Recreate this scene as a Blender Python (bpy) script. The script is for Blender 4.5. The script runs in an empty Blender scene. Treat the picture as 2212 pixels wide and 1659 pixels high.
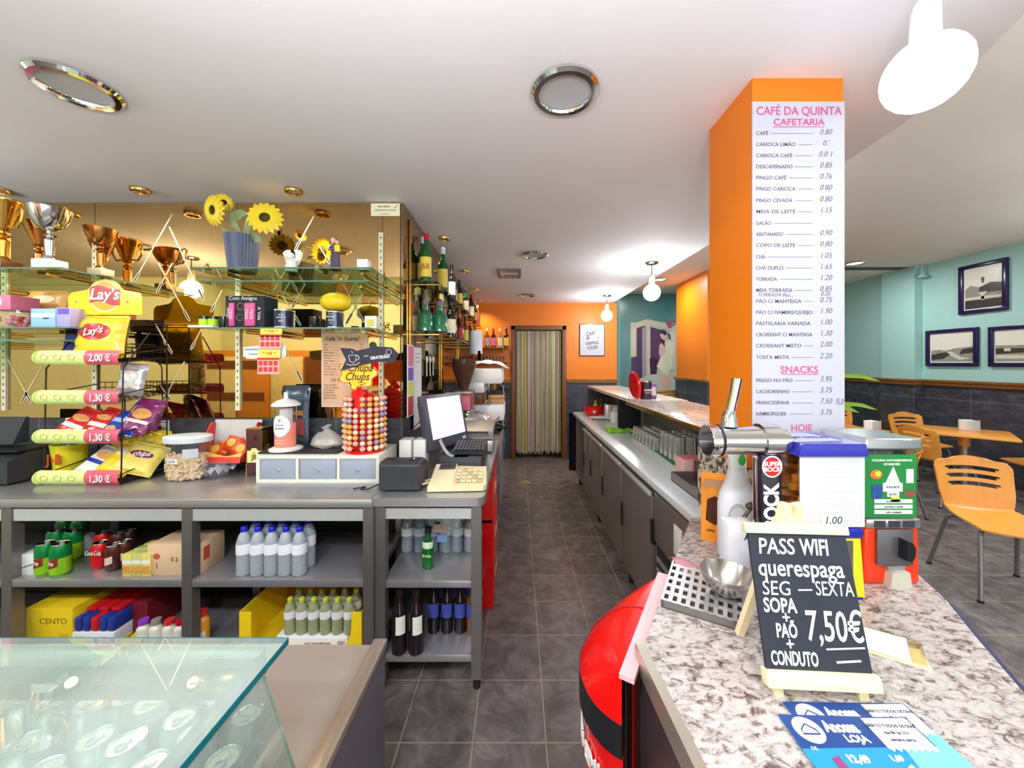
import bpy, bmesh, math, random
from mathutils import Vector as V, Matrix as M
PI = math.pi
R = random.Random(7)
SC = bpy.context.scene
C = SC.collection

# ---------- camera, world, exposure ----------
FPX, CX, CY, EYE = 800.0, 1118.0, 786.0, 1.53      # 2212 x 1659 frame
cd = bpy.data.cameras.new('camera'); cam = bpy.data.objects.new('camera', cd); C.objects.link(cam)
cam.location = (0, 0, EYE); cam.rotation_euler = (PI/2, 0, 0)
cd.sensor_fit = 'HORIZONTAL'; cd.sensor_width = 36; cd.lens = FPX/2212*36
cd.shift_x = -(CX-1106)/2212; cd.shift_y = -(829.5-CY)/2212; cd.clip_start = .02
SC.camera = cam
w = bpy.data.worlds.new('world'); SC.world = w; w.use_nodes = True
w.node_tree.nodes['Background'].inputs[0].default_value = (.85, .9, 1, 1)
w.node_tree.nodes['Background'].inputs[1].default_value = .35
vs = SC.view_settings; vs.view_transform = 'Standard'; vs.look = 'None'; vs.gamma = 1; vs.use_curve_mapping = False
vs.exposure = 1.17
cy = SC.cycles
cy.use_denoising = True; cy.max_bounces = 10; cy.diffuse_bounces = 5; cy.glossy_bounces = 5; cy.transmission_bounces = 8
cy.transparent_max_bounces = 16; cy.caustics_reflective = False; cy.caustics_refractive = False; cy.sample_clamp_indirect = 4
GLOBE_A, GLOBE_FILL, GLOBE_C, GLOBE_D = 2.2, 42.0, 38.0, 50.0   # pendant globe emission: by the pillar, added unseen fill globes, over the far bar, over the crisp rack
LIT = 14.0            # lit ceiling lamp discs
def lamp(kind, loc, power, size=.1, col=(1, 1, 1), rot=(0, 0, 0), **k):
    d = bpy.data.lights.new('light', kind); d.energy = power; d.color = col
    if kind == 'AREA':
        d.size = size; d.shape = k.get('shape', 'DISK')
        if 'size_y' in k: d.size_y = k['size_y']
        if 'spread' in k: d.spread = k['spread']
    else: d.shadow_soft_size = size
    if kind == 'SPOT': d.spot_size = k.get('cone', 2.0); d.spot_blend = .8
    o = bpy.data.objects.new('light', d); C.objects.link(o); o.location = loc; o.rotation_euler = rot
    return o
# added fill panel behind the camera, unseen; the wall there is closed
REAR_FILL, DL, SPOT = 52, 13, 14
lamp('AREA', (2.15, -3.85, 1.5), REAR_FILL, 7.8, (.88, .94, 1), (PI/2, 0, 0), shape='RECTANGLE', size_y=2.7)

# ---------- materials ----------
def lin(c):
    if isinstance(c, str): c = [int(c[i:i+2], 16) for i in (0, 2, 4)]
    return tuple((x/255/12.92 if x/255 <= .04045 else ((x/255+.055)/1.055)**2.4) for x in c)
MATS = {}
def mat(name, c, rough=.5, metal=0, var=.08, sc=18, bump=0, spec=.5, trans=0, alpha=1, emit=0, coat=0, stretch=None, ior=1.45):
    if name in MATS: return MATS[name]
    m = bpy.data.materials.new(name); m.use_nodes = True; nt = m.node_tree; N = nt.nodes; L = nt.links
    b = N['Principled BSDF']; c = lin(c)
    tc = N.new('ShaderNodeTexCoord'); nz = N.new('ShaderNodeTexNoise'); nz.inputs['Scale'].default_value = sc; nz.inputs['Detail'].default_value = 4
    if stretch:
        mp = N.new('ShaderNodeMapping'); mp.inputs['Scale'].default_value = stretch; L.new(tc.outputs['Object'], mp.inputs[0]); L.new(mp.outputs[0], nz.inputs[0])
    else: L.new(tc.outputs['Object'], nz.inputs[0])
    mx = N.new('ShaderNodeMix'); mx.data_type = 'RGBA'
    mx.inputs[6].default_value = (*[x*(1-var) for x in c], 1); mx.inputs[7].default_value = (*[min(1, x*(1+var)) for x in c], 1)
    L.new(nz.outputs[0], mx.inputs[0]); L.new(mx.outputs[2], b.inputs['Base Color'])
    b.inputs['Roughness'].default_value = rough; b.inputs['Metallic'].default_value = metal
    b.inputs['Specular IOR Level'].default_value = spec; b.inputs['Transmission Weight'].default_value = trans
    b.inputs['Alpha'].default_value = alpha; b.inputs['IOR'].default_value = ior; b.inputs['Coat Weight'].default_value = coat
    if emit: b.inputs['Emission Color'].default_value = (*c, 1); b.inputs['Emission Strength'].default_value = emit
    if bump:
        bp = N.new('ShaderNodeBump'); bp.inputs['Strength'].default_value = bump; bp.inputs['Distance'].default_value = .01
        L.new(nz.outputs[0], bp.inputs['Height']); L.new(bp.outputs[0], b.inputs['Normal'])
    MATS[name] = m; return m
def pane(name, tint, gloss=.5, rough=.01, haze=0):
    """thin clear sheet: tinted see-through plus a fresnel reflection"""
    if name in MATS: return MATS[name]
    m = bpy.data.materials.new(name); m.use_nodes = True; nt = m.node_tree; N = nt.nodes; L = nt.links
    N.remove(N['Principled BSDF']); out = N['Material Output']
    t = N.new('ShaderNodeBsdfTransparent'); t.inputs[0].default_value = (*lin(tint), 1)
    g = N.new('ShaderNodeBsdfGlossy'); g.inputs['Roughness'].default_value = rough
    f = N.new('ShaderNodeFresnel'); f.inputs[0].default_value = 1.5
    mu = N.new('ShaderNodeMath'); mu.operation = 'MULTIPLY'; mu.inputs[1].default_value = gloss*2
    ge = N.new('ShaderNodeNewGeometry'); iv = N.new('ShaderNodeMath'); iv.operation = 'SUBTRACT'; iv.inputs[0].default_value = 1; L.new(ge.outputs['Backfacing'], iv.inputs[1])
    m2 = N.new('ShaderNodeMath'); m2.operation = 'MULTIPLY'; L.new(mu.outputs[0], m2.inputs[0]); L.new(iv.outputs[0], m2.inputs[1])
    s = N.new('ShaderNodeMixShader'); L.new(f.outputs[0], mu.inputs[0]); L.new(m2.outputs[0], s.inputs[0])
    nz = N.new('ShaderNodeTexNoise'); nz.inputs['Scale'].default_value = 3; tc = N.new('ShaderNodeTexCoord'); L.new(tc.outputs['Object'], nz.inputs[0])
    hz = N.new('ShaderNodeMath'); hz.operation = 'MULTIPLY'; hz.inputs[1].default_value = haze*2; L.new(nz.outputs[0], hz.inputs[0])       # milky veil; on the vitrine it paints in the reflected bright ceiling
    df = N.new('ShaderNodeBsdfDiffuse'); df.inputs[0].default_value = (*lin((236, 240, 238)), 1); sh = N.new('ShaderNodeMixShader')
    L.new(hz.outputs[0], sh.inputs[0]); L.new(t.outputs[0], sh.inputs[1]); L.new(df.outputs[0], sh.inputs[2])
    L.new(sh.outputs[0], s.inputs[1]); L.new(g.outputs[0], s.inputs[2]); L.new(s.outputs[0], out.inputs[0])
    MATS[name] = m; return m
def ramp_mat(name, cols, rough, sc, detail=6, dist=0, stretch=None, metal=0, bump=0, tile=None, grout=None, coord='Object', nrough=.6, spec=.5):
    """noise through a colour ramp, optionally cut by a tile grid (sx, sy, sz, ox, oy, oz, width)"""
    if name in MATS: return MATS[name]
    m = bpy.data.materials.new(name); m.use_nodes = True; nt = m.node_tree; N = nt.nodes; L = nt.links
    b = N['Principled BSDF']; tc = N.new('ShaderNodeTexCoord'); src = tc.outputs[coord]
    mp = N.new('ShaderNodeMapping'); mp.inputs['Scale'].default_value = stretch or (1, 1, 1); L.new(src, mp.inputs[0])
    nz = N.new('ShaderNodeTexNoise'); nz.inputs['Scale'].default_value = sc; nz.inputs['Detail'].default_value = detail
    nz.inputs['Roughness'].default_value = nrough; nz.inputs['Distortion'].default_value = dist; L.new(mp.outputs[0], nz.inputs[0])
    r = N.new('ShaderNodeValToRGB'); L.new(nz.outputs[0], r.inputs[0])
    e = r.color_ramp.elements
    while len(e) < len(cols): e.new(.5)
    for el, (p, c) in zip(e, cols): el.position = p; el.color = (*lin(c), 1)
    col = r.outputs[0]
    if tile:
        sp = N.new('ShaderNodeSeparateXYZ'); L.new(src, sp.inputs[0]); acc = None
        for ax in range(3):
            if not tile[ax]: continue
            a = N.new('ShaderNodeMath'); a.operation = 'ADD'; a.inputs[1].default_value = -tile[3+ax]+tile[6]/2; L.new(sp.outputs[ax], a.inputs[0])
            d = N.new('ShaderNodeMath'); d.operation = 'FLOORED_MODULO'; d.inputs[1].default_value = tile[ax]; L.new(a.outputs[0], d.inputs[0])
            g = N.new('ShaderNodeMath'); g.operation = 'LESS_THAN'; g.inputs[1].default_value = tile[6]; L.new(d.outputs[0], g.inputs[0])
            if acc is None: acc = g.outputs[0]
            else:
                q = N.new('ShaderNodeMath'); q.operation = 'MAXIMUM'; L.new(acc, q.inputs[0]); L.new(g.outputs[0], q.inputs[1]); acc = q.outputs[0]
        mx = N.new('ShaderNodeMix'); mx.data_type = 'RGBA'; L.new(acc, mx.inputs[0]); L.new(col, mx.inputs[6]); mx.inputs[7].default_value = (*lin(grout), 1); col = mx.outputs[2]
    L.new(col, b.inputs['Base Color']); b.inputs['Roughness'].default_value = rough; b.inputs['Metallic'].default_value = metal
    b.inputs['Specular IOR Level'].default_value = spec
    if bump:
        bp = N.new('ShaderNodeBump'); bp.inputs['Strength'].default_value = bump; bp.inputs['Distance'].default_value = .01
        L.new(nz.outputs[0], bp.inputs['Height']); L.new(bp.outputs[0], b.inputs['Normal'])
    MATS[name] = m; return m

steel = mat('brushed_steel', (176, 174, 177), .3, .65, .08, 40, stretch=(1, 12, 12))
steel_d = mat('dark_steel', (136, 131, 131), .4, .7, .1, 40, stretch=(1, 1, 14))
steel_l = mat('satin_steel', (226, 228, 231), .3, .55, .06, 30)
chrome = mat('chrome', (225, 225, 228), .06, 1, .02)
brass = mat('brass', (196, 158, 84), .22, 1, .1)
gold = mat('gold', (222, 170, 78), .16, 1, .1)
white = mat('white_plastic', (232, 230, 228), .35)
paper = mat('white_paper', (236, 235, 238), .7, 0, .03)
black = mat('black_plastic', (28, 28, 32), .4)
dgrey = mat('dark_grey_plastic', (52, 54, 60), .45)
ink = mat('dark_ink', (70, 66, 84), .7)
red = mat('red_plastic', (226, 16, 14), .25, coat=.3)
wood = mat('dark_wood', (122, 72, 38), .4, 0, .25, 14, stretch=(1, 1, .15))
oak = mat('golden_wood', (220, 148, 62), .3, 0, .12, 9, stretch=(3, .6, .6))
pine = mat('pale_wood', (238, 218, 178), .55, 0, .08, 16, stretch=(1, 6, 6))
orange = mat('orange_paint', (234, 124, 10), .42, 0, .03, 3)
mint = mat('aqua_paint', (158, 197, 190), .6, 0, .03, 3)
teal = mat('teal_paint', (82, 134, 132), .25, 0, .04, 3)
offwhite = mat('ceiling_paint', (246, 241, 240), .75, 0, .025, 2)
glass = pane('clear_glass', (240, 246, 243), .5)
glass_g = pane('green_edge_glass', (206, 228, 214), .6)
jar_pl = pane('clear_plastic', (242, 242, 246), .6, .05, .05)
granite = ramp_mat('granite', [(.3, (52, 43, 43)), (.4, (112, 97, 93)), (.49, (176, 166, 161)), (.62, (198, 191, 188)), (.78, (128, 115, 109))], .16, 40, 9, .7, (1, 1.6, 1), nrough=.7)
zebra = ramp_mat('zebra_granite', [(.38, (66, 58, 52)), (.46, (120, 108, 96)), (.54, (206, 196, 178)), (.75, (220, 212, 198))], .25, 40, 6, 1.8, (1, .5, .45))
slate = ramp_mat('slate_tiles', [(.25, (44, 44, 50)), (.55, (72, 72, 80)), (.8, (102, 102, 112))], .45, 7, 9, .6, (1, 1, 2.2), bump=.25, tile=(.6, 0, .305, -2.9, 0, 0, .005), grout=(118, 116, 118))
floor_m = ramp_mat('floor_tiles', [(.25, (66, 61, 62)), (.5, (100, 93, 93)), (.8, (136, 129, 129))], .3, 9, 10, .8, bump=.12, tile=(.296, .296, 0, .115, 1.496, 0, .005), grout=(150, 138, 122))

# ---------- mesh builder ----------
def P(x, y, Y): return V(((x-CX)/FPX*Y, Y, EYE-(y-CY)/FPX*Y))     # frame pixel at distance Y -> point in the room
def PX(x, Y): return (x-CX)/FPX*Y
def PZ(y, Y): return EYE-(y-CY)/FPX*Y
class B:
    def __init__(s): s.bm = bmesh.new(); s.mx = M.Identity(4); s.mi = 0
    def add(s, vs_, fs, mi=None, tr=True):
        vv = [s.bm.verts.new(s.mx @ V(v) if tr else V(v)) for v in vs_]
        for f in fs:
            try: fc = s.bm.faces.new([vv[i] for i in f])
            except ValueError: continue
            fc.material_index = s.mi if mi is None else mi; fc.smooth = True
        return vv
    def box(s, x0, x1, y0, y1, z0, z1, bev=0, mi=None, seg=2):
        vv = s.add([(x, y, z) for z in (z0, z1) for y in (y0, y1) for x in (x0, x1)],
                   [(0, 2, 3, 1), (4, 5, 7, 6), (0, 1, 5, 4), (2, 6, 7, 3), (0, 4, 6, 2), (1, 3, 7, 5)], mi)
        if bev:
            ed = {e for v in vv for e in v.link_edges}
            r = bmesh.ops.bevel(s.bm, geom=list(ed), offset=bev, segments=seg, affect='EDGES', profile=.5)
            for f in r['faces']: f.material_index = s.mi if mi is None else mi; f.smooth = True
        return s
    def lathe(s, prof, c=(0, 0, 0), n=20, mi=None, a0=0, a1=2*PI, ax='z'):
        full = abs(a1-a0-2*PI) < 1e-6; m = n if full else n+1; vs_ = []; fs = []
        for (r, z) in prof:
            for k in range(m):
                a = a0+(a1-a0)*k/n; p = (r*math.cos(a), r*math.sin(a), z)
                if ax == 'x': p = (p[2], p[0], p[1])
                elif ax == 'y': p = (p[0], p[2], -p[1])
                vs_.append((c[0]+p[0], c[1]+p[1], c[2]+p[2]))
        for i in range(len(prof)-1):
            for k in range(n):
                k2 = (k+1) % m; fs.append((i*m+k, i*m+k2, (i+1)*m+k2, (i+1)*m+k))
        vv = s.add(vs_, fs, mi)
        bmesh.ops.remove_doubles(s.bm, verts=vv, dist=1e-5)
        return s
    def cyl(s, c, r, h, n=20, mi=None, ax='z', r2=None):
        r2 = r if r2 is None else r2
        return s.lathe([(0, 0), (r, 0), (r2, h), (0, h)], c, n, mi, ax=ax)
    def tube(s, pts, r, n=8, mi=None, closed=False, flat=1.0):
        pts = [V(p) for p in pts]; N = len(pts); vs_ = []; fs = []; up = V((0, 0, 1)); prev = None
        for i, p in enumerate(pts):
            a = pts[(i-1) % N] if (closed or i) else p; b = pts[(i+1) % N] if (closed or i < N-1) else p
            t = (b-a).normalized()
            u = prev-t*prev.dot(t) if prev is not None else (up if abs(t.z) < .9 else V((1, 0, 0))).cross(t)
            if u.length < 1e-6: u = V((1, 0, 0)).cross(t)
            u.normalize(); prev = u; v = t.cross(u); rr = r[i] if isinstance(r, (list, tuple)) else r
            for k in range(n):
                q = 2*PI*k/n+PI/n; vs_.append(p+u*(rr*math.cos(q))+v*(rr*flat*math.sin(q)))
        for i in range(N if closed else N-1):
            for k in range(n):
                i2 = (i+1) % N; fs.append((i*n+k, i*n+(k+1) % n, i2*n+(k+1) % n, i2*n+k))
        if not closed: fs += [tuple(range(n))[::-1], tuple((N-1)*n+k for k in range(n))]
        s.add(vs_, fs, mi); return s
    def prism(s, poly, d0, d1, pl='xz', mi=None):
        def q(a, b, d): return (a, b, d) if pl == 'xy' else (a, d, b) if pl == 'xz' else (d, a, b)
        n = len(poly); vs_ = [q(a, b, d0) for a, b in poly]+[q(a, b, d1) for a, b in poly]
        fs = [tuple(range(n)), tuple(range(2*n-1, n-1, -1))]+[(i, n+i, n+(i+1) % n, (i+1) % n) for i in range(n)]
        vv = s.add(vs_, fs, mi)
        bmesh.ops.recalc_face_normals(s.bm, faces=list({f for v in vv for f in v.link_faces})); return s
    def sph(s, c, r, sc=(1, 1, 1), n=16, mi=None):
        prof = [(math.sin(PI*i/(n//2)), -math.cos(PI*i/(n//2))) for i in range(n//2+1)]
        return s.lathe2([(a*r*sc[0], a*r*sc[1], b*r*sc[2]) for a, b in prof], c, n, mi)
    def lathe2(s, prof, c, n=16, mi=None):      # elliptic rings (rx, ry, z)
        vs_ = []; fs = []
        for (rx, ry, z) in prof:
            for k in range(n): a = 2*PI*k/n; vs_.append((c[0]+rx*math.cos(a), c[1]+ry*math.sin(a), c[2]+z))
        for i in range(len(prof)-1):
            for k in range(n): fs.append((i*n+k, i*n+(k+1) % n, (i+1)*n+(k+1) % n, (i+1)*n+k))
        vv = s.add(vs_, fs, mi); bmesh.ops.remove_doubles(s.bm, verts=vv, dist=1e-5); return s
    def surf(s, f, nu, nv, mi=None):
        s.add([f(i/nu, j/nv) for j in range(nv+1) for i in range(nu+1)],
              [(j*(nu+1)+i, j*(nu+1)+i+1, (j+1)*(nu+1)+i+1, (j+1)*(nu+1)+i) for j in range(nv) for i in range(nu)], mi); return s
    def quad(s, a, b, c, d, mi=None): s.add([a, b, c, d], [(0, 1, 2, 3)], mi); return s
    def text(s, t, size, at, mi=None, align='CENTER', rot=None, shear=0, bold=0, sx=1.0, space=1.0, th=.0004, fit=None):
        """lettering standing upright and facing -Y unless rot (a 4x4) says otherwise"""
        cu = bpy.data.curves.new('t', 'FONT'); cu.body = t; cu.size = size; cu.align_x = align; cu.align_y = 'CENTER'; cu.shear = shear
        cu.extrude = th; cu.offset = bold; cu.space_character = space; cu.resolution_u = 3
        o = bpy.data.objects.new('t', cu); me = bpy.data.meshes.new_from_object(o)
        if fit and me.vertices: xs_ = [v.co.x for v in me.vertices]; sx = fit/max(1e-6, max(xs_)-min(xs_))
        mm = s.mx @ M.Translation(V(at)) @ (rot if rot is not None else M.Rotation(PI/2, 4, 'X')) @ M.Diagonal((sx, 1, 1, 1))
        s.add([mm @ v.co for v in me.vertices], [tuple(p.vertices) for p in me.polygons], mi, tr=False)
        bpy.data.objects.remove(o); bpy.data.curves.remove(cu); bpy.data.meshes.remove(me); return s
    def obj(s, name, mats, parent=None, loc=None, rz=0, ang=38):
        me = bpy.data.meshes.new(name); s.bm.to_mesh(me); s.bm.free()
        for m in (mats if isinstance(mats, (list, tuple)) else [mats]): me.materials.append(m)
        me.set_sharp_from_angle(angle=math.radians(ang))
        o = bpy.data.objects.new(name, me); C.objects.link(o)
        if parent is not None: o.parent = parent
        if loc is not None: o.location = loc
        if rz: o.rotation_euler = (0, 0, rz)
        return o
def tag(o, label, cat, group=None):
    o['label'] = label; o['category'] = cat
    if group: o['group'] = group
    return o
def thing(name, label, cat, loc, rz=0, group=None):
    o = bpy.data.objects.new(name, None); C.objects.link(o); o.location = loc; o.rotation_euler = (0, 0, rz); o.empty_display_size = .05
    return tag(o, label, cat, group)
def struct(o): o['kind'] = 'structure'; return o
def stuff(o): o['kind'] = 'stuff'; return o
def dup(root, loc, label=None, rz=None, group=None, scale=None):
    r = root.copy(); C.objects.link(r); r.location = loc
    if rz is not None: r.rotation_euler = (0, 0, rz)
    if label: r['label'] = label
    if group: r['group'] = group
    if scale: r.scale = (scale,)*3
    for ch in list(root.children):
        c = ch.copy(); C.objects.link(c); c.parent = r
        for g in list(ch.children): d = g.copy(); C.objects.link(d); d.parent = c
    return r
def Bx(*a, **k): return B().box(*a, **k)

# ---------- the room ----------
ZC, ZH = 2.508, 3.0            # dropped ceiling over the bar, raised ceiling over the tables
YB, YM, XM = 5.97, 2.242, -.706  # back wall, mirror wall, aisle side of the mirror block
struct(Bx(-5, 7, -4, 9, -.1, 0).obj('floor', floor_m))
edge = [(-5, .3), (-.5, .31), (.2, .36), (.8, .5), (1.15, .72), (1.3, .87), (1.417, 1.036), (1.52, 1.28), (1.572, 1.5), (1.585, 1.75), (1.53, 6.0)]
struct(B().prism(edge+[(-5, 6.0)], ZC, ZH+.02, 'xy').obj('ceiling', offwhite))
struct(Bx(-5, 6.2, -4, 9, ZH, ZH+.1).obj('ceiling_right', mat('raised_ceiling_paint', (240, 230, 218), .75, 0, .02, 2)))
# left block carrying the mirrors
struct(Bx(-5, XM, YM+.012, 6.1, 0, ZC).obj('wall_left', mat('wall_plaster', (150, 140, 128), .7)))
struct(Bx(-5, XM, YM+.002, YM+.012, 0, 1.203).obj('trim_1', slate))
struct(Bx(XM, XM+.01, YM+.002, YB, 0, 1.203).obj('trim_2', ramp_mat('slate_tiles_side', [(.25, (44, 44, 50)), (.55, (72, 72, 80)), (.8, (96, 96, 104))], .5, 7, 9, .6, (1, 1, 2), tile=(0, .6, .305, 0, .1, 0, .005), grout=(118, 116, 118))))
# back wall with the doorway
DX0, DX1, DZ = -.075, .755, 2.115
bw = B()
for a in ((XM, DX0, 1.25, ZC), (DX1, 1.6, 1.25, ZC), (DX0, DX1, DZ, ZC)): bw.box(a[0], a[1], YB, YB+.14, a[2], a[3])
struct(bw.obj('wall_back', orange))
bt = B()
for a in ((XM, DX0), (DX1, 1.6)): bt.box(a[0], a[1], YB-.006, YB+.14, 0, 1.25)
struct(bt.obj('trim_3', ramp_mat('slate_tiles_back', [(.25, (40, 40, 48)), (.55, (62, 62, 72)), (.8, (84, 84, 94))], .4, 7, 9, .6, (1, 1, 2), tile=(.3, 0, .305, .1, 0, 0, .005), grout=(98, 96, 100))))
rail_m = mat('varnished_rail', (158, 108, 44), .25, 0, .2, 12, stretch=(.2, .2, 4))
def rail(n, x0, x1, y0, y1, z, d):
    b = B(); b.box(x0, x1, y0, y1, z-.03, z+.03, .006); b.box(x0-d[0], x1+d[0], y0-d[1], y1+d[1], z+.008, z+.034, .006); struct(b.obj('trim_%d' % n, rail_m))
rail(4, DX1+.03, 1.62, YB-.035, YB, 1.255, (0, .012)); rail(5, XM+.01, DX0-.03, YB-.035, YB, 1.255, (0, .012))
df = B()
for a in ((DX0-.03, DX0+.04, 0, DZ+.03), (DX1-.04, DX1+.03, 0, DZ+.03)): df.box(a[0], a[1], YB-.03, YB+.15, a[2], a[3], .006)
df.box(DX0-.03, DX1+.03, YB-.03, YB+.15, DZ-.04, DZ+.03, .006)
struct(df.obj('door_1', wood))
struct(Bx(-.9, 1.7, 7.2, 7.3, 0, 2.6).obj('wall_corridor', mat('corridor_paint', (120, 110, 96), .8)))
struct(Bx(-.9, -.8, 6.1, 7.2, 0, 2.6).obj('wall_corridor_left', MATS['corridor_paint']))
struct(Bx(1.59, 1.69, 6.1, 7.3, 0, ZH).obj('wall_corridor_right', teal))
struct(Bx(-.9, 1.6, 6.1, 7.3, 2.6, 2.7).obj('ceiling_corridor', offwhite))
# right hand room
struct(Bx(1.69, 6.2, 7.77, 7.9, 0, ZH).obj('wall_mural', teal))
XR = 6.07
struct(Bx(XR, XR+.15, -4, 7.77, 0, ZH).obj('wall_right', mint))
struct(Bx(5.95, XR, 5.55, 6.056, 0, ZH).obj('wall_right_column', mint))
slr = ramp_mat('slate_tiles_right', [(.25, (40, 40, 46)), (.55, (66, 66, 74)), (.8, (96, 96, 104))], .35, 6, 9, .6, (1, 1, 2), tile=(0, .6, .42, 0, 5.55, .19, .006), grout=(112, 110, 112))
tb = B(); tb.box(XR-.012, XR, -4, 5.55, 0, 1.26); tb.box(5.938, XR, 5.538, 6.07, 0, 1.26); tb.box(XR-.012, XR, 6.07, 7.77, 0, 1.26)
struct(tb.obj('trim_6', slr))
rr = B()
for a in ((XR-.04, XR, -4, 5.55), (5.91, XR, 5.51, 6.09), (XR-.04, XR, 6.09, 7.77)):
    rr.box(a[0], a[1], a[2], a[3], 1.215, 1.29, .006); rr.box(a[0]-.014, a[1], a[2]-.01, a[3], 1.262, 1.3, .008)
struct(rr.obj('trim_7', mat('brown_rail', (128, 82, 40), .3, 0, .2, 12)))
# orange pillars
struct(Bx(.804, 1.114, 1.268, 1.552, 0, ZC).obj('pillar_front', orange))
struct(Bx(2.98, 3.5, 5.81, 6.95, 0, ZH).obj('pillar_rear', orange))
pr = B(); pr.box(2.965, 3.51, 5.795, 6.96, 0, 1.235); struct(pr.obj('trim_8', slr))
pr = B(); pr.box(2.94, 3.53, 5.77, 6.97, 1.235, 1.275, .006); pr.box(2.925, 3.54, 5.755, 6.97, 1.255, 1.29, .006); struct(pr.obj('trim_9', rail_m))
# granite cladding round the foot of the front pillar
pc = B(); pc.box(.788, .804, 1.252, 1.62, .885, 1.17); struct(pc.obj('trim_10', zebra))
# shop side behind the camera, seen only in the mirrors
struct(Bx(-5, 6.2, -4, -3.9, 0, ZH).obj('wall_front', mat('pale_green_paint', (214, 226, 196), .6, 0, .03, 3)))
struct(Bx(-5, -1.9, -3.9, -1.77, 0, ZH).obj('wall_front_left', MATS['pale_green_paint']))
struct(Bx(-5.1, -5, -4, 6.1, 0, ZH).obj('wall_far_left', MATS['pale_green_paint']))
# ---------- lamps ----------
globe_m = {k: mat('lit_globe_'+k, (243, 247, 255), .4, 0, 0, emit=e) for k, e in zip('abcd', (GLOBE_A, GLOBE_FILL, GLOBE_C, GLOBE_D))}
lit_m = mat('lit_disc', (255, 250, 240), .4, 0, 0, emit=LIT)
def pendant(x, y, ztop, label, g='a', zb=2.217):
    t = thing('pendant_lamp', label, 'lamp', (x, y, ztop), group='globe pendant lamps')
    d = ztop-zb
    b = B(); b.lathe([(0, 0), (.058, 0), (.062, -.008), (.05, -.02), (.012, -.026), (0, -.026)], n=24); b.obj('ceiling_rose', chrome, t)
    B().tube([(0, 0, -.02), (0, 0, -d+.17)], .005).obj('cord', mat('grey_cord', (120, 112, 140), .5), t)
    b = B(); b.lathe([(0, -d+.175), (.018, -d+.172), (.027, -d+.15), (.028, -d+.075), (.022, -d+.07), (0, -d+.07)], n=20); b.obj('lamp_holder', white, t)
    B().sph((0, 0, -d), .08, n=24).obj('globe', globe_m[g], t); return t
pendant(.966, .878, ZC, 'white globe pendant hanging in front of the price list pillar, nearest of the lamps')
pendant(1.294, 3.57, ZC, 'white globe pendant over the raised bar, in front of the mural', 'c')
pendant(1.276, 5.29, ZC, 'white globe pendant beside the framed lettering print on the orange wall', 'c')
pendant(-.85, .2, ZH, 'added fill globe pendant above the display case, out of view', 'b', 2.0)  # this and the next two: added globes lifting the bar ceiling and counters
pendant(-.2, .2, ZH, 'added fill globe pendant between the display case and the granite counter, out of view', 'b', 2.0)
pendant(.4, .2, ZH, 'added fill globe pendant above the leaflets on the granite counter, out of view', 'b', 2.0)
for x_, y_ in ((2.4, .8), (4.0, 1.75), (5.3, 2.7)): pendant(x_, y_, ZH, 'added fill globe pendant over the tables, out of view to the right', 'b', 2.45)  # added out of view to brighten the raised ceiling
pendant(-3.0, 1.07, ZC, 'white globe pendant seen reflected in the mirror above the crisp rack', 'd')
def downlight(x, y, z, r, label, lit=False, grp='large recessed ceiling lamps'):
    t = thing('recessed_lamp', label, 'lamp', (x, y, z), group=grp)
    b = B(); b.lathe([(r, -.001), (r, -.008), (r*.92, -.018), (r*.78, -.018), (r*.72, -.004), (r*.72, -.001)], n=36); b.obj('trim_ring', chrome if r > .06 else brass, t)
    b = B(); b.lathe([(0, -.003), (r*.6, -.003), (r*.73, -.006)], n=32); b.obj('diffuser', lit_m if lit else mat('frosted_disc', (200, 200, 200), .4), t)
    if lit: lamp('AREA', (x, y, z-.03), DL, r*1.6, (.93, .97, 1))
for a in ((-1.551, 1.302, 'above the crisp rack counter'), (.169, 1.324, 'in the ceiling in front of the orange pillar'), (.153, 3.315, 'above the middle of the aisle, before the air vent'), (.15, 5.25, 'near the orange back wall'), (-3.13, 1.43, 'seen in the mirror behind the diagonal lines')):
    downlight(a[0], a[1], ZC, .12, 'unlit chrome ringed round ceiling lamp '+a[2])
for a in ((-2.11, 2.07, 'above the mirror left of the sunflowers'), (-1.26, 2.08, 'above the mirror right of the sunflowers'), (-2.9, 2.07, 'at the very left edge above the trophies'), (-.566, 2.866, 'beside the first whisky bottles'), (-.55, 3.89, 'above the middle of the bottle shelves'), (-.547, 4.86, 'above the far bottles'), (-.578, 5.71, 'at the end of the bottle shelves')):
    downlight(a[0], a[1], ZC, .045, 'small brass ringed ceiling spot '+a[2], grp='small brass ceiling spots')
    lamp('SPOT', (a[0], a[1], ZC-.03), SPOT, .03, (1, .82, .58), cone=2.3)
downlight(2.47, 6.43, ZH, .127, 'lit white round ceiling lamp just past the middle pendant', True, 'lit ceiling lamps over the tables')
downlight(4.91, 5.39, ZH, .127, 'lit white round ceiling lamp right of the price list', True, 'lit ceiling lamps over the tables')
for x, y in ((2.47, 3.6), (4.9, 2.4), (2.6, .4), (4.9, -.6), (.2, -1.6), (-1.0, -.9), (-2.4, -.9), (-3.8, -.9)):
    downlight(x, y, ZH, .127, 'added fill lamp in the raised ceiling, out of view', True, 'lit ceiling lamps over the tables')  # unseen lamps added as fill for the room and left counters
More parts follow.
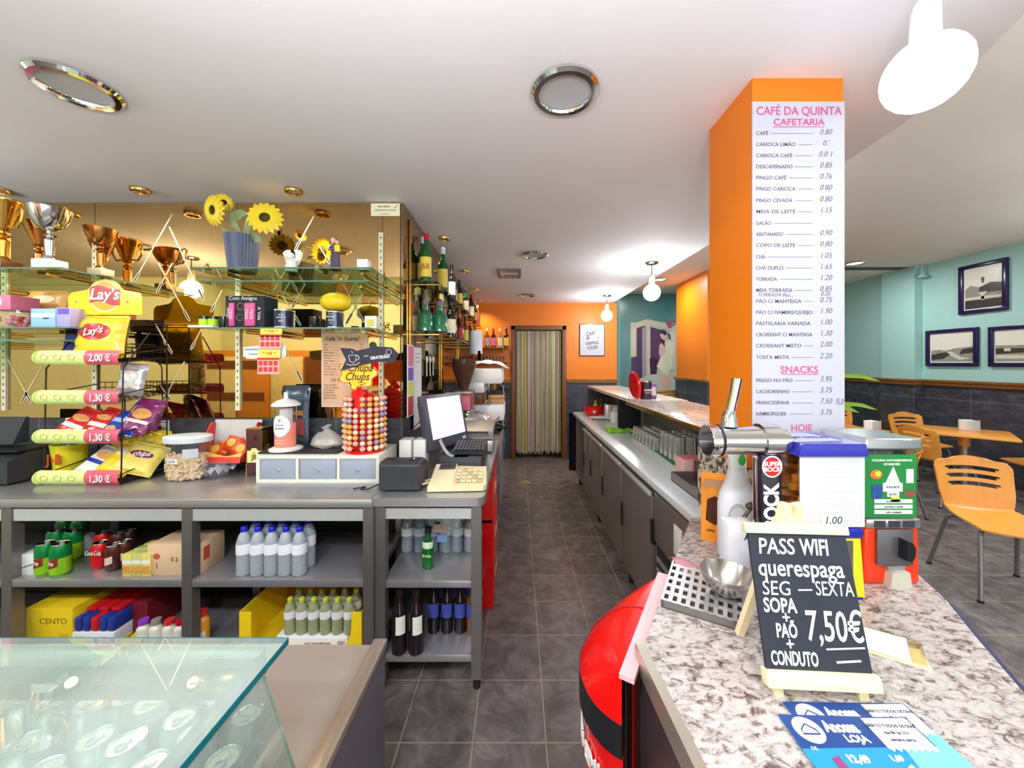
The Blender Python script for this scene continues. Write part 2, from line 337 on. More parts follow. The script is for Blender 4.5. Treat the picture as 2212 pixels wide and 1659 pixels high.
# vents
t = thing('ceiling_vent', 'small square metal air vent in the ceiling above the aisle', 'vent', (PX(1100, 3.99), 3.99, ZC))
b = B(); b.box(-.125, .125, -.2, -.17, -.012, 0); b.box(-.125, .125, .17, .2, -.012, 0); b.box(-.125, -.095, -.17, .17, -.012, 0); b.box(.095, .125, -.17, .17, -.012, 0); b.obj('frame', steel_d, t)
b = B()
for k in range(9): b.box(-.09+k*.0225-.006, -.09+k*.0225+.006, -.17, .17, -.01, -.002)
b.box(-.095, .095, -.01, .01, -.012, 0); b.obj('grille', steel_l, t)
Bx(-.095, .095, -.17, .17, -.0015, 0).obj('backing', black, t)
t = thing('ceiling_vent', 'long grey air slot in the raised ceiling against the aqua wall', 'vent', (5.45, 5.7, ZH))
Bx(-.5, .5, -.09, .09, -.006, 0).obj('frame', mat('vent_grey', (150, 142, 136), .6), t)
b = B()
for k in range(4): b.box(-.47, .47, -.07+k*.04-.006, -.07+k*.04+.012, -.009, -.004)
b.obj('slot', dgrey, t)

# ---------- steel work units on the left ----------
ZT = .906
def steel_unit(t, x0, x1, y0, y1, zt, shelves, posts, side_apron=True, foot=True, dx=.047):
    B().box(x0, x1, y0, y1, zt-.04, zt, .004).obj('worktop', steel, t)
    for i, (px, py) in enumerate(posts):
        l = Bx(px, px+dx, py, py+dx, .05, zt-.04).obj('leg', steel_d, t)
        if foot: B().cyl((px+dx/2, py+dx/2, 0), .017, .05, 12).obj('foot', black, l)
    for (z, a, b_) in shelves:
        Bx(a, b_, y0+.012, y1-.02, z-.036, z, .003).obj('shelf', steel, t)
    b = B(); xs = sorted({p[0] for p in posts})
    for a, c in zip(xs, xs[1:]):
        if c-a > .1: b.box(a+dx, c, y0+.015, y0+.04, zt-.105, zt-.05)
    b.obj('apron', steel_l, t)
Y0 = 1.704
t = thing('work_counter', 'long brushed steel back counter carrying the crisp rack and the drawers', 'counter', (0, 0, 0))
XL, XE = -3.6, PX(803, Y0)
steel_unit(t, XL, XE, Y0, YM-.01, ZT, [(.53, XL+.05, XE-.01), (.165, XL+.05, XE-.01)],
           [(PX(-3, Y0)-.002, Y0+.01), (PX(388, Y0), Y0+.01), (PX(782, Y0), Y0+.01), (XL+.01, Y0+.01), (PX(-3, Y0), YM-.07), (PX(388, Y0), YM-.07), (PX(782, Y0), YM-.07)])
Bx(XL, XE, YM-.02, YM-.012, .1, ZT-.04).obj('back_panel', mat('near_black', (30, 28, 34), .6), t)  # plain near-black sheet behind the shelves
Y1 = 1.7215
t = thing('work_counter', 'short steel counter carrying the till, with the green bottle on its shelf', 'counter', (0, 0, 0))
X0, X1 = PX(806, Y1), PX(1046, Y1)
b = B(); po = [(X0, Y1), (X1-.035, Y1), (X1-.018, Y1+.006), (X1-.006, Y1+.018), (X1, Y1+.04), (X1, 4.45), (X0, 4.45)]
b.prism(po, ZT-.04, ZT, 'xy'); b.obj('worktop', steel, t)
for px, py in ((PX(808, Y1), Y1+.012), (PX(1017, Y1), Y1+.012), (PX(808, Y1), 2.2), (PX(1017, Y1), 2.8)):
    l = Bx(px, px+.047, py, py+.047, .05, ZT-.04).obj('leg', steel_d, t); B().cyl((px+.0235, py+.0235, 0), .018, .05, 12).obj('foot', black, l)
for z in (.51, .161): Bx(PX(824, Y1), PX(1019, Y1), Y1+.02, 2.26, z-.034, z, .003).obj('shelf', steel, t)
Bx(PX(830, Y1), PX(1017, Y1), Y1+.02, Y1+.04, ZT-.105, ZT-.055).obj('apron', steel_l, t)
# cabinets further down the aisle under the same worktop
t = thing('under_counter_fridge', 'grey steel under-counter fridge at the far end of the aisle', 'fridge', (0, 0, 0))
Bx(-.66, -.19, 3.55, 4.4, .1, ZT-.042).obj('body', steel_d, t)
for y in (3.58, 4.0):
    d = Bx(-.19, -.165, y, y+.39, .12, ZT-.07, .004).obj('door', steel, t)
    B().tube([(-.16, y+.06, .78), (-.14, y+.06, .78), (-.14, y+.06, .6), (-.16, y+.06, .6)], .006).obj('handle', chrome, d)
for y in (3.58, 4.34):
    for x in (-.2, -.62): B().cyl((x, y, 0), .02, .1, 10).obj('foot', black, t)
t = thing('open_rack', 'dark open rack holding bagged goods between the crates and the fridge', 'rack', (0, 0, 0))
for x in (-.6, -.2):
    for y in (2.92, 3.47): Bx(x, x+.03, y, y+.03, 0, ZT-.042).obj('post', steel_d, t)
for z in (.12, .5): Bx(-.6, -.17, 2.92, 3.5, z-.02, z).obj('shelf', steel_d, t)
# ---------- steel counter on the right of the aisle ----------
t = thing('bar_work_counter', 'long steel bar counter with cupboard doors right of the aisle', 'counter', (0, 0, 0))
b = B(); b.box(.725, 1.22, 1.53, 4.86, .862, .9, .004); b.obj('worktop', mat('bar_worktop_steel', (226, 236, 242), .22, .3, .05, 30), t)
b = B(); b.box(.755, 1.2, 1.55, 4.14, .12, .861); b.box(.755, 1.2, 4.76, 4.8, .12, .861); b.box(.76, 1.2, 4.14, 4.76, .12, .14); b.box(1.18, 1.2, 4.14, 4.76, .14, .861); b.obj('cabinet_body', steel_d, t)
for y in (1.62, 2.6, 3.6, 4.7):
    for x in (.8, 1.15): B().cyl((x, y, 0), .02, .12, 10).obj('foot', black, t)
dm = mat('door_steel', (150, 144, 142), .36, .7, .06, 20)
edges = [2.03, 2.62, 3.22, 3.74, 4.12]
for a, c in zip(edges, edges[1:]):
    d = Bx(.735, .757, a+.008, c-.008, .15, .8, .003).obj('door', dm, t)
    Bx(.722, .742, a+.008, c-.008, .8, .825, .003).obj('handle_lip', steel_l, d)
    Bx(.727, .737, c-.03, c-.008, .4, .56).obj('hinge', black, d)
Bx(.738, .757, 1.57, 2.0, .58, .84, .002).obj('control_panel', dm, t)
p = Bx(.732, .739, 1.66, 1.74, .64, .78, .002).obj('plate', white, t); Bx(.732, .739, 1.575, 1.64, .66, .77, .002).obj('plate', mat('grey_plate', (206, 206, 206), .5), t)
b = B()
for k in range(5):
    b.box(.742, .757, 1.6, 1.98, .24+k*.06, .262+k*.06)
b.obj('louvre', steel, t)
Bx(.75, .756, 1.59, 1.99, .2, .55).obj('louvre_backing', black, t)
Bx(.73, .752, 2.01, 2.04, .55, .68).obj('latch', black, t)
# raised bar
t = thing('raised_bar', 'raised granite topped bar running from the orange pillar to the back wall', 'bar', (0, 0, 0))
b = B(); b.box(.86, 1.33, 1.56, 2.94, 1.205, 1.24, .006); b.box(.93, 1.36, 2.945, 4.95, 1.205, 1.24, .006); b.obj('bar_top', ramp_mat('bar_granite', [(.3, (120, 104, 92)), (.42, (190, 172, 158)), (.55, (232, 220, 210)), (.8, (205, 190, 178))], .15, 30, 7, 1.2, (1, 1.6, 1)), t)
Bx(1.22, 1.29, 1.56, 4.95, 0, 1.205).obj('backsplash', mat('backsplash_steel', (140, 138, 134), .4, .6), t)
Bx(.98, 1.2, 3.6, 3.63, .9, 1.205).obj('divider', black, t)
b = B(); b.box(.855, .868, 1.56, 2.94, 1.207, 1.235, .003); b.obj('edge_strip', brass, t)
Bx(.94, 1.29, 4.955, 4.985, .9, 1.2).obj('end_panel', slate, t)
# ---------- granite serving counter (foreground right) ----------
ZG = .89
t = thing('granite_counter', 'speckled granite serving counter with the chalkboard and leaflets on it', 'counter', (0, 0, 0))
top = [(.715, 1.53), (.50, 1.19), (.286, .84), (.296, .5), (.30, .30), (.62, .30), (.80, .44), (.90, .585), (.985, .72), (1.08, .877), (1.16, 1.0), (1.215, 1.12), (1.255, 1.3), (1.262, 1.55), (1.118, 1.55), (1.118, 1.26), (.785, 1.26), (.785, 1.53)]
B().prism(top, ZG-.035, ZG, 'xy').obj('counter_top', granite, t)
ins = [(.76, 1.525), (.55, 1.19), (.33, .84), (.34, .32), (.6, .34), (.77, .48), (.95, .75), (1.03, .877), (1.11, 1.02), (1.19, 1.2), (1.225, 1.525), (1.118, 1.525), (1.118, 1.26), (.785, 1.26), (.785, 1.525)]
B().prism(ins, 0, ZG-.036, 'xy').obj('counter_body', mat('counter_front', (56, 54, 62), .45), t)
st = B(); st.prism([(.268, .845), (.288, .84), (.31, .30), (.29, .30)], ZG-.045, ZG+.004, 'xy'); st.obj('edge_trim', mat('brushed_alu', (196, 190, 176), .35, .8), t)
Bx(.275, .285, .3, .83, .1, ZG-.05).obj('side_panel', mat('brown_black_panel', (62, 48, 54), .35), t)
b = B(); b.tube([(.905, .575, ZG-.018), (.99, .715, ZG-.018), (1.085, .872, ZG-.018), (1.165, .995, ZG-.018), (1.222, 1.12, ZG-.018), (1.265, 1.3, ZG-.018), (1.27, 1.55, ZG-.018)], .012, 6); b.obj('edge_band', mat('blue_black_band', (44, 42, 84), .4), t)
# ---------- mirrors on the left block ----------
ORD = ['first', 'second', 'third', 'fourth', 'fifth', 'sixth', 'seventh', 'eighth', 'ninth', 'tenth', 'eleventh', 'twelfth', 'thirteenth', 'fourteenth', 'fifteenth', 'sixteenth']
amber = ramp_mat('amber_mirror', [(.3, (214, 176, 118)), (.6, (222, 186, 128)), (.72, (208, 170, 112))], .02, 5, 5, metal=1)
bronze = ramp_mat('bronze_mirror', [(.3, (168, 138, 104)), (.7, (180, 150, 114))], .03, 5, 5, metal=1)
etch = mat('etched_line', (226, 206, 166), .55, 0, .1)
etch_b = mat('etched_spindle', (250, 240, 224), .4)
YF = YM-.004
lines = [(372, 463, 288, 612), (366, 490, 441, 650), (342, 568, 410, 694), (372, 569, 338, 633), (336, 700, 372, 765), (436, 709, 412, 756), (399, 781, 352, 866), (345, 830, 369, 866),
         (618, 756, 654, 826), (593, 580, 607, 604), (617, 585, 574, 656), (678, 467, 636, 543), (660, 612, 630, 667), (612, 641, 650, 704), (688, 528, 714, 572), (738, 608, 786, 697), (793, 619, 747, 701),
         (0, 744, 68, 871), (91, 791, 45, 871), (480, 627, 455, 675)]
xs = [-4.98, -2.553, -1.695, -.8155, -.708]
nm = ['amber mirror panel behind the crisp rack and the trophies', 'amber mirror panel behind the left sunflower, between two seams', 'wide amber mirror panel behind the paper menu and the two sunflower pots', 'narrow amber mirror strip at the corner of the aisle under the little sign']
for i in range(4):
    t = thing('mirror_panel', nm[i], 'mirror', ((xs[i]+xs[i+1])/2, YM, 1.205), group='amber mirror panels')
    w2 = (xs[i+1]-xs[i])/2-.0015; cx = (xs[i]+xs[i+1])/2
    Bx(-w2, w2, -.004, .01, 0, ZC-1.21).obj('glass', amber, t)
    b = B(); n = 0
    for (xa, ya, xb, yb) in lines:
        p, q = P(xa, ya, YF), P(xb, yb, YF)
        if not xs[i] < (p.x+q.x)/2 < xs[i+1]: continue
        n += 1; d = (q-p).normalized(); s_ = V((-d.z, 0, d.x)); o = V((cx, YM, 1.205))
        def st(a, c, wd, mi): b.add([v-o for v in (a-s_*wd, c-s_*wd, c+s_*wd, a+s_*wd, a-s_*wd-V((0, .0012, 0)), c-s_*wd-V((0, .0012, 0)), c+s_*wd-V((0, .0012, 0)), a+s_*wd-V((0, .0012, 0)))], [(4, 5, 6, 7), (0, 1, 5, 4), (2, 3, 7, 6)], mi)
        st(p, q, .0035, 0); L_ = (q-p).length; st(q-d*min(.075, L_*.35), q-d*.01, .0075, 1)
    if n: b.obj('etching', [etch, etch_b], t)
    else: b.bm.free()
t = thing('mirror_panel', 'bronze mirror along the aisle wall behind the spirit bottles', 'mirror', (XM, 4.1, 1.205), group='amber mirror panels')
for k in range(4): Bx(0, .012, -1.855+k*.93, -.93+k*.93, 0, ZC-1.21).obj('glass', bronze, t)
for k, x in enumerate((13, 208, 516, 824)):
    X = PX(x, YF)
    t = thing('shelf_rail', 'pale slotted upright fixed to the mirror, %s' % ['at the far left edge', 'behind the trophies', 'below the left sunflower', 'right of the saint figure'][k], 'shelf rail', (X, YF, 1.25), group='slotted shelf uprights')
    Bx(-.013, .013, -.012, 0, 0, 1.07).obj('strip', mat('ivory_strip', (226, 220, 190), .5), t)
    b = B()
    for j in range(26): b.box(-.003, .003, -.0125, -.011, .03+j*.04, .045+j*.04)
    b.obj('slots', dgrey, t)
def glass_shelf(name, label, x0, x1, y0, y1, z, brk, grp, extra=None):
    t = thing('glass_shelf', label, 'shelf', ((x0+x1)/2, y1, z), group=grp); ox, oy = (x0+x1)/2, y1
    Bx(x0-ox, x1-ox, y0-oy, 0, -.008, 0).obj('glass_plate', glass_g, t)
    e = B(); g = mat('glass_edge', (92, 128, 112), .12, 0, .1)
    e.box(x0-ox, x1-ox, y0-oy-.001, y0-oy, -.008, 0); e.box(x1-ox, x1-ox+.001, y0-oy, 0, -.008, 0); e.obj('ground_edge', g, t)
    for bx in brk: B().tube([(bx-ox, -.002, -.02), (bx-ox, y0-oy+.05, -.02)], .009, 8).obj('bracket', brass, t)
    return t
YS = 1.856; YW = YF-.014
for a in ((-4.4, -2.29, 1.856, 2.015, 'upper left glass shelf carrying the trophies', (-2.42, -3.3)), (-4.4, -2.29, 1.9, 1.72, 'lower left glass shelf carrying the pink and pale blue packets', (-2.42, -3.3)), (-4.4, -2.35, 1.9, 1.655, 'bare glass shelf just below the packets, behind the crisp rack', (-3.3,)),
          (-1.64, -.735, 1.856, 2.015, 'upper right glass shelf carrying the sunflower pot and figurines', (-1.5, -.8)), (-1.62, -.76, 1.885, 1.955, 'bare glass shelf close under the sunflower shelf', (-1.45, -.82)), (-1.62, -.77, 1.92, 1.72, 'lower right glass shelf carrying the tins and the yellow squash', (-1.45, -.82))):
    glass_shelf('', a[4], a[0], a[1], a[2], YW, a[3], a[5], 'glass shelves on the mirror')
for k, (a, c) in enumerate(((2.345, 3.29), (3.31, 4.25), (4.27, 5.3))):
    for z in (2.06, 1.742):
        w_ = ['nearest', 'middle', 'farthest'][k]
        t = thing('bottle_shelf', '%s glass bottle shelf on the aisle wall, %s section' % ('upper' if z > 2 else 'lower', w_), 'shelf', (XM+.014, a, z), group='glass bottle shelves')
        Bx(0, .186, 0, c-a, -.008, 0).obj('glass_plate', glass_g, t)
        for yy in (.02, c-a-.03):
            for dz in (-.025,): B().tube([(0, yy, dz), (.19, yy, dz)], .006, 8).obj('brass_bar', brass, t)
    for x in (.0, ):
        t = thing('shelf_rail', 'brass upright between the bottle shelves, %s section' % w_, 'shelf rail', (XM+.02, a+.02, 1.3), group='brass shelf uprights')
        B().tube([(0, 0, 0), (0, 0, 1.15)], .008, 8).obj('tube', brass, t)

# ---------- makers ----------
def bottle(x, y, z, r, h, body, cap, lab, label, grp, sh=.58, nr=.34, lz=(.14, .46), name='bottle', cat='bottle', txt=None, txc=None, square=False, la=1.1, ts=None):
    t = thing(name, label, cat, (x, y, z), group=grp)
    b = B(); s1 = sh*h; n = 4 if square else 18
    prof = [(0, .002), (r*.85, 0), (r, .012*h+.002), (r, s1), (r*.93, s1+.05*h), (r*.6, s1+.12*h), (r*nr, s1+.19*h), (r*nr, h*.955), (0, h*.955)]
    b.lathe(prof, n=n, a0=PI/4 if square else 0, a1=2*PI+(PI/4 if square else 0)); b.obj('glass_body', body, t, rz=0)
    b = B(); b.lathe([(0, h*.86), (r*nr*1.18, h*.86), (r*nr*1.18, h*.995), (r*nr*.9, h), (0, h)], n=14); b.obj('cap', cap, t)
    if lab:
        b = B(); z0, z1 = lz[0]*h, lz[1]*h
        if square: q = r*.72; b.box(-q*.85, q*.85, -q*1.03, -q, z0, z1)
        else: b.lathe([(r*1.012, z0), (r*1.012, z1)], n=16, a0=-PI/2-la, a1=-PI/2+la)
        mats = [lab]
        if txt: b.text(txt, ts or r*1.1, (0, -r*1.03 if not square else -r*.76, (z0+z1)/2), 1, sx=.8); mats.append(txc or ink)
        b.obj('label', mats, t)
    return t
def can(x, y, z, r, h, c1, c2, label, grp, c3=None, txt=None, rz=0):
    t = thing('drink_can', label, 'can', (x, y, z), rz, group=grp)
    b = B(); b.lathe([(0, .004), (r*.72, 0), (r*.8, .006), (r, .014), (r, h*.58)], n=22); b.lathe([(r, h*.58), (r, h*.87), (r*.84, h*.965)], n=22, mi=1)
    b.obj('body', [c1, c2], t)
    b = B(); b.lathe([(r*.84, h*.965), (r*.86, h*.985), (r*.82, h), (r*.76, h*.975), (0, h*.972)], n=22); b.obj('lid', chrome, t)
    b = B(); b.lathe2([(r*.3, r*.18, h*.974), (r*.32, r*.2, h*.985), (0, 0, h*.985)], (0, r*.15, 0), 12); b.obj('pull_tab', steel_l, t)
    if c3:
        b = B(); b.surf(lambda u, v: ((r*1.015)*math.sin((u-.5)*1.3), -(r*1.015)*math.cos((u-.5)*1.3), h*(.3+.28*v)+(u-.5)*h*.1), 8, 2)
        mats = [c3]
        if txt: b.text(txt, r*.62, (0, -r*1.05, h*.45), 1, sx=.75, bold=.0006); mats.append(white)
        b.obj('badge', mats, t)
    return t
def carton(x, y, z, w, d, h, m, label, cat, grp=None, name='box', rz=0, txt=None, tm=None, ts=.02, parts=None, bev=.002):
    """box with its front edge centre at (x, y), base at z"""
    t = thing(name, label, cat, (x, y, z), rz, group=grp)
    Bx(-w/2, w/2, 0, d, 0, h, bev).obj('body', m, t)
    if txt:
        b = B()
        for (s_, dx, dz, k) in txt: b.text(s_, ts*k, (dx, -.0008, dz))
        b.obj('lettering', tm or ink, t)
    for (pn, a, pm) in (parts or []): Bx(*a).obj(pn, pm, t)
    return t
def pillow(w, h, d, seed=1, nu=10, nv=12):
    """filled packet standing upright, facing -Y, base centre at the origin"""
    r = random.Random(seed); ph = [r.uniform(0, 6) for _ in range(6)]
    def f(sg):
        def g(u, v):
            a, c = 2*u-1, 2*v-1
            bul = max(0, (1-a**4)*(1-c**6))**.6*d/2
            wr = .06*d*math.sin(9*a+ph[0]+3*c)*math.sin(7*c+ph[1])+.05*d*math.sin(15*c+ph[2])*(abs(a))
            ww = w/2*(1-.07*(1-c**2)); z = h*v+.012*h*math.sin(5*a+ph[3])*(abs(c)**4)
            return (a*ww, sg*(bul+wr*(1-abs(c)**8)*(1-abs(a)**8)), z)
        return g
    return f
def packet(x, y, z, w, h, d, m, label, grp, tilt=0, rz=0, seed=1, blob=None, txt=None, band=None, name='crisp_packet', cat='crisps', tm=None, roll=0):
    t = thing(name, label, cat, (x, y, z), rz, group=grp); t.rotation_euler = (tilt, roll, rz)
    f = pillow(w, h, d, seed); b = B(); b.surf(f(-1), 10, 12); b.surf(f(1), 10, 12)
    for zz in (0, h): b.box(-w*.46, w*.46, -.002, .002, zz-.006 if zz else -.002, zz+.008 if zz else .006)
    bmesh.ops.recalc_face_normals(b.bm, faces=b.bm.faces[:]); b.obj('wrapper', m, t)
    if blob:
        b = B(); g = f(-1); zc, rw, rh = blob[1], blob[2], blob[3]
        b.surf(lambda u, v: (lambda p: (p[0], p[1]-.0025, p[2]))(g(.5+rw*(u)*math.cos(2*PI*v), zc+rh*u*math.sin(2*PI*v))), 4, 18)
        mats = [blob[0]]
        if txt: b.text(txt, w*.2, (0, g(.5, zc)[1]-.006, h*zc), 1, shear=.25, bold=.0008, th=.001, rot=M.Rotation(PI/2, 4, 'X') @ M.Rotation(.18, 4, 'Z')); mats.append(tm or white)
        b.obj('logo', mats, t)
    if band:
        g = f(-1); b = B(); b.surf(lambda u, v: (lambda p: (p[0], p[1]-.002, p[2]))(g(.06+.88*u, band[1]+band[2]*v)), 8, 3); b.obj('print', band[0], t)
    return t
def glassware(name, prof, m, n=18):
    b = B(); b.lathe(prof, n=n); return b, m

# ---------- things on the upper left shelf ----------
ZS = 2.015
silver = mat('polished_silver', (216, 214, 216), .12, 1, .08)
agold = mat('antique_gold', (196, 132, 70), .2, 1, .2)
def trophy(x, y, s, cup, base_m, label, prof, handle=True, col=.0):
    t = thing('trophy', label, 'trophy', (x, y, ZS), group='trophies')
    Bx(-.05*s, .05*s, -.045*s, .045*s, 0, .05*s, .003).obj('plinth', base_m, t)
    B().lathe([(0, .05*s), (.034*s, .05*s), (.03*s, .06*s), (.018*s, .075*s), (.02*s, .1*s), (.024*s, .16*s), (.012*s, .175*s), (.03*s, .185*s), (.012*s, .2*s), (.014*s, .21*s)], n=20).obj('stem', cup, t)
    B().lathe([(r_*s, z_*s) for r_, z_ in prof], n=28).obj('bowl', cup, t)
    if handle:
        for sg in (-1, 1): B().tube([(sg*.03*s, 0, .235*s), (sg*.075*s, 0, .23*s), (sg*.1*s, 0, .27*s), (sg*.105*s, 0, .33*s), (sg*.088*s, 0, .345*s), (sg*.075*s, 0, .325*s)], .006*s, 8).obj('handle', gold, t)
    return t
pc_ = [(0, .21), (.02, .213), (.05, .235), (.075, .28), (.085, .325), (.088, .335), (.082, .332), (.07, .28), (.03, .235), (0, .23)]
pr_ = [(0, .21), (.02, .213)]+[(.022+.055*k/12+(.004 if k % 2 else 0), .215+.16*k/12) for k in range(13)]+[(.07, .37), (.02, .23), (0, .23)]
trophy(PX(6, 1.93), 1.93, .98, gold, wood, 'gold ribbed trophy cup with handles cut by the left edge', pr_)
trophy(PX(108, 1.9), 1.9, .92, silver, white, 'silver trophy cup on a white plinth, nearest on the shelf', pc_)
trophy(PX(84, 2.08), 2.08, .82, agold, wood, 'amber ribbed cone trophy half hidden behind the silver cup', pr_, False)
trophy(PX(218, 2.05), 2.05, .78, agold, pine, 'small bronze gold trophy cup standing right of the others', pc_, False)
# ---------- lower left shelf ----------
ZL = 1.72
pinkm = mat('pink_card', (232, 120, 150), .5, 0, .15); lblue = mat('pale_blue_card', (150, 196, 236), .5); purple = mat('purple_print', (120, 92, 190), .45, 0, .25)
t = thing('candy_jar', 'clear tub of red and pale sweets under the pink box', 'jar', (PX(40, 1.98), 1.98, ZL))
B().lathe([(0, 0), (.075, 0), (.082, .01), (.082, .08)], n=22).obj('tub', jar_pl, t)
b = B()
for k in range(26):
    a = R.uniform(0, 6.3); q = R.uniform(.0, .066); b.sph((q*math.cos(a), q*math.sin(a), R.uniform(.014, .06)), R.uniform(.01, .015), n=8, mi=k % 3)
b.obj('sweets', [mat('red_sweet', (216, 60, 50), .35), mat('peach_sweet', (240, 190, 160), .4), pinkm], t)
B().lathe([(0, .08), (.084, .08), (.084, .09), (0, .092)], n=22).obj('lid', jar_pl, t)
carton(PX(14, 1.96), 1.92, ZL+.092, .15, .12, .075, pinkm, 'pink sweet box with a white flower print, on top of the clear tub', 'box', txt=[('❀', 0, .04, 1)] if False else None, parts=[('flower_print', (-.02, .03, -.001, 0, .022, .055), white)])
t = carton(PX(93, 1.94), 1.94, ZL, .13, .1, .1, lblue, 'pale blue carton beside the clear tub on the lower left shelf', 'box', parts=[('band', (-.062, .062, -.001, 0, .055, .075), white), ('print', (.0, .03, -.001, 0, .045, .052), ink)])
carton(PX(137, 1.94), 1.94, ZL, .075, .08, .105, mat('lilac_card', (176, 166, 216), .5, 0, .15), 'lilac and purple packet right of the pale blue carton', 'packet', name='packet', parts=[('print', (-.03, .03, -.001, 0, .07, .1), purple)])
yel = mat('yellow_film', (244, 206, 44), .28, 0, .08, coat=.4); crust = mat('snack_print', (222, 158, 90), .5, 0, .3, 40)
packet(PX(95, 2.1), 2.12, ZL, .24, .22, .05, mat('orange_film', (226, 168, 92), .3, 0, .2, 10), 'orange tinted snack bag behind the pale blue carton', 'snack bags behind the packets', seed=3, blob=(mat('cream_print', (246, 232, 190), .5), .8, .3, .1))
packet(PX(20, 2.12), 2.14, ZL, .24, .19, .05, mat('gold_film', (226, 190, 120), .3, 0, .2, 10), 'gold snack bag behind the pink sweet box', 'snack bags behind the packets', seed=4)
packet(PX(160, 2.14), 2.14, ZL, .2, .2, .05, mat('rust_film', (196, 100, 60), .3, 0, .2, 10), 'rust coloured snack bag at the end of the lower left shelf', 'snack bags behind the packets', seed=5)

# ---------- upper right shelf ----------
pot_m = mat('blue_grey_pot', (86, 92, 118), .45, 0, .06)
leaf_m = mat('grey_green_leaf', (134, 150, 104), .5, 0, .15); petal_m = mat('yellow_petal', (252, 214, 40), .45, 0, .1); disc_m = mat('flower_disc', (92, 74, 20), .8, 0, .4, 90, bump=.6)
t = thing('potted_sunflower', 'artificial sunflowers in a ribbed blue grey pot on the upper right shelf', 'potted plant', (PX(524, 1.97), 1.97, ZS))
b = B(); n = 36
for k in range(1):
    vs_ = []; fs = []
    prof = [(.001, 0), (.062, 0), (.079, .175), (.082, .19), (.074, .19), (.07, .17), (.001, .165)]
    for (r_, z_) in prof:
        for j in range(n*2): a = PI*j/n; rr_ = r_*(1+(.022 if j % 2 else -.01)*(1 if r_ > .03 else 0)); vs_.append((rr_*math.cos(a), rr_*math.sin(a), z_))
    for i in range(len(prof)-1):
        for j in range(n*2): fs.append((i*n*2+j, i*n*2+(j+1) % (n*2), (i+1)*n*2+(j+1) % (n*2), (i+1)*n*2+j))
    b.add(vs_, fs)
b.obj('pot', pot_m, t, ang=25)
def leaf(b, pts, wd, mi=None):
    pts = [V(p) for p in pts]; n = len(pts)-1
    def f(u, v):
        i = min(int(v*n), n-1); p = pts[i].lerp(pts[i+1], v*n-i); d = (pts[i+1]-pts[i]).normalized(); s_ = d.cross(V((0, .9, .4))).normalized()
        w_ = wd*math.sin(PI*min(1, .06+v*.94))**.8; return p+s_*(u-.5)*w_+V((0, 0, -abs(u-.5)*w_*.3))
    b.surf(f, 4, 10, mi)
def flower(t, c, r, rx, rz):
    """flower head facing -Y then turned"""
    mx = M.Translation(V(c)) @ M.Rotation(rz, 4, 'Z') @ M.Rotation(rx, 4, 'X')
    b = B(); b.mx = mx
    for ring, (n_, ra, rb, yy) in enumerate(((17, .3, 1.0, 0), (15, .3, .86, -.006))):
        for k in range(n_):
            a = 2*PI*(k+.5*ring)/n_; ca, sa = math.cos(a), math.sin(a); wd = r*.17; q = []
            for s_ in (0, .45, .8, 1):
                rr_ = r*(ra+(rb-ra)*s_); w_ = wd*(.6, 1, .75, .08)[(0, .45, .8, 1).index(s_)]; yb = yy-.16*r*s_*(1-s_)*2+(.1*r*s_*s_)
                q += [(rr_*ca-w_*sa, yb, rr_*sa+w_*ca), (rr_*ca+w_*sa, yb, rr_*sa-w_*ca)]
            b.add(q, [(0, 1, 3, 2), (2, 3, 5, 4), (4, 5, 7, 6)])
    h = b.obj('flower_head', petal_m, t)
    b = B(); b.mx = mx; b.lathe([(0, .022), (r*.25, .02), (r*.38, .008), (r*.4, -.004)], n=20, ax='y', c=(0, -.003, 0)); b.obj('flower_disc', disc_m, h)
Lp = lambda x, y, Y: P(x, y, Y)-t.location
flower(t, Lp(460, 454, 1.95), .082, .15, -.35); flower(t, Lp(572, 470, 1.95), .088, -.1, .3); flower(t, Lp(484, 437, 2.0), .045, .2, .9); flower(t, Lp(553, 452, 2.03), .04, .2, -.9)
b = B()
for e in ((Lp(462, 455, 1.97), Lp(492, 480, 1.98)), (Lp(570, 472, 1.97), Lp(535, 468, 1.98)), (Lp(490, 440, 2.0), Lp(500, 475, 2.0)), (Lp(553, 452, 2.03), Lp(530, 480, 2.0))):
    b.tube([V((0, 0, .15)), V((0, 0, .2))*.6+V(e[1])*.4, e[1], e[0]+V((0, .012, 0))], .0042, 6)
b.obj('stem', leaf_m, t)
for pts, wd in (([(0, 0, .18), Lp(500, 470, 1.97), Lp(520, 457, 1.96), Lp(536, 461, 1.95)], .045), ([(0.02, 0, .18), Lp(545, 508, 1.92), Lp(556, 512, 1.9), Lp(560, 525, 1.9)], .05), ([(-.02, 0, .18), Lp(495, 500, 1.95), Lp(487, 497, 1.95), Lp(476, 490, 1.95)], .02), ([(0, 0, .17), Lp(533, 495, 1.95), Lp(540, 478, 1.95), Lp(548, 484, 1.95)], .03)):
    b = B(); leaf(b, pts, wd); b.obj('leaf', leaf_m, t)
def figure(x, y, z, h, robe, label, extra=None, name='figurine'):
    """small standing robed figure, one continuous lathe-like body"""
    t = thing(name, label, 'figurine', (x, y, z))
    b = B(); s_ = h
    b.lathe2([(0, 0, 0), (.17*s_, .13*s_, 0), (.165*s_, .12*s_, .05*s_), (.14*s_, .1*s_, .35*s_), (.135*s_, .09*s_, .55*s_), (.15*s_, .085*s_, .7*s_), (.13*s_, .075*s_, .8*s_), (.05*s_, .05*s_, .84*s_), (.05*s_, .05*s_, .86*s_), (0, 0, .86*s_)], (0, 0, 0), 18); b.obj('robe', robe, t)
    return t
t = figure(PX(724, 1.92), 1.92, ZS, .165, mat('plum_robe', (84, 70, 92), .5), 'saint figurine in a dark robe holding a child in yellow, upper right shelf')
